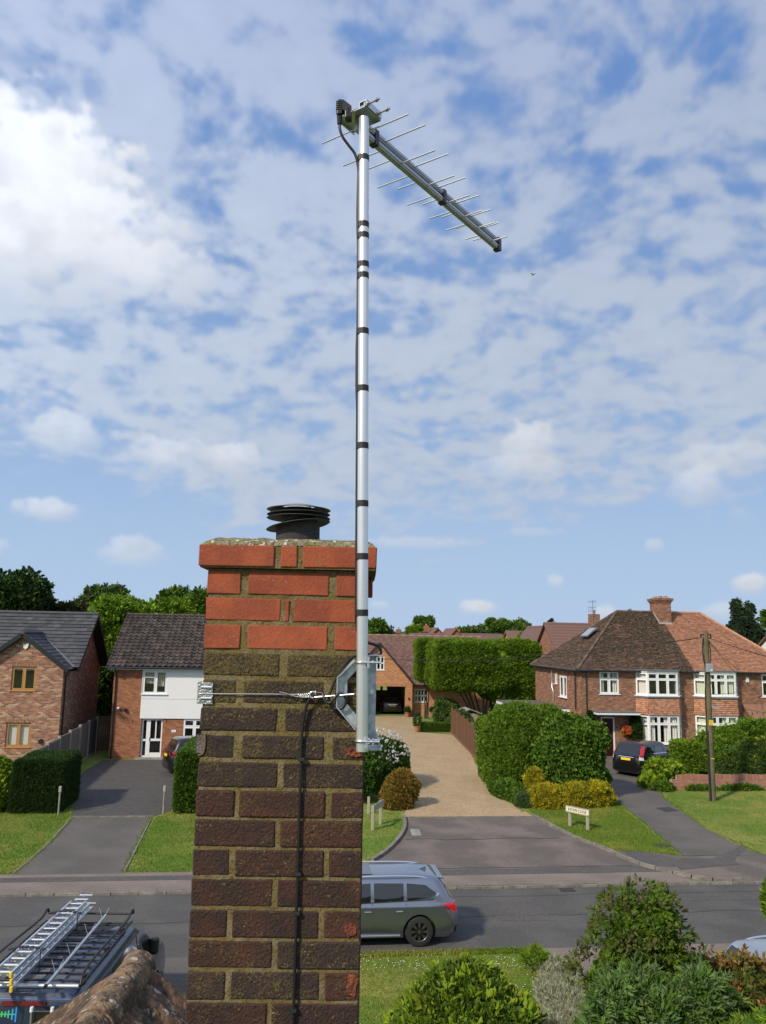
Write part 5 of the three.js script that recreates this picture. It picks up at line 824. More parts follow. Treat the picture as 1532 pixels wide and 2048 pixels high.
{ // telegraph pole
  const x = 18.9, z = -34.85, y = gy(z), t = thing('telegraph_pole', 'weathered wooden telegraph pole with wires on the grass verge', 'pole', [x, y, z]), pm = grain(1.5, 256, 88, [.16, .13, .075], [.10, .095, .045], { f1: 3, f2: 40, speck: .4, bump: .01 });
  obj('shaft', uvm(rod([x, y - .2, z], [x + .02, 7.68, z], .15, .115, 16)), pm, t);
  obj('cap_bracket', [rod([x - .22, 7.55, z], [x + .26, 7.55, z], .03), rod([x - .22, 7.55, z], [x - .22, 7.42, z], .035), rod([x + .25, 7.55, z], [x + .25, 7.35, z], .035)], mat.black, t);
  obj('junction_box', rbox(x - .13, x + .17, 5.88, 6.26, z + .12, z + .28, .03, 2), M([.28, .31, .34], .5), t); obj('label', rbox(x + .02, x + .12, 5.93, 6.02, z + .281, z + .29, .003), M([.6, .6, .5], .6), t);
  obj('cable', [tube([[x - .14, 7.4, z + .05], [x - .19, 6.9, z + .05], [x - .17, 6.4, z + .08], [x - .12, 6.1, z + .13]], .028, 24), tube([[x + .13, 7.3, z + .05], [x + .18, 6.8, z + .06], [x + .14, 6.3, z + .1]], .025, 24), tube([[x - .11, 5.9, z + .12], [x - .155, 5, z + .06], [x - .16, 3.9, z + .05], [x - .165, 3.3, z + .05]], .022, 30), rod([x - .13, y + .02, z + .09], [x - .14, 3.3, z + .06], .05, .05, 8)], mat.blackSatin, t);
  obj('lamp_bracket', [bar([x + .1, 4.3, z + .1], [x + .45, 4.36, z + .15], .16, .06)], mat.galv, t); obj('warning_plate', rbox(x - .08, x + .1, 3.55, 3.78, z + .12, z + .145, .01), M([.7, .48, .02], .6), t); obj('warning_plate', rbox(x - .05, x + .09, 2.1, 2.14, z + .125, z + .15, .004), M([.7, .48, .02], .6), t);
  const wire = (l, a, b, sag) => { const pts = []; for (let i = 0; i <= 16; i++) { const f = i / 16; pts.push([mix(a[0], b[0], f), mix(a[1], b[1], f) - sag * 4 * f * (1 - f), mix(a[2], b[2], f)]); } tag(obj('overhead_wire', tube(pts, .012, 32, 5), mat.black), l, 'wire', 'overhead wires'); };
  const P = [x, 7.45, z];
  wire('overhead wire from the pole to the eaves above the bay windows', P, [27.2, 5.45, -45.9], .15); wire('overhead wire from the pole to the wall beside the alarm box', P, [28.0, 4.4, -45.95], .2); wire('overhead wire rising from the pole past the clean half of the roof', P, [34, 5.6, -44.5], .3); wire('lower overhead wire leaving the pole towards the next garden', P, [36, 4.9, -43], .35); wire('overhead wire from the pole towards the clipped conifer', P, [3, 6.0, -62], .9); wire('low overhead wire crossing in front of the clipped conifer', P, [-6, 7.0, -68], 1.4); wire('low drop wire from the pole across the bay window', [x + .1, 4.9, z], [28, 4.6, -45.9], .1); wire('lowest drop wire from the pole to the lean-to', [x + .1, 4.8, z], [28.9, 3.2, -45], .2);
}
{ // rooftop aerial on the house behind
  const t = thing('roof_aerial', 'small aerial on a mast beside the far chimney', 'aerial', [28.35, 9, -72.6]); obj('mast', rod([28.35, 8.7, -72.6], [28.35, 11.0, -72.6], .03), mat.steel, t); for (const y of [10.85, 10.3, 10.0]) { obj('boom', rod([27.9, y, -72.6], [28.7, y + .1, -72.6], .02), mat.steel, t); for (let i = 0; i < 4; i++) obj('rod', rod([27.95 + i * .22, y - .15, -72.6], [27.95 + i * .22, y + .22, -72.6], .012), mat.steel, t); }
}
// terracotta pots by the gravel
for (const [x, z, l, h] of [[9.43, -57.87, 'terracotta pot with a small clipped conifer at the end of the low box hedge', 1.1], [10.35, -68.6, 'terracotta pot with a small leafy plant beside the garage opening', .5], [12.6, -69.2, 'terracotta pot with a small plant under the arched window', .4]]) {
  const t = thing('plant_pot', l, 'pot', [x, .6, z], 0, 'pots by the garage'); obj('pot', new THREE.LatheGeometry([[.01, 0], [.14, 0], [.2, .34], [.23, .34], [.23, .4], [.19, .4], [.17, .34]].map((p) => new THREE.Vector2(...p)), 16).translate(x, .61, z), mat.terracotta, t);
  leaves(t, 'leaves', 'fine', 220, blobSample([[x, 1.0 + h * .4, z, .22, h * .5, .22]], .05, .2, 4, -1), .16, [[.05, .09, .02], [.07, .12, .025]]);
}
// hanging flower baskets by the front door
for (const [x, y, cs, l] of [[19.75, 2.0, [[.75, .06, .10], [.80, .15, .05], [.12, .22, .03], [.7, .45, .05]], 'hanging basket of red and pink flowers beside the bay window'], [18.05, 2.0, [[.35, .03, .35], [.45, .05, .4], [.1, .18, .03], [.6, .4, .05]], 'hanging basket of purple flowers beside the dark front door']]) {
  const t = thing('hanging_basket', l, 'basket', [x, y, -45.75], 0, 'flower baskets'); obj('basket', new THREE.SphereGeometry(.17, 14, 8, 0, 6.28, Math.PI / 2, Math.PI / 2).translate(x, y, -45.75), M([.06, .045, .03], .9), t); obj('chain', [rod([x, y + .75, -45.75], [x - .15, y, -45.75], .006), rod([x, y + .75, -45.75], [x + .15, y, -45.75], .006), rod([x, y + .75, -46], [x, y + .75, -45.72], .01)], mat.black, t);
  leaves(t, 'flowers', 'round', 420, blobSample([[x, y + .08, -45.75, .30, .30, .28]], .05, .15, 4, -.8), .09, cs);
}
{ // a bird far up
  const t = thing('bird', 'tiny dark bird flying below the clouds', 'bird', [22.14, 41.8, -70]); const g = merge([new THREE.SphereGeometry(.07, 10, 8).scale(1, .8, 2.2).translate(22.14, 41.8, -70), bar([22.14, 41.8, -70], [21.93, 41.88, -69.95], .1, .02), bar([22.14, 41.8, -70], [22.37, 41.9, -69.95], .1, .02)]); obj('body', g, mat.black, t);
}

// ---------------------------------------------------------------- the chimney in front of the camera, its mast and aerial (frame turned by PSI)
const NR = -PSI, CY = 7.1, near = (name, label, cat, u, v, w) => thing(name, label, cat, [u, CY + v, -w], NR);
const nb = (u0, u1, v0, v1, w0, w1) => box(u0, u1, CY + v0, CY + v1, -w1, -w0);
const np = (u, v, w) => [u, CY + v, -w];
// brick faces: clay body with pores, sooty bloom and lichen specks
function clayMat(seed, a, b, { moss = 0, mossCol = [.125, .095, .02], white = 0, pit = .5, bump = .004, r = .92, red = 0 } = {}) {
  const fd = field('clay', 512, 4, (x, y) => [fbm(x * 8, y * 8, 1, 5, 8), fbm(x * 90, y * 90, 10, 3, 90), fbm(x * 14, y * 14, 24, 5, 14, .6), fbm(x * 150, y * 150, 32, 2, 150)]), f = (x, y, i) => ({ n: fd(i, seed, 0), g: fd(i, seed, 1), m: fd(i, seed, 2), s: fd(i, seed, 3) });
  const col = tex(512, (x, y, i) => {
    const q = f(x, y, i); let c = mix3(a, b, sstep(.3, .7, q.n)); c = c.map((v) => v * (1 + (q.g - .5) * pit));
    if (moss) c = mix3(c, mossCol, sstep(.50, .66, q.s * .6 + q.m * .4 + (moss - .5) * .40) * .8);
    if (red) c = mix3(c, [.30, .09, .045], sstep(.66, .8, q.m) * .5);
    if (white) c = mix3(c, [.5, .48, .44], sstep(.83, .9, q.s * .7 + q.m * .3 + white * .1) * .8);
    return c;
  }, { size: .5 });
  const bm = tex(512, (x, y, i) => { const q = f(x, y, i); return gray(clamp(q.g * .5 + q.n * .3 + q.s * .2)); }, { srgb: false, size: .5 });
  return rough(col, bm, r, bump);
}
{
  const t = near('chimney_stack', 'brick chimney with red bricks above darker mossy courses, aerial mast strapped to its corner', 'chimney', -.262, -1.6, 2.42); t.rotation.y += .02;
  const redM = [clayMat(1, [.33, .074, .030], [.23, .052, .024], { pit: .3, bump: .0018, r: .86, white: .5, moss: .12 }), clayMat(2, [.35, .082, .034], [.26, .058, .026], { pit: .28, bump: .0018, r: .86, white: .3, moss: .10 }), clayMat(3, [.26, .058, .025], [.33, .075, .031], { pit: .3, bump: .0018, r: .86, white: .45, moss: .14 })];
  const mossM = [clayMat(11, [.036, .026, .015], [.054, .036, .019], { moss: .62, bump: .007 }), clayMat(12, [.032, .023, .014], [.046, .030, .017], { moss: .50, bump: .007, white: .2 })];
  const darkM = [clayMat(21, [.040, .024, .018], [.028, .019, .015], { moss: .30, bump: .006, white: .2 }), clayMat(22, [.045, .027, .019], [.034, .022, .017], { moss: .36, bump: .006 })];
  const plumM = [clayMat(31, [.062, .023, .015], [.034, .018, .013], { moss: .16, bump: .006, white: .25 }), clayMat(32, [.050, .021, .014], [.032, .017, .013], { moss: .22, bump: .006, white: .1 }), clayMat(33, [.068, .025, .015], [.042, .020, .013], { moss: .24, bump: .006 })];
  const mortar = (() => { const fd = field('clay', 512, 4), f = (i) => [fd(i, 3, 0), fd(i, 5, 1), fd(i, 9, 2)]; return rough(tex(512, (x, y, i) => { const [n, g, m] = f(i); let c = mix3([.155, .118, .055], [.235, .18, .092], n); c = mix3(c, [.145, .105, .018], sstep(.42, .62, m) * .7); c = mix3(c, [.05, .04, .022], sstep(.5, .72, g) * .7); return c.map((v) => v * (.8 + g * .4)); }, { size: .4 }), tex(512, (x, y, i) => { const [n, g] = f(i); return gray(g * .6 + n * .4); }, { srgb: false, size: .4 }), 1, .0035); })();
  const brick = (u0, u1, v0, v1, w0, w1, m, rad = .006) => {
    const g = new RoundedBoxGeometry(u1 - u0, v1 - v0, w1 - w0, 2, Math.min(rad, .02)); const p = g.attributes.position, sx = R(0, 99);
    for (let i = 0; i < p.count; i++) { const x = p.getX(i), y = p.getY(i), z = p.getZ(i), k = .0016; p.setXYZ(i, x + (vnoise(x * 40 + sx, y * 40, 3) - .5) * k * 2, y + (vnoise(x * 30 + sx, z * 30, 4) - .5) * k * 2, z + (vnoise(x * 35 + sx, y * 45, 5) - .5) * k); }
    g.translate((u0 + u1) / 2, CY + (v0 + v1) / 2, -(w0 + w1) / 2); g.computeVertexNormals(); return obj('brick', uvm(g, 1, R(0, 1), R(0, 1)), m, t);
  };
  const L = -.482, Rr = -.042, F = 2.2, B = 2.64, rows = [.182, .108, .036, -.039, -.111, -.183, -.255, -.326, -.398, -.472, -.546, -.619, -.694, -.768, -.841, -.915, -.99, -1.064, -1.138, -1.212, -1.286, -1.36];
  const core = new THREE.BoxGeometry(Rr - L - .008, rows[0] - rows[rows.length - 1], B - F - .005, 60, 160, 6), cp = core.attributes.position;
  core.translate((L + Rr) / 2, CY + (rows[0] + rows[rows.length - 1]) / 2, -(F + B) / 2);
  for (let i = 0; i < cp.count; i++) if (cp.getZ(i) > -F - .006) cp.setZ(i, cp.getZ(i) + (noise3(cp.getX(i) * 60, cp.getY(i) * 60, 1, 3) - .5) * .004);
  core.computeVertexNormals(); obj('mortar', uvm(core), mortar, t);
  for (let r = 0; r + 1 < rows.length; r++) {
    const top = rows[r], bot = rows[r + 1], A = r < 3 ? r % 2 === 0 : r % 2 === 0, red = r < 3, jy = red ? .006 : r < 7 ? .0056 : .0036, v0 = bot + jy, v1 = top - jy, wide = red || r < 7 ? .0105 : .0065;
    const pick = () => (red ? redM : r < 5 ? mossM : r < 7 ? darkM : rnd() < .25 ? darkM : plumM), mm = () => { const l = pick(); return l[Math.floor(rnd() * l.length)]; };
    const rad = red ? .0025 : .0055, j = () => R(-.0025, .0005);
    if (A) {
      const a = L + .104 + R(-.004, .004), b = Rr - .098 + R(-.006, .006);
      brick(L, a - wide, v0, v1, F + j(), F + .215, mm(), rad); brick(a + wide, b - wide, v0, v1, F + j(), F + .1, mm(), rad); brick(b + wide, Rr, v0, v1, F + j(), F + .215, mm(), rad);
      for (const [x0, x1] of [[L, L + .1], [Rr - .1, Rr]]) brick(x0, x1, v0, v1, F + .228, B, mm(), rad);
      brick(L + .115, Rr - .115, v0, v1, B - .1, B, mm(), rad);
    } else {
      const c = L + .22 + R(-.008, .006);
      if (r === 1) { brick(L, c - .012, v0, v1, F + j(), F + .1, redM[1], rad); brick(c + .002, c + .012, v0, v1 - .003, F - .0015, F + .1, redM[2], .002); brick(c + .026, Rr, v0, v1, F + j(), F + .1, redM[0], rad); }
      else { brick(L, c - wide, v0, v1, F + j(), F + .1, mm(), rad); brick(c + wide, Rr, v0, v1, F + j(), F + .1, mm(), rad); }
      for (const [x0, x1] of [[L, L + .1], [Rr - .1, Rr]]) { brick(x0, x1, v0, v1, F + .115, F + .325, mm(), rad); brick(x0, x1, v0, v1, F + .337, B, mm(), rad); }
      brick(L + .112, (L + Rr) / 2 - .006, v0, v1, B - .1, B, mm(), rad); brick((L + Rr) / 2 + .006, Rr - .112, v0, v1, B - .1, B, mm(), rad);
    }
  }
  obj('lower_shaft', uvm(nb(L + .003, Rr - .003, -2.5, rows[rows.length - 1] - .002, F + .003, B - .003)), brickSemi, t);
  // oversailing cap course
  const c0 = .188, c1 = .246, O = .0225;
  for (const [a, b] of [[L - O, -.300], [-.281, -.237], [-.221, Rr + O]]) brick(a, b, c0, c1, F - O, F + .08, redM[Math.floor(rnd() * 3)], .003);
  for (const [x0, x1] of [[L - O, L + .08], [Rr - .08, Rr + O]]) for (const [w0, w1] of [[F + .09, F + .30], [F + .31, B + O]]) brick(x0, x1, c0, c1, w0, w1, redM[1], .003);
  brick(L + .09, Rr - .09, c0, c1, B - .06, B + O, redM[2], .003); brick(Rr - .05, Rr + .016, .128, .182, F + .26, F + .36, redM[2], .003);
  obj('mortar', uvm(nb(L - O + .004, Rr + O - .004, c0 - .004, c1 - .002, F - O + .005, B + O - .005)), mortar, t);
  { // flaunching: a lichen covered mortar dome
    const g = new THREE.BoxGeometry(.476, .05, .476, 60, 1, 60), p = g.attributes.position;
    for (let i = 0; i < p.count; i++) { const x = p.getX(i), y = p.getY(i), z = p.getZ(i); if (y > .02) { const e = Math.max(Math.abs(x), Math.abs(z)) / .238; p.setY(i, -.025 + .003 + .027 * Math.pow(Math.max(0, 1 - Math.pow(e, 5)), .6) + (noise3(x * 50, z * 50, 2, 8) - .5) * .009 + (noise3(x * 150, z * 150, 2, 9) - .5) * .004); } }
    g.translate((L + Rr) / 2, CY + .246 + .025, -(F + B) / 2); g.computeVertexNormals();
    const fd = field('lichen', 512, 3, (x, y) => [fbm(x * 12, y * 12, 81, 5, 12), fbm(x * 60, y * 60, 84, 3, 60), fbm(x * 30, y * 30, 87, 4, 30)]), f = (i, sd = 0) => [fd(i, sd, 0), fd(i, sd, 1), fd(i, sd, 2)];
    obj('flaunching', uvm(g), rough(tex(512, (x, y, i) => { const [n, q, m] = f(i); let c = mix3([.17, .145, .085], [.25, .22, .14], n); c = mix3(c, [.20, .165, .04], sstep(.5, .62, m)); c = mix3(c, [.07, .06, .045], sstep(.55, .7, q) * .7); c = mix3(c, [.55, .54, .48], sstep(.64, .70, f(i, 2)[2]) * .8); return c; }, { size: .4 }), tex(512, (x, y, i) => gray(f(i)[1]), { srgb: false, size: .4 }), 1, .008), t);
  }
  // broken faces showing fresh orange clay
  const spallM = clayMat(51, [.24, .06, .024], [.15, .04, .02], { pit: .9, bump: .008, moss: .2 });
  const spall = (u0, u1, v0, v1, sd) => {
    const pos = [], n = 22, m = 5, rr = (a) => .55 + .6 * vnoise(Math.cos(a) * 2.2 + 9, Math.sin(a) * 2.2 + sd, 5), P = (i, k) => { const a = i / n * 6.2832, q = k / m, r = Math.min(rr(a), .98 / Math.max(Math.abs(Math.cos(a)), Math.abs(Math.sin(a)))) * q, x = (u0 + u1) / 2 + Math.cos(a) * r * (u1 - u0) / 2, y = (v0 + v1) / 2 + Math.sin(a) * r * (v1 - v0) / 2; return np(x, y, F - (k === m ? -.003 : .002 + .004 * vnoise(x * 220, y * 220, 8))); };
    for (let i = 0; i < n; i++) for (let k = 0; k < m; k++) pos.push(...P(i, k), ...P(i, k + 1), ...P(i + 1, k + 1), ...P(i, k), ...P(i + 1, k + 1), ...P(i + 1, k));
    obj('spalled_face', uvm(triGeo(pos)), spallM, t);
  };
  spall(-.100, -.042, -.318, -.284, 1); spall(-.082, -.041, -.912, -.844, 4); spall(-.085, -.05, -.765, -.720, 7);
}
{ // rotating-style cowl
  const u = -.258, w = 2.42, t = near('chimney_cowl', 'dark grey spiral finned cowl on top of the chimney', 'cowl', u, .25, w), cm = M([.060, .058, .060], .55, .25), lightCap = M([.23, .22, .215], .6, .2);
  obj('core', rod(np(u, .33, w), np(u, .388, w), .05, .05, 24), cm, t); obj('pot', rod(np(u, .25, w), np(u, .338, w), .067, .066, 28), grain(.3, 128, 9, [.075, .072, .072], [.055, .052, .05], { speck: .3 }), t);
  const fin = (v, r, tiltX, tiltZ, th, m) => { const g = new THREE.LatheGeometry([[.05, .009 * th], [r * .6, .0055 * th], [r * .97, .0008], [r, -.0006], [r * .97, -.002], [r * .6, .003 * th], [.05, .006 * th]].map(([a, b]) => new THREE.Vector2(a, b)), 44); g.rotateZ(tiltZ); g.rotateX(tiltX); g.translate(u, CY + v, -w); obj('fin', g, m, t); };
  fin(.385, .098, 0, .0, 1.3, lightCap); fin(.3705, .0965, 0, .015, 1.2, cm); fin(.359, .097, 0, .005, 1.3, cm); fin(.3365, .098, -.03, .158, 1.6, cm);
  obj('top_disc', [rod(np(u + .03, .392, w), np(u + .03, .3985, w), .007)], lightCap, t);
}
{ // aerial mast
  const b = [-.0425, -.285, 2.115], tp = [-.0763, 1.490, 2.115], W_ = (v) => [mix(b[0], tp[0], (v - b[1]) / (tp[1] - b[1])), v, b[2]], t = near('aerial_mast', 'tall silver aluminium aerial mast with black tape bands', 'mast', ...b);
  const mm = (() => { const f = (x, y) => fbm(x * 60, y * 5, 93, 4, 20); return M([1, 1, 1], .42, .75, { map: tex(256, (x, y) => gray(.78 + .30 * (f(x, y) - .5) + .12 * (f(x * 3, y * 9) - .5)), { size: 1 }), roughnessMap: tex(256, (x, y) => gray(.8 + .7 * (f(x + .3, y) - .5)), { srgb: false, size: 1 }) }); })();
  const sh = rod(np(...b), np(...tp), .0148, .0148, 32); obj('tube', sh, mm, t); obj('bore', rod(np(b[0], b[1] - .001, b[2]), np(b[0], b[1] + .003, b[2]), .0128, .0128, 20), mat.black, t);
  for (const v of [1.363, 1.157, 1.124, 1.037, 1.004, .840, .676, .515, .356, .214, .066]) { const a = W_(v - .0085), c = W_(v + .0085); obj('tape_band', [rod(np(...a), np(...c), .01545, .01545, 28), rod(np(a[0] - .0075, a[1], a[2] - .002), np(c[0] - .0075, c[1], c[2] - .002), .0105, .0105, 16)], M([.013, .013, .014], .55), t); }
}
{ // log-periodic aerial
  const t = near('log_periodic_aerial', 'silver log periodic television aerial with paired rods along a twin boom', 'aerial', -.08, 1.50, 2.15);
  const d = new THREE.Vector2(.471, .668).normalize(), e = new THREE.Vector2(d.y, -d.x), O = [-.0855, 2.145], lo = 1.4705, hi = 1.4955, pt = (s, q, v) => np(O[0] + d.x * s + e.x * q, v + s * .014, O[1] + d.y * s + e.y * q);
  for (const v of [lo, hi]) { const g = bar(pt(-.02, 0, v), pt(.872, 0, v), .017, .017); obj('boom', [g, bar(pt(-.02, .0095, v), pt(.872, .0095, v), .002, .006)], mat.boomAlu, t); }
  const el = [[.012, .148], [.105, .143], [.19, .122], [.258, .127], [.333, .103], [.395, .107], [.455, .088], [.508, .095], [.560, .075], [.607, .086], [.652, .078], [.70, .064], [.762, .068]];
  el.map(([s, h]) => [s * 1.068, h * 1.068]).forEach(([s, h], i) => { const a = i & 1 ? hi : lo, b = i & 1 ? lo : hi; obj('element', [rod(pt(s, .006, a), pt(s, h, a), .0026, .0026, 8)], mat.alu, t); obj('element', [rod(pt(s, -.006, b), pt(s, -h, b), .0026, .0026, 8)], mat.alu, t); obj('rivet', [rod(pt(s, .002, hi + .008), pt(s, .002, hi + .0105), .0025), rod(pt(s, 0, lo - .0105), pt(s, 0, lo - .008), .0025)], mat.steel, t); });
  obj('end_cap', [bar(pt(.862, 0, (lo + hi) / 2), pt(.884, 0, (lo + hi) / 2), .025, .05)], mat.blackSatin, t); obj('spacer', [bar(pt(.455, 0, (lo + hi) / 2), pt(.474, 0, (lo + hi) / 2), .024, .048)], mat.blackSatin, t); obj('spacer', [bar(pt(.058, 0, (lo + hi) / 2), pt(.076, 0, (lo + hi) / 2), .024, .048)], mat.blackSatin, t);
  // clamp plates and bolts at the mast head
  const zinc = M([.62, .66, .68], .3, .9);
  obj('clamp_plate', [bar(pt(-.045, -.004, 1.507), pt(.036, -.004, 1.507), .098, .003), bar(pt(-.045, .044, 1.513), pt(.036, .044, 1.513), .003, .014), bar(pt(-.045, -.052, 1.503), pt(.036, -.052, 1.503), .003, .012)], zinc, t);
  obj('clamp_channel', [bar(pt(-.042, .036, 1.528), pt(.034, .036, 1.528), .026, .003), bar(pt(-.042, .048, 1.520), pt(.034, .048, 1.520), .003, .02), bar(pt(-.042, .024, 1.52), pt(.034, .024, 1.52), .003, .018), bar(pt(-.03, .0, 1.512), pt(-.03, -.045, 1.512), .02, .003)], zinc, t);
  for (const s of [-.036, .016]) obj('clamp_bolt', [rod(pt(s, -.05, 1.517), pt(s, .092, 1.517), .0028, .0028, 8), rod(pt(s, .078, 1.517), pt(s, .085, 1.517), .0062, .0062, 6), rod(pt(s, .050, 1.517), pt(s, .056, 1.517), .0068, .0068, 6)], mat.steel, t);
  // black connector box
  const bx = grp('connector_box', t), K = .64, X = -.136, Y = 1.488, Wd = 2.10;
  const body = new THREE.ExtrudeGeometry(poly([[-.026, .058], [-.018, .066], [.0, .064], [.034, .036], [.036, -.02], [.018, -.022], [.012, -.018], [.012, .012], [-.006, .02], [-.008, .0], [-.024, .0], [-.027, .03]].map(([a, b]) => [a * K, b * K])), { depth: .02, bevelEnabled: true, bevelSize: .002, bevelThickness: .002, bevelSegments: 2 }); body.translate(X, CY + Y, -Wd - .01); obj('housing', body, mat.blackSatin, bx);
  for (let i = 0; i < 5; i++) obj('rib', rbox(X - .0205, X - .002, CY + Y + .010 + i * .006, CY + Y + .0128 + i * .006, -Wd - .0135, -Wd + .0135, .0008), mat.black, bx);
  for (let i = 0; i < 4; i++) obj('rib', rbox(X + .0095 + i * .004, X + .0115 + i * .004, CY + Y - .012, CY + Y + .02, -Wd + .0115, -Wd + .0145, .0006), mat.black, bx);
  obj('strain_relief', rod(np(X - .0105, Y + .002, Wd), np(X - .0098, Y - .028, Wd), .0082, .0064, 16), mat.rubber, bx);
}
{ // coaxial cable from the connector down the mast, looped at the bracket, and down the brickwork
  const t = near('coaxial_cable', 'black coaxial cable running down the mast and over the chimney face', 'cable', -.2, -1.0, 2.18), blk = M([.013, .013, .014], .42);
  const mu = (v) => mix(-.0425, -.0745, (v + .285) / 1.75) - .0165;
  const pts = [[-.1456, 1.462, 2.10], [-.1445, 1.445, 2.10], [-.136, 1.422, 2.102], [-.118, 1.398, 2.106], [-.100, 1.375, 2.11], [mu(1.33) - .001, 1.335, 2.115], [mu(1.28) - .001, 1.28, 2.116]]; for (let v = 1.22; v > .06; v -= .06) pts.push([mu(v) - (Math.abs(v - 1.25) < .1 || Math.abs(v - .75) < .1 ? .002 : 0), v, 2.117]); pts.push([mu(.05), .05, 2.118], [-.055, .0, 2.14], [-.03, -.012, 2.17], [-.004, -.022, 2.19], [.002, -.038, 2.18], [-.012, -.046, 2.165], [-.04, -.040, 2.16], [-.068, -.046, 2.165], [-.1, -.08, 2.178], [-.124, -.122, 2.183], [-.134, -.166, 2.18], [-.120, -.184, 2.176], [-.098, -.182, 2.172], [-.088, -.166, 2.17], [-.094, -.150, 2.168], [-.108, -.146, 2.166], [-.120, -.158, 2.164], [-.133, -.171, 2.166], [-.147, -.160, 2.17], [-.150, -.148, 2.175], [-.166, -.146, 2.18], [-.188, -.166, 2.186], [-.201, -.215, 2.190], [-.205, -.285, 2.192], [-.204, -.365, 2.192], [-.204, -.48, 2.192], [-.203, -.68, 2.192], [-.202, -.95, 2.192], [-.202, -1.2, 2.192]);
  obj('sheath', tube(pts.map((p) => np(...p)), .0040, 500, 10), blk, t);
  for (const v of [-.318, -.605, -.70, -.93]) obj('cable_clip', [nb(-.2115, -.195, v - .004, v + .004, 2.186, 2.197), rod(np(-.2135, v, 2.184), np(-.2135, v, 2.2), .0022, .0018, 8)], M([.03, .03, .03], .4), t);
}
{ // lashing bracket on the corner
  const t = near('mast_bracket', 'galvanised steel corner bracket clamping the mast to the chimney', 'bracket', -.05, -.3, 2.17), gm = (() => { const f = (x, y) => fbm(x * 30, y * 30, 97, 4, 30); return M([1, 1, 1], .45, .75, { map: tex(256, (x, y) => mix3([.40, .44, .49], [.60, .63, .66], sstep(.35, .65, f(x, y))), { size: .4 }) }); })();
  const strip = (pts, w0, w1, th) => { const out = []; for (let i = 0; i + 1 < pts.length; i++) { const a = pts[i], b = pts[i + 1]; out.push(bar(np(a[0], a[1], (a[2] + w1 - w0) || (w0 + w1) / 2), np(b[0], b[1], (w0 + w1) / 2), w1 - w0, th, [0, 0, 1])); } return out; };
  // left arm: a cranked channel against the face
  const crank = [[-.062, -.064], [-.100, -.102], [-.100, -.180], [-.054, -.228]], outer = [[-.066, -.058], [-.113, -.104], [-.113, -.180], [-.062, -.238]];
  const flat = (a, b, w, wd, th) => { const A = np(a[0], a[1], w), B = np(b[0], b[1], w), g = bar(A, B, wd, th, [0, 0, 1]); return g; };
  obj('arm', uvm(merge([flat(crank[0], [crank[1][0] - .002, crank[1][1] - .006], 2.188, .026, .003), flat([-.1, -.100], [-.1, -.182], 2.188, .026, .0032), flat([-.101, -.176], crank[3], 2.188, .026, .003)])), gm, t);
  const lip = (a, b) => bar(np(a[0], a[1], 2.178), np(b[0], b[1], 2.178), .003, .022, [0, 0, 1]);
  obj('arm_flange', [lip(outer[0], outer[1]), lip(outer[1], outer[2]), lip(outer[2], outer[3])], gm, t);
  // right arm along the side of the stack
  obj('side_plate', uvm(merge([nb(-.032, -.0285, -.285, -.043, 2.13, 2.20), nb(-.0285, -.010, -.262, -.045, 2.196, 2.200)])), gm, t);
  obj('side_flange', uvm(merge([nb(-.0285, .004, -.046, -.042, 2.14, 2.22), nb(-.0285, .008, -.286, -.282, 2.14, 2.22), bar(np(-.012, -.24, 2.198), np(.004, -.284, 2.198), .004, .04, [0, 0, 1])])), gm, t);
  obj('bolt', [rod(np(-.022, -.141, 2.196), np(-.022, -.141, 2.184), .008, .007, 6), rod(np(-.022, -.141, 2.184), np(-.022, -.141, 2.18), .0045, .004, 10)], mat.alu, t);
  for (const v of [-.061, -.259]) { const c = [mix(-.0425, -.0745, (v + .285) / 1.75), v, 2.115], pts = []; for (let i = 0; i <= 14; i++) { const a = Math.PI / 2 + i / 14 * Math.PI; pts.push(np(c[0] + Math.cos(a) * .0178, v, c[2] - Math.sin(a) * -.0178)); } obj('u_bolt', [tube([np(.002, v, 2.0972 + .0356), ...pts, np(.002, v, 2.0972)].slice(0), .003, 60, 8)], mat.alu, t); obj('nut', [rod(np(-.022, v, 2.0972), np(-.017, v, 2.0972), .006, .006, 6)], mat.alu, t); }
  obj('v_saddle', [nb(-.034, -.028, -.075, -.047, 2.095, 2.137), nb(-.034, -.028, -.275, -.247, 2.095, 2.137)], gm, t);
}
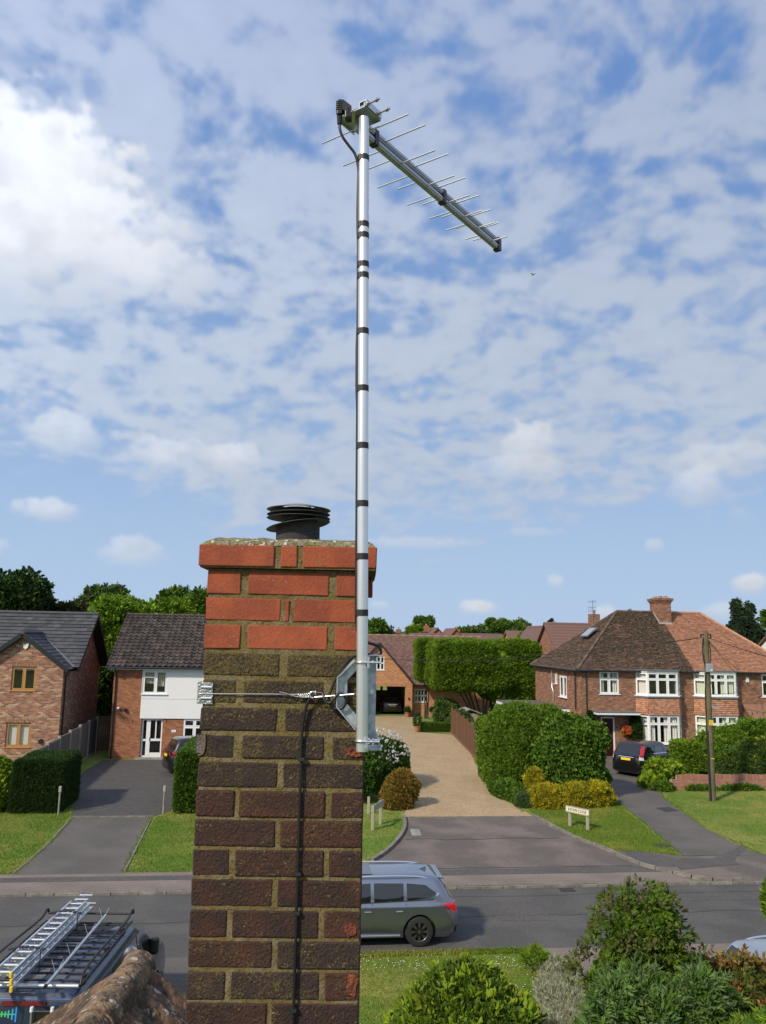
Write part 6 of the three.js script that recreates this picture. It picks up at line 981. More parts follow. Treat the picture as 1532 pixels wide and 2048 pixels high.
{ // lashing wire round the stack with hook bolt and corner plates
  const t = near('lashing_wire', 'tensioned galvanised lashing wire wrapped round the chimney with a hook bolt', 'wire', -.27, -.16, 2.19);
  obj('wire', tube([[-.488, -.152, 2.62], [-.489, -.153, 2.3], [-.4885, -.1535, 2.2], [-.482, -.154, 2.1925], [-.46, -.154, 2.192], [-.3, -.152, 2.193], [-.22, -.151, 2.192], [-.19, -.148, 2.190], [-.172, -.142, 2.186], [-.168, -.147, 2.182], [-.18, -.155, 2.184], [-.22, -.157, 2.188], [-.25, -.149, 2.188], [-.268, -.145, 2.187]].map((p) => np(...p)), .0014, 160, 6), mat.alu, t);
  obj('twist', Array.from({ length: 5 }, (_, i) => new THREE.TorusGeometry(.0042, .0014, 6, 14).rotateY(Math.PI / 2 - .3).translate(-.216 + i * .006, CY - .1525, -2.189)), mat.alu, t);
  obj('hook_bolt', [rod(np(-.172, -.157, 2.178), np(-.067, -.146, 2.16), .0030, .0030, 10), new THREE.TorusGeometry(.008, .0028, 8, 18, 5).translate(-.178, CY - .151, -2.18)], mat.alu, t);
  const z = grain(.2, 128, 19, [.36, .38, .39], [.26, .27, .27], { speck: .5 }); z.metalness = .6; z.roughness = .5;
  obj('corner_plate', uvm(merge([nb(-.4855, -.447, -.181, -.124, 2.193, 2.1965), nb(-.4885, -.4855, -.181, -.124, 2.193, 2.23)])), z, t); obj('wire_guide', [rod(np(-.478, -.137, 2.193), np(-.449, -.137, 2.193), .004, .004, 10), rod(np(-.478, -.166, 2.193), np(-.449, -.166, 2.193), .004, .004, 10)], mat.alu, t);
  const old = near('rusted_corner_plate', 'rusty old strap plate left on the corner of the chimney', 'plate', -.47, -.3, 2.195); obj('plate', uvm(merge([nb(-.4865, -.463, -.308, -.262, 2.1965, 2.199), nb(-.4865, -.484, -.308, -.262, 2.1965, 2.23)])), grain(.2, 128, 77, [.10, .075, .065], [.16, .15, .145], { speck: .6, f1: 6 }), old); obj('strap', tube([[-.463, -.258, 2.196], [-.461, -.27, 2.195], [-.4615, -.295, 2.195], [-.466, -.31, 2.195], [-.478, -.314, 2.195]].map((p) => np(...p)), .0022, 30, 6), M([.2, .12, .08], .7, .4), old);
}
{ // roof of this house below: tiled gable with ridge tiles, turned like the chimney
  const t = near('house_roof', 'mossy concrete tiled gable roof with round ridge tiles beside the chimney', 'roof', -.8, -1.3, 2.4);
  const fd = field('rooftile', 512, 3, (x, y) => [fbm(x * 8, y * 8, 61, 5, 8), fbm(x * 50, y * 50, 64, 3, 50), fbm(x * 16, y * 16, 67, 4, 16)]), f = (i, sd) => [fd(i, sd, 0), fd(i, sd, 1), fd(i, sd, 2)];
  const tm = (a, b, s) => rough(tex(512, (x, y, i) => { const [n, g, m] = f(i, s); let c = mix3(a, b, n); c = mix3(c, [.04, .033, .026], sstep(.46, .66, m) * .75); c = mix3(c, [.30, .23, .14], sstep(.60, .72, f(i, s + 5)[1] * .6 + f(i, s + 3)[0] * .4) * .5); c = mix3(c, [.42, .40, .36], sstep(.735, .76, f(i, s + 1)[2] + (f(i, s + 2)[1] - .5) * .12) * .8); return c.map((v) => v * (.5 + g)); }, { size: .6 }), tex(512, (x, y, i) => gray(f(i, s)[1]), { srgb: false, size: .6 }), 1, .007);
  const ridgeM = tm([.27, .175, .10], [.17, .11, .065], 0), tileA = tm([.17, .10, .058], [.09, .058, .038], 4), tileB = tm([.12, .076, .046], [.07, .048, .033], 8);
  const W1 = 2.93, W0 = .7, ru = -.80, rv = -1.085, sl = Math.tan(37 * Math.PI / 180);
  for (let i = 0; i < 4; i++) { const a = W1 - i * .45, b = a - .445, g = new THREE.CylinderGeometry(.056, .062, a - b, 20, 3, false, -Math.PI / 2 - .25, Math.PI + .5); g.rotateX(-Math.PI / 2); const p = g.attributes.position; for (let k = 0; k < p.count; k++) { const q = 1 + (noise3(p.getX(k) * 25, p.getY(k) * 25, p.getZ(k) * 25, 4) - .5) * .1; p.setXY(k, p.getX(k) * q, p.getY(k) * q); } g.translate(ru, CY + rv - .035, -(a + b) / 2); g.computeVertexNormals(); obj('ridge_tile', uvm(g), ridgeM, t); if (i === 0) { const e = new THREE.SphereGeometry(.06, 18, 10, 0, 6.3, 0, Math.PI / 2); e.scale(1, 1, .7); e.translate(ru, CY + rv - .035, -a + .01); obj('ridge_end', uvm(e), ridgeM, t); } }
  for (const s of [-1, 1]) for (let c = 0; c < 6; c++) for (let k = 0; k < 5; k++) {       // interlocking tiles with a roll along one edge
    const wa = W1 - k * .3, wb = wa - .297, d0 = .02 + c * .30, d1 = d0 + .36, dir = [s * Math.cos(Math.atan(sl)), -Math.sin(Math.atan(sl))], nrm = [s * Math.sin(Math.atan(sl)), Math.cos(Math.atan(sl))];
    if (s > 0 && -.8 + d0 * dir[0] > -.15) continue;
    const P = (d, h, w) => { const lift = (d - d0) / .36 * .03; return np(ru + dir[0] * d + nrm[0] * (h + lift), rv - .012 + dir[1] * d + nrm[1] * (h + lift), w); }, prof = [[0, 0], [.015, .012], [.04, .02], [.065, .012], [.08, .0], [.15, .0], [.165, .012], [.19, .018], [.215, .012], [.23, .0], [.297, 0]], pos = [], q = (a, b, cc, dd) => pos.push(...a, ...b, ...cc, ...a, ...cc, ...dd);
    for (let i = 0; i + 1 < prof.length; i++) { const [x0, h0] = prof[i], [x1, h1] = prof[i + 1]; q(P(d0, h0, wa - x0), P(d1, h0, wa - x0), P(d1, h1, wa - x1), P(d0, h1, wa - x1)); q(P(d1, h0, wa - x0), P(d1, h0 - .02, wa - x0), P(d1, h1 - .02, wa - x1), P(d1, h1, wa - x1)); }
    q(P(d0, 0, wa), P(d1, 0, wa), P(d1, -.02, wa), P(d0, -.02, wa)); q(P(d0, 0, wb), P(d1, 0, wb), P(d1, -.02, wb), P(d0, -.02, wb));
    obj('roof_tile', uvm(triGeo(pos), 1, c * .31, k * .23), rnd() < .5 ? tileA : tileB, t).material.side = THREE.DoubleSide;
  }
  // the main slopes under the camera, falling to the street and to the garden
  for (const [wa, va, wb, vb] of [[1.2, -1.14, 3.7, -2.89], [1.2, -1.14, -4.5, -5.1]]) { const A = new V3(...np(-7, vb, wb)), up = new V3(0, va - vb, wb - wa), ls = up.length(); obj('tiles', tileCourse(A, new V3(1, 0, 0), up.normalize(), ls, () => [0, 14], { w: .3, gauge: .33, t: .02, lift: .03, color: pal([[.10, .07, .052], [.13, .09, .065], [.075, .055, .042]], .2), seed: 3 }), tileMat, t).userData.kind = 'stuff'; obj('deck', bar(np(0, va - .06, wa), np(0, vb - .06, wb), 14, .05), tileB, t); }
  ridgeTiles(t, np(-7, -1.13, 1.2), np(7, -1.13, 1.2), .09, .45, ridgeM);
  const gw = [[-2.3, -2.25], [-.8, -1.14], [.2, -1.9], [.2, -3.4], [-2.3, -3.4]].map(([u, v]) => [u, CY + v]);
  obj('gable_wall', uvm(prism(gw, [], -2.86, -2.66)), brickSemi, t); obj('verge_mortar', [bar(np(ru, rv - .07, 2.90), np(ru - 1.2, rv - .07 - 1.2 * sl, 2.90), .05, .05), bar(np(ru, rv - .07, 2.90), np(-.3, rv - .07 - .5 * sl, 2.90), .05, .05)], mat.concrete, t);
}

// ---------------------------------------------------------------- planting
const GR = { dark: [[.035, .08, .012], [.045, .10, .014], [.03, .066, .011]], mid: [[.09, .18, .014], [.12, .21, .017], [.07, .15, .013]], bright: [[.17, .285, .015], [.20, .315, .019], [.135, .245, .014]], lime: [[.23, .32, .016], [.20, .30, .015], [.26, .33, .022]], yellow: [[.50, .43, .015], [.40, .38, .018], [.56, .46, .018]], orange: [[.38, .16, .03], [.32, .20, .035], [.17, .18, .022], [.42, .22, .05]], grey: [[.095, .155, .045], [.12, .18, .06], [.08, .135, .032]], white: [[.6, .6, .55], [.7, .7, .66]], leyl: [[.15, .265, .014], [.18, .295, .016], [.12, .22, .013]] };
// clipped conifer: a square topped block on bare stems
hedge('clipped_conifer', 'tall conifer clipped into a flat topped block on bare leaning stems', 'tree', [[[15.5, 5.15, -63.5], [4.1, 1.75, 2.6]], [[17.6, 3.5, -63.6], [2.0, .95, 2.2]]], { kind: 'needle', n: 46000, size: .25, cols: GR.leyl, r: .8, wob: .4, depth: .35, bottom: true });
{ const t = scene.children[scene.children.length - 1], b = [15.3, .6, -62.6]; for (let i = 0; i < 9; i++) { const a = i / 8; obj('stem', rod([b[0] + a * .9 - .2, .55, b[2] - (i % 3) * .4], [mix(13.2, 17.6, a), 3.6, b[2] - (i % 4) * .5], .10, .05, 7), barkMat, t); } }
hedge('clipped_hedge', 'narrow clipped conifer column behind the flat topped conifer', 'tree', [[[11.65, 5.45, -67.4], [.8, 1.6, 1.1]]], { kind: 'needle', n: 7000, size: .24, cols: GR.leyl, r: .4, wob: .2, bottom: true });
{ const t = scene.children[scene.children.length - 1]; for (const d of [-.2, .1, .35]) obj('stem', rod([11.7 + d * .4, .55, -67.4], [11.7 + d, 4.4, -67.4 - d], .08, .04, 7), barkMat, t); }
hedge('clipped_hedge', 'clipped green hedge beside the block paved forecourt', 'hedge', [[[-3.0, 1.42, -35.6], [1.1, 1.12, 2.5]]], { kind: 'leaf', n: 24000, size: .11, cols: GR.mid, r: .2, wob: .07, depth: .14 });
hedge('clipped_hedge', 'dark clipped hedge beside the marker post and fence', 'hedge', [[[-9.35, 1.2, -34.6], [.92, .98, 1.3]]], { kind: 'fine', n: 12000, size: .15, cols: GR.dark, r: .2, wob: .08, depth: .14 });
shrub('golden_hedge', 'bright yellow green hedge next to the dark clipped hedge', 'hedge', [[-11.6, .9, -34.2, 1.5, 1.35, 1.2], [-13.2, 1.0, -34.4, 1.6, 1.3, 1.3]], { kind: 'round', n: 9000, size: .16, cols: GR.lime.concat(GR.bright), wob: .12, depth: .15 });
shrub('privet_bush', 'large rounded privet bush at the bend of the gravel drive', 'bush', [[11.1, 2.1, -38.4, 1.95, 2.05, 1.8], [12.6, 2.1, -38.6, 1.5, 1.9, 1.5], [10.6, 1.3, -37.6, 1.35, 1.3, 1.2]], { kind: 'leaf', n: 44000, size: .125, cols: GR.bright.concat(GR.mid), wob: .25, depth: .25, loose: 1, extra: [{ name: 'young_shoots', kind: 'leaf', n: 900, size: .12, cols: GR.bright, depth: -.22, low: .1 }] });
shrub('laurel_bush', 'glossy green laurel bush standing over the yellow shrub', 'bush', [[12.85, 2.1, -35.7, 1.5, 1.6, 1.2], [12.9, 1.2, -35.5, 1.35, 1.2, 1.1]], { kind: 'big', n: 13000, size: .18, loose: 1.1, cols: GR.mid.concat([[.09, .17, .02]]), wob: .35, depth: .3, extra: [{ name: 'young_shoots', kind: 'big', n: 260, size: .16, cols: GR.bright, depth: -.25, low: .2 }] });
shrub('yellow_shrub', 'low golden yellow shrub behind the street name sign', 'shrub', [[11.1, .6, -33.9, .85, .55, .55], [12.3, .6, -34.0, .75, .55, .5], [13.3, .65, -34.2, .75, .55, .5], [10.75, 1.2, -34.6, .32, .55, .3]], { kind: 'fine', n: 8000, size: .17, cols: GR.yellow.concat([[.14, .16, .02]]), wob: .12, depth: .2 });
shrub('lavender_bush', 'small round grey green bush at the gravel edge', 'shrub', [[10.1, .42, -34.0, .34, .4, .34]], { lump: 0, kind: 'fine', n: 1500, size: .13, cols: GR.grey, wob: .04, depth: .1 });
shrub('ivy_bank', 'low ivy bank under the rounded privet beside the gravel', 'ivy', [[9.95, .5, -36.3, .6, .45, 1.6], [10.4, .45, -34.9, .7, .4, .9], [10.2, .7, -39.5, .5, .7, 1.6]], { kind: 'leaf', n: 7000, size: .15, cols: GR.mid, wob: .12, depth: .2 });
shrub('orange_tipped_bush', 'bush with orange red new leaves at the corner of the gravel', 'bush', [[4.95, .92, -34.2, .62, .72, .6], [4.75, .55, -34.0, .6, .5, .55]], { kind: 'lance', n: 6500, size: .16, loose: 1.1, cols: GR.orange.concat([[.12, .15, .02], [.2, .2, .03]]), wob: .15, depth: .2 });
shrub('flowering_bush', 'green bush dotted with white blossom behind the orange tipped bush', 'bush', [[4.1, 1.5, -37.4, .95, 1.1, 1.2], [5.0, 1.3, -38.2, .8, 1.0, 1.3], [3.4, 1.2, -35.3, .7, 1.0, .9]], { kind: 'leaf', n: 12000, size: .17, cols: GR.mid.concat(GR.dark), wob: .2, depth: .3, extra: [{ name: 'blossom', kind: 'round', n: 420, size: .12, cols: GR.white, blobs: [[4.6, 1.75, -37.9, 1.15, 1.1, 1.5], [4.1, 1.6, -36.6, 1.0, 1.1, .8]] }] });
// gardens by the open garage
tag(obj('garage_lawn', drape([[9.7, -58], [11.8, -57.8], [14.5, -66], [14.3, -69.7], [11, -69.6], [10.45, -66.3]], .012), grassMat), null, null, null, 'structure');
hedge('box_edging', 'low clipped box hedge edging the lawn by the garage', 'hedge', [[[10.8, .88, -58.1], [1.0, .3, .25]]], { kind: 'fine', n: 2600, size: .14, cols: GR.mid, r: .1, wob: .03, depth: .08 });
shrub('garden_shrub', 'mixed garden shrub beside the low box edging', 'shrub', [[12.5, 1.3, -62.5, 1.0, 1.1, 1.2], [12.9, 1.0, -60, .8, .8, .9]], { kind: 'leaf', n: 4500, size: .2, cols: GR.mid.concat(GR.grey), wob: .2, depth: .3 });
// front garden behind the brick wall
shrub('garden_shrub', 'tall leafy shrub behind the low brick wall beside the telegraph pole', 'shrub', [[21.3, 1.5, -39.3, 1.0, 1.0, .9], [22.6, 1.7, -39.5, 1.2, 1.2, 1.0], [24.2, 1.85, -39.6, 1.4, 1.4, 1.1]], { kind: 'leaf', n: 21000, size: .16, cols: GR.mid.concat(GR.bright), wob: .45, depth: .4, loose: 1.1, extra: [{ name: 'young_shoots', kind: 'leaf', n: 600, size: .15, cols: GR.bright, depth: -.35, low: .2 }] });
shrub('garden_shrub', 'leafy shrub with yellow flowers at the far end of the brick wall', 'shrub', [[23.8, 1.5, -38.3, .9, 1.1, .7], [22.2, 1.2, -38.2, .9, .85, .6]], { kind: 'lance', n: 5500, size: .22, cols: GR.mid.concat(GR.grey), wob: .25, depth: .3, extra: [{ name: 'flowers', kind: 'round', n: 60, size: .13, cols: GR.yellow, blobs: [[23.5, 1.7, -38, 1.1, 1.0, .7]] }] });
hedge('clipped_hedge', 'small clipped hedge behind the brick wall below the bay window', 'hedge', [[[20.3, 1.35, -39.6], [.72, .9, .55]]], { kind: 'leaf', n: 3200, size: .15, cols: GR.bright, r: .2, wob: .06 });
shrub('lime_plant', 'bushy lime green plant at the corner of the brick wall', 'plant', [[17.9, .95, -38.1, .55, .6, .5], [17.5, .55, -37.6, .6, .4, .5], [18.6, .9, -38.3, .55, .5, .4]], { kind: 'big', n: 1500, size: .26, cols: GR.lime.concat(GR.bright), wob: .15, depth: .3, core: .6 });
shrub('verge_plants', 'low weeds along the foot of the garden wall', 'weeds', [[19.5, .38, -36.95, .8, .16, .2], [21.5, .38, -36.95, 1.1, .2, .2], [17.6, .45, -37.0, .6, .25, .4]], { lump: 0, kind: 'leaf', n: 1500, size: .14, cols: GR.mid, wob: .06, depth: .1, core: 0 });
shrub('rose_climber', 'climbing rose with white flowers beside the porch', 'plant', [[20.3, 2.0, -45.75, .3, 1.1, .2], [17.6, 2.2, -45.8, .25, 1.0, .18]], { lump: 0, kind: 'leaf', n: 1500, size: .16, cols: GR.dark, wob: .12, depth: .15, core: 0, extra: [{ name: 'flowers', kind: 'round', n: 46, size: .1, cols: GR.white }] });
// bushes in front of the house
shrub('round_bush', 'big round leafy bush on the front lawn below the chimney', 'bush', [[3.1, .6, -13.6, 1.2, 1.0, 1.15], [3.05, .95, -13.75, .88, .8, .85]], { lump: .22, kind: 'leaf', n: 18000, size: .13, loose: 1.2, cols: [[.105, .185, .015], [.135, .22, .018], [.075, .14, .013], [.17, .25, .022]], wob: .2, depth: .22, extra: [{ name: 'young_shoots', kind: 'leaf', n: 300, size: .19, cols: GR.lime, low: .2, depth: -.08 }] });
shrub('tall_shrub', 'tall loose shrub with long leaves at the edge of the front lawn', 'shrub', [[5.85, 1.95, -13.3, .55, .95, .55], [5.65, 1.5, -13.2, .72, .95, .65], [6.1, 1.2, -13.2, .85, 1.0, .7], [5.25, .9, -13.0, .5, .7, .5]], { lump: .42, lumps: 7, kind: 'leaf', n: 16000, size: .13, loose: 1.4, cols: [[.12, .215, .015], [.15, .25, .018], [.09, .17, .013]], wob: .4, depth: .4, core: .66, extra: [{ name: 'young_shoots', kind: 'leaf', n: 420, size: .14, cols: [[.1, .16, .025], [.12, .12, .035]], blobs: [[5.85, 2.05, -13.3, .76, 1.12, .74], [5.5, 1.6, -13.2, .9, 1.0, .8]], low: .2, depth: -.12 }] });
shrub('grey_leaved_shrub', 'grey green shrub with long pointed leaves in front of the tall shrub', 'shrub', [[5.2, 1.2, -12.0, .72, 1.0, .6], [4.75, .8, -11.8, .5, .75, .5], [5.75, 1.2, -12.0, .7, .95, .55], [6.45, 1.15, -12.6, .6, .95, .5]], { lump: .45, lumps: 7, kind: 'lance', n: 9500, size: .17, loose: 1.6, cols: [[.13, .21, .06], [.155, .24, .08], [.11, .20, .035], [.10, .19, .02]], wob: .3, depth: .4, core: .66, extra: [{ name: 'young_shoots', kind: 'lance', n: 300, size: .17, cols: GR.grey, low: .1, depth: -.12 }] });
shrub('red_tipped_shrub', 'shrub with rusty red young shoots in front of the silver car', 'shrub', [[7.1, 1.15, -13.6, .6, .85, .6], [7.8, .95, -13.5, .7, .85, .6], [6.7, .9, -13.2, .5, .7, .5], [8.4, .7, -13.3, .6, .8, .5]], { lump: .42, lumps: 6, kind: 'leaf', n: 11000, size: .12, loose: 1.3, cols: [[.08, .11, .018], [.09, .14, .02], [.14, .13, .03], [.06, .08, .016]], wob: .35, depth: .4, core: .62, extra: [{ name: 'young_shoots', kind: 'leaf', n: 1100, size: .12, cols: [[.33, .15, .045], [.30, .19, .05], [.24, .20, .04]], low: .05, depth: -.2 }] });
shrub('bright_green_shrub', 'fresh bright green shrub with narrow leaves below the red tipped shrub', 'shrub', [[6.3, 1.0, -11.2, .7, .85, .6], [7.0, 1.1, -11.3, .7, .8, .6], [5.75, .7, -10.9, .5, .6, .5]], { lump: .4, lumps: 6, kind: 'lance', n: 9500, size: .15, loose: 1.4, cols: GR.bright.concat([[.09, .18, .02]]), wob: .28, depth: .35, core: .66 });
shrub('silver_ground_cover', 'pale silvery flowering ground cover beside the front lawn', 'plant', [[5.85, .08, -16.6, .6, .2, 1.1], [5.45, .06, -15.0, .6, .2, 1.3], [6.0, .12, -17.7, .4, .22, .6]], { lump: 0, kind: 'tuft', n: 11000, size: .10, cols: [[.34, .36, .22], [.42, .43, .30], [.22, .26, .12], [.5, .5, .4]], wob: .1, depth: .15, low: 0, core: .6 });
shrub('grass_clump', 'upright dark green grass clump at the corner of the front lawn', 'plant', [[5.6, .2, -18.1, .25, .3, .25]], { lump: 0, kind: 'tuft', n: 160, size: .13, cols: GR.bright, wob: .05, depth: .15, low: 0, core: 0 });
shrub('street_bush', 'bright green clipped bush at the far edge of the next drive', 'bush', [[11.85, 1.25, -18.2, .7, .8, .7]], { lump: 0, kind: 'leaf', n: 5000, size: .12, cols: GR.bright.concat(GR.mid), wob: .12, depth: .15 });
// trees behind the houses
const treeList = [
  ['dark_tree', 'large dark green broadleaf tree behind the grey roofed house', -25, -72, 10.9, 5.6, GR.dark, 9000, .6, 1], ['dark_tree', 'dark tree at the edge of the large dark tree', -34, -76, 11.4, 6, GR.dark, 6000, .7, 2],
  ['open_tree', 'tall thin grey green tree between the two roofs', -16.9, -78, 10.7, 2.8, GR.grey.concat(GR.mid), 4200, .5, 3], ['low_tree', 'olive green tree peeping over the grey roof', -19.2, -74, 8.9, 2.4, [[.07, .08, .02], [.05, .07, .016]], 3000, .5, 4],
  ['ash_tree', 'fresh green feathery tree between the two houses', -11.6, -57.5, 8.6, 2.8, GR.bright, 9500, .42, 5], ['ash_tree', 'fresh green tree above the brown roof ridge', -8.4, -60, 8.8, 2.5, GR.bright, 7000, .42, 6],
  ['oak_tree', 'dense mid green tree rising behind the brown tiled roof', -7.4, -70, 10.1, 3.8, GR.mid, 9000, .5, 7], ['oak_tree', 'leafy tree hidden behind the chimney stack', -2, -68, 10.4, 4, GR.mid, 6000, .5, 8], ['shady_tree', 'shaded ivy clad tree standing in the gap between the houses', -10.4, -53.5, 5.2, 1.6, GR.dark.concat(GR.mid), 5000, .3, 9]];
for (const [n, l, x, z, h, r, cols, cnt, sz, sd] of treeList) tree(n, l, 'tree', [x, z], h, r, { cols, n: cnt, size: sz, seed: sd, clumps: 20, low: .15, group: 'trees behind the houses' });
const farTrees = [['leafy tree just above the garage ridge beside the mast', 15.3, -138, 9.4, 2.6, GR.mid, 2200], ['pale round tree far beyond the garage ridge', 21.9, -139, 8.5, 2.0, GR.bright, 1600], ['spreading tree behind the wide red gable', 25.6, -150, 10.3, 2.6, GR.mid, 2200], ['low round tree past the long brown roof', 32.6, -148, 8.6, 2.3, GR.mid, 1600], ['small pale tree past the long brown roof', 35.8, -150, 8.9, 2.2, GR.grey, 1400], ['feathery tree in front of the far round crowns', 38.6, -130, 9.0, 2.6, GR.grey.concat(GR.mid), 2600], ['far round tree crown beside the conifer', 42.5, -160, 10.6, 3.4, GR.mid, 2200], ['wide far tree crown left of the dark conifer'.replace('left of', 'next to'), 47, -162, 10.4, 3.4, GR.mid, 2200], ['far leafy tree on the skyline behind the flat grey roof', 17.5, -170, 8.2, 3.5, GR.mid, 1500], ['bushy tree beside the brown roofed house past the clipped conifer', 25.9, -84, 7.0, 1.7, GR.bright, 2600], ['leafy tree behind the hipped roof next to the weeping conifer', 42, -92, 9.6, 3.2, GR.grey.concat(GR.mid), 2600], ['far wood edge tree behind the hipped roof', 60, -120, 9, 5, GR.mid, 2400], ['far tree behind the chimney stack', 6, -150, 9, 4, GR.mid, 1600]];
farTrees.forEach(([l, x, z, h, r, cols, cnt], i) => tree('far_tree', l, 'tree', [x, z], h, r, { cols, n: cnt, size: .7, seed: 40 + i, clumps: 14, low: .2, trunk: .15, group: 'trees on the skyline' }));
tree('conifer', 'dark pointed conifer on the skyline', 'tree', [46.4, -139], 10.3, 1.7, { cols: GR.dark, n: 1800, size: .6, seed: 71, cone: true, clumps: 14, low: .12, kind: 'needle' });
tree('conifer', 'tiny pointed conifer behind the garage ridge', 'tree', [18.1, -140], 8.6, .7, { cols: GR.dark, n: 500, size: .5, seed: 72, cone: true, clumps: 8, low: .2, kind: 'needle' });
[[-33, -52], [-46, -60], [-40, -38], [-60, -70], [40, -58], [56, -64], [48, -40], [70, -80]].forEach(([x, z], i) => tree('garden_tree', 'broadleaf garden tree beyond the end of the row of houses', 'tree', [x, z], 8 + (i * 37 % 5) * .7, 3.2, { cols: GR.mid, n: 3000, size: .6, seed: 90 + i, clumps: 16, low: .2, group: 'trees in the side gardens' }));
// weeping conifer with two tops
{ const x = 44.6, z = -75, t = thing('weeping_conifer', 'dark drooping conifer with two tops beyond the tiled roof', 'tree', [x, .6, z]); obj('trunk', uvm(merge([rod([x, .5, z], [x - .1, 9.5, z], .22, .08, 8), rod([x, 7, z], [x + .9, 11.2, z], .1, .04, 6), rod([x - .1, 9, z], [x - .5, 11.5, z], .08, .03, 6)])), barkMat, t);
  const bl = [[x - .5, 10.7, z, .45, 1.1, .45], [x + .7, 10.6, z, .5, 1.0, .5], [x, 9.4, z, 1.1, 1.1, 1.0], [x - .6, 8.2, z, 1.0, 1.3, 1.0], [x + 1.1, 8.3, z, 1.1, 1.3, 1.0], [x + .3, 6.8, z, 1.8, 1.4, 1.5], [x + 2.2, 6.9, z, 1.6, 1.3, 1.4], [x + 3.4, 6.2, z, 1.4, 1.4, 1.3], [x - 1, 6, z, 1.5, 1.5, 1.3], [x + 1, 5, z, 2.6, 1.6, 2]]; obj('inner_growth', blobCore(bl, .7, .2, 3), coreMat(GR.dark), t);
  const s = blobSample(bl, .3, .4, 3, -.8); leaves(t, 'crown', 'needle', 7000, () => { const o = s(); return { p: o.p, n: [o.n[0] * .5, -.9, o.n[2] * .5] }; }, .42, [[.02, .045, .018], [.028, .058, .02]]); }
// grass blades and daisies on the lawns and verges
function blades(label, name, n, sample, hgt, cols) {
  const g = triGeo([-.5, 0, 0, .5, 0, 0, .12, 1, .25]), im = new THREE.InstancedMesh(g, leafMat, n), m = new THREE.Matrix4(), q = new THREE.Quaternion(), e = new THREE.Euler(), c = new THREE.Color();
  for (let i = 0; i < n; i++) { const [x, z] = sample(), s = hgt * R(.5, 1.3); e.set(R(-.5, .5), R(0, 6.28), R(-.5, .5)); m.compose(new V3(x, gy(z) - .004, z), q.setFromEuler(e), new V3(s * .30, s, s)); im.setMatrixAt(i, m); const a = cols[Math.floor(rnd() * cols.length)], dry = sstep(.46, .70, fbm(x * .6, z * .6, 3, 4)), v = R(.75, 1.2); im.setColorAt(i, c.setRGB((a[0] + dry * .13) * v, (a[1] + dry * .065) * v, (a[2] + dry * .03) * v)); }
  im.name = name; im.castShadow = im.receiveShadow = true; scene.add(im); return tag(im, label, 'grass', null, 'stuff');
}
const inPoly = (p, x, z) => { let c = false; for (let i = 0, j = p.length - 1; i < p.length; j = i++) if ((p[i][1] > z) !== (p[j][1] > z) && x < (p[j][0] - p[i][0]) * (z - p[i][1]) / (p[j][1] - p[i][1]) + p[i][0]) c = !c; return c; };
const inArea = (p) => { const xs = p.map((v) => v[0]), zs = p.map((v) => v[1]), a = Math.min(...xs), b = Math.max(...xs), c = Math.min(...zs), d = Math.max(...zs); return () => { for (;;) { const x = R(a, b), z = R(c, d); if (inPoly(p, x, z)) return [x, z]; } }; };
const gcol = [[.125, .22, .016], [.155, .245, .02], [.20, .255, .036]];
blades('short mown grass of the front lawn', 'lawn_grass', 90000, inArea([[-1.1, -19.4], [6.0, -19.4], [6.1, -18.6], [5.6, -16], [5.3, -12], [-1.1, -12]]), .045, gcol);
blades('longer fringe of grass at the kerb edge of the lawn', 'grass', 9000, inArea([[-1.1, -19.42], [6.05, -19.42], [6.3, -18.7], [6.0, -18.6], [5.9, -19.1], [-1.1, -19.15]]), .07, gcol);
blades('short grass of the verge beside the street name sign', 'grass', 42000, inArea([[10.1, -32.3], [10.3, -30.8], [10.68, -29.1], [11.25, -27.6], [12.6, -27.35], [13.35, -26.95], [13.9, -31], [14.4, -34.8], [10.1, -34]]), .055, gcol);
blades('sunlit grass of the verge around the telegraph pole', 'grass', 60000, inArea([[16.3, -27.1], [16.2, -30.3], [16.95, -35.2], [17.9, -37.0], [26, -37.0], [26, -26.2], [17.6, -26.2]]), .05, gcol.concat([[.17, .18, .045]]));
blades('short grass of the verge beside the dark hedge', 'grass', 40000, inArea([[-7.8, -26], [-7.75, -29.2], [-7.9, -33.2], [-8.7, -35.5], [-13, -33.2], [-13, -26]]), .06, gcol);
blades('short grass of the verge below the clipped hedge', 'grass', 36000, inArea([[-4.5, -26.1], [-4.66, -29], [-4.7, -32.7], [-4.1, -33.4], [-1, -33], [-1, -26.1]]), .05, gcol);
blades('short grass around the sign posts by the close', 'grass', 9000, inArea([[2.4, -26.8], [2.95, -26.9], [3.5, -27.8], [4.1, -29.2], [4.6, -30.8], [4.75, -33], [2.0, -33.5], [1.5, -27]]), .055, gcol);
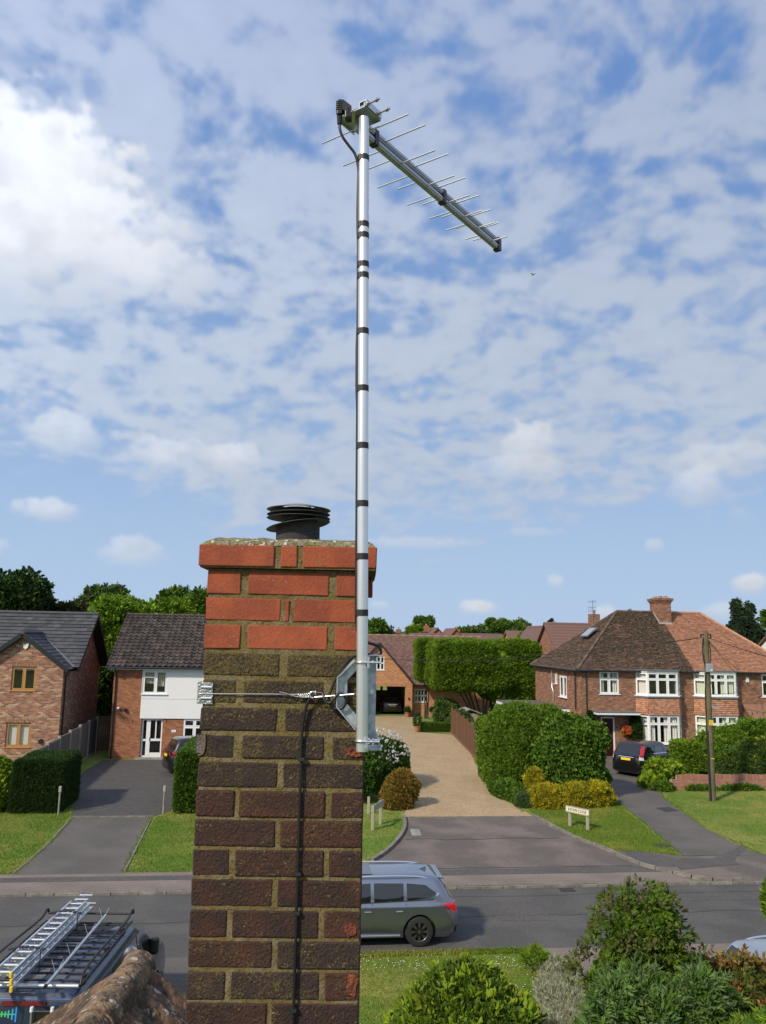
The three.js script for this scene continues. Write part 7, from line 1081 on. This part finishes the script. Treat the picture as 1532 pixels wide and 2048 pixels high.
{ const n = 420, im = new THREE.InstancedMesh(new THREE.IcosahedronGeometry(1, 0), M([.75, .75, .7], .8), n), m = new THREE.Matrix4(); for (let i = 0; i < n; i++) { let x, z; do { x = R(-.5, 6); z = R(-19.2, -15); } while (vnoise(x * 1.4, z * 1.4, 77) < .62); m.compose(new V3(x, gy(z) + R(.03, .06), z), new THREE.Quaternion(), new V3(.012, .006, .012)); im.setMatrixAt(i, m); } im.name = 'daisies'; scene.add(im); tag(im, 'tiny white daisies scattered in the front lawn', 'flowers', null, 'stuff'); }

// ragged grass edges along drives, kerbs and pavements
{ const lines = [[[-7.72, -26], [-7.62, -29.2], [-7.75, -32.6]], [[-4.62, -26], [-4.75, -29], [-4.85, -32.6]], [[-13, -26.0], [-7.7, -26.0]], [[-4.6, -26.0], [2.3, -26.0]], [[10.1, -32.2], [10.32, -30.8], [10.72, -29.1], [11.25, -27.65]], [[11.4, -27.68], [12.6, -27.4], [13.45, -26.95]], [[13.5, -27.2], [13.65, -28.2], [14.05, -31.1], [14.6, -36]], [[16.3, -27.1], [16.13, -30.3], [16.88, -35.2], [17.95, -38.8]], [[16.5, -27], [17.6, -26.1], [26, -26.0]], [[4.65, -31], [4.15, -29.1], [3.55, -27.75], [2.9, -26.8]], [[9.75, -33], [9.7, -36.3], [10.0, -41], [10.7, -46]], [[5.2, -34.3], [5.9, -38], [6.1, -42], [5.9, -48]], [[-8.1, -34], [-8.6, -35.6], [-9.3, -38]], [[-12, -24.14], [22, -24.14]]];
  const segs = lines.flatMap((l, li) => l.slice(1).map((q, i) => [l[i], q, Math.hypot(q[0] - l[i][0], q[1] - l[i][1]) * (li === lines.length - 1 ? .12 : 1)])), tot = segs.reduce((a, s) => a + s[2], 0);
  blades('ragged tufts of grass along the edges of drives and kerbs', 'edge_grass', 16000, () => { let u = rnd() * tot, i = 0; while ((u -= segs[i][2]) > 0 && i < segs.length - 1) i++; const [a, b] = segs[i], f = rnd(), x = mix(a[0], b[0], f), z = mix(a[1], b[1], f), s = .02 + .16 * Math.pow(vnoise(x * 3, z * 3, 5), 2); return [x + R(-s, s), Math.min(-24.12, z + R(-s, s))]; }, .07, gcol); }

renderer.render(scene, camera);
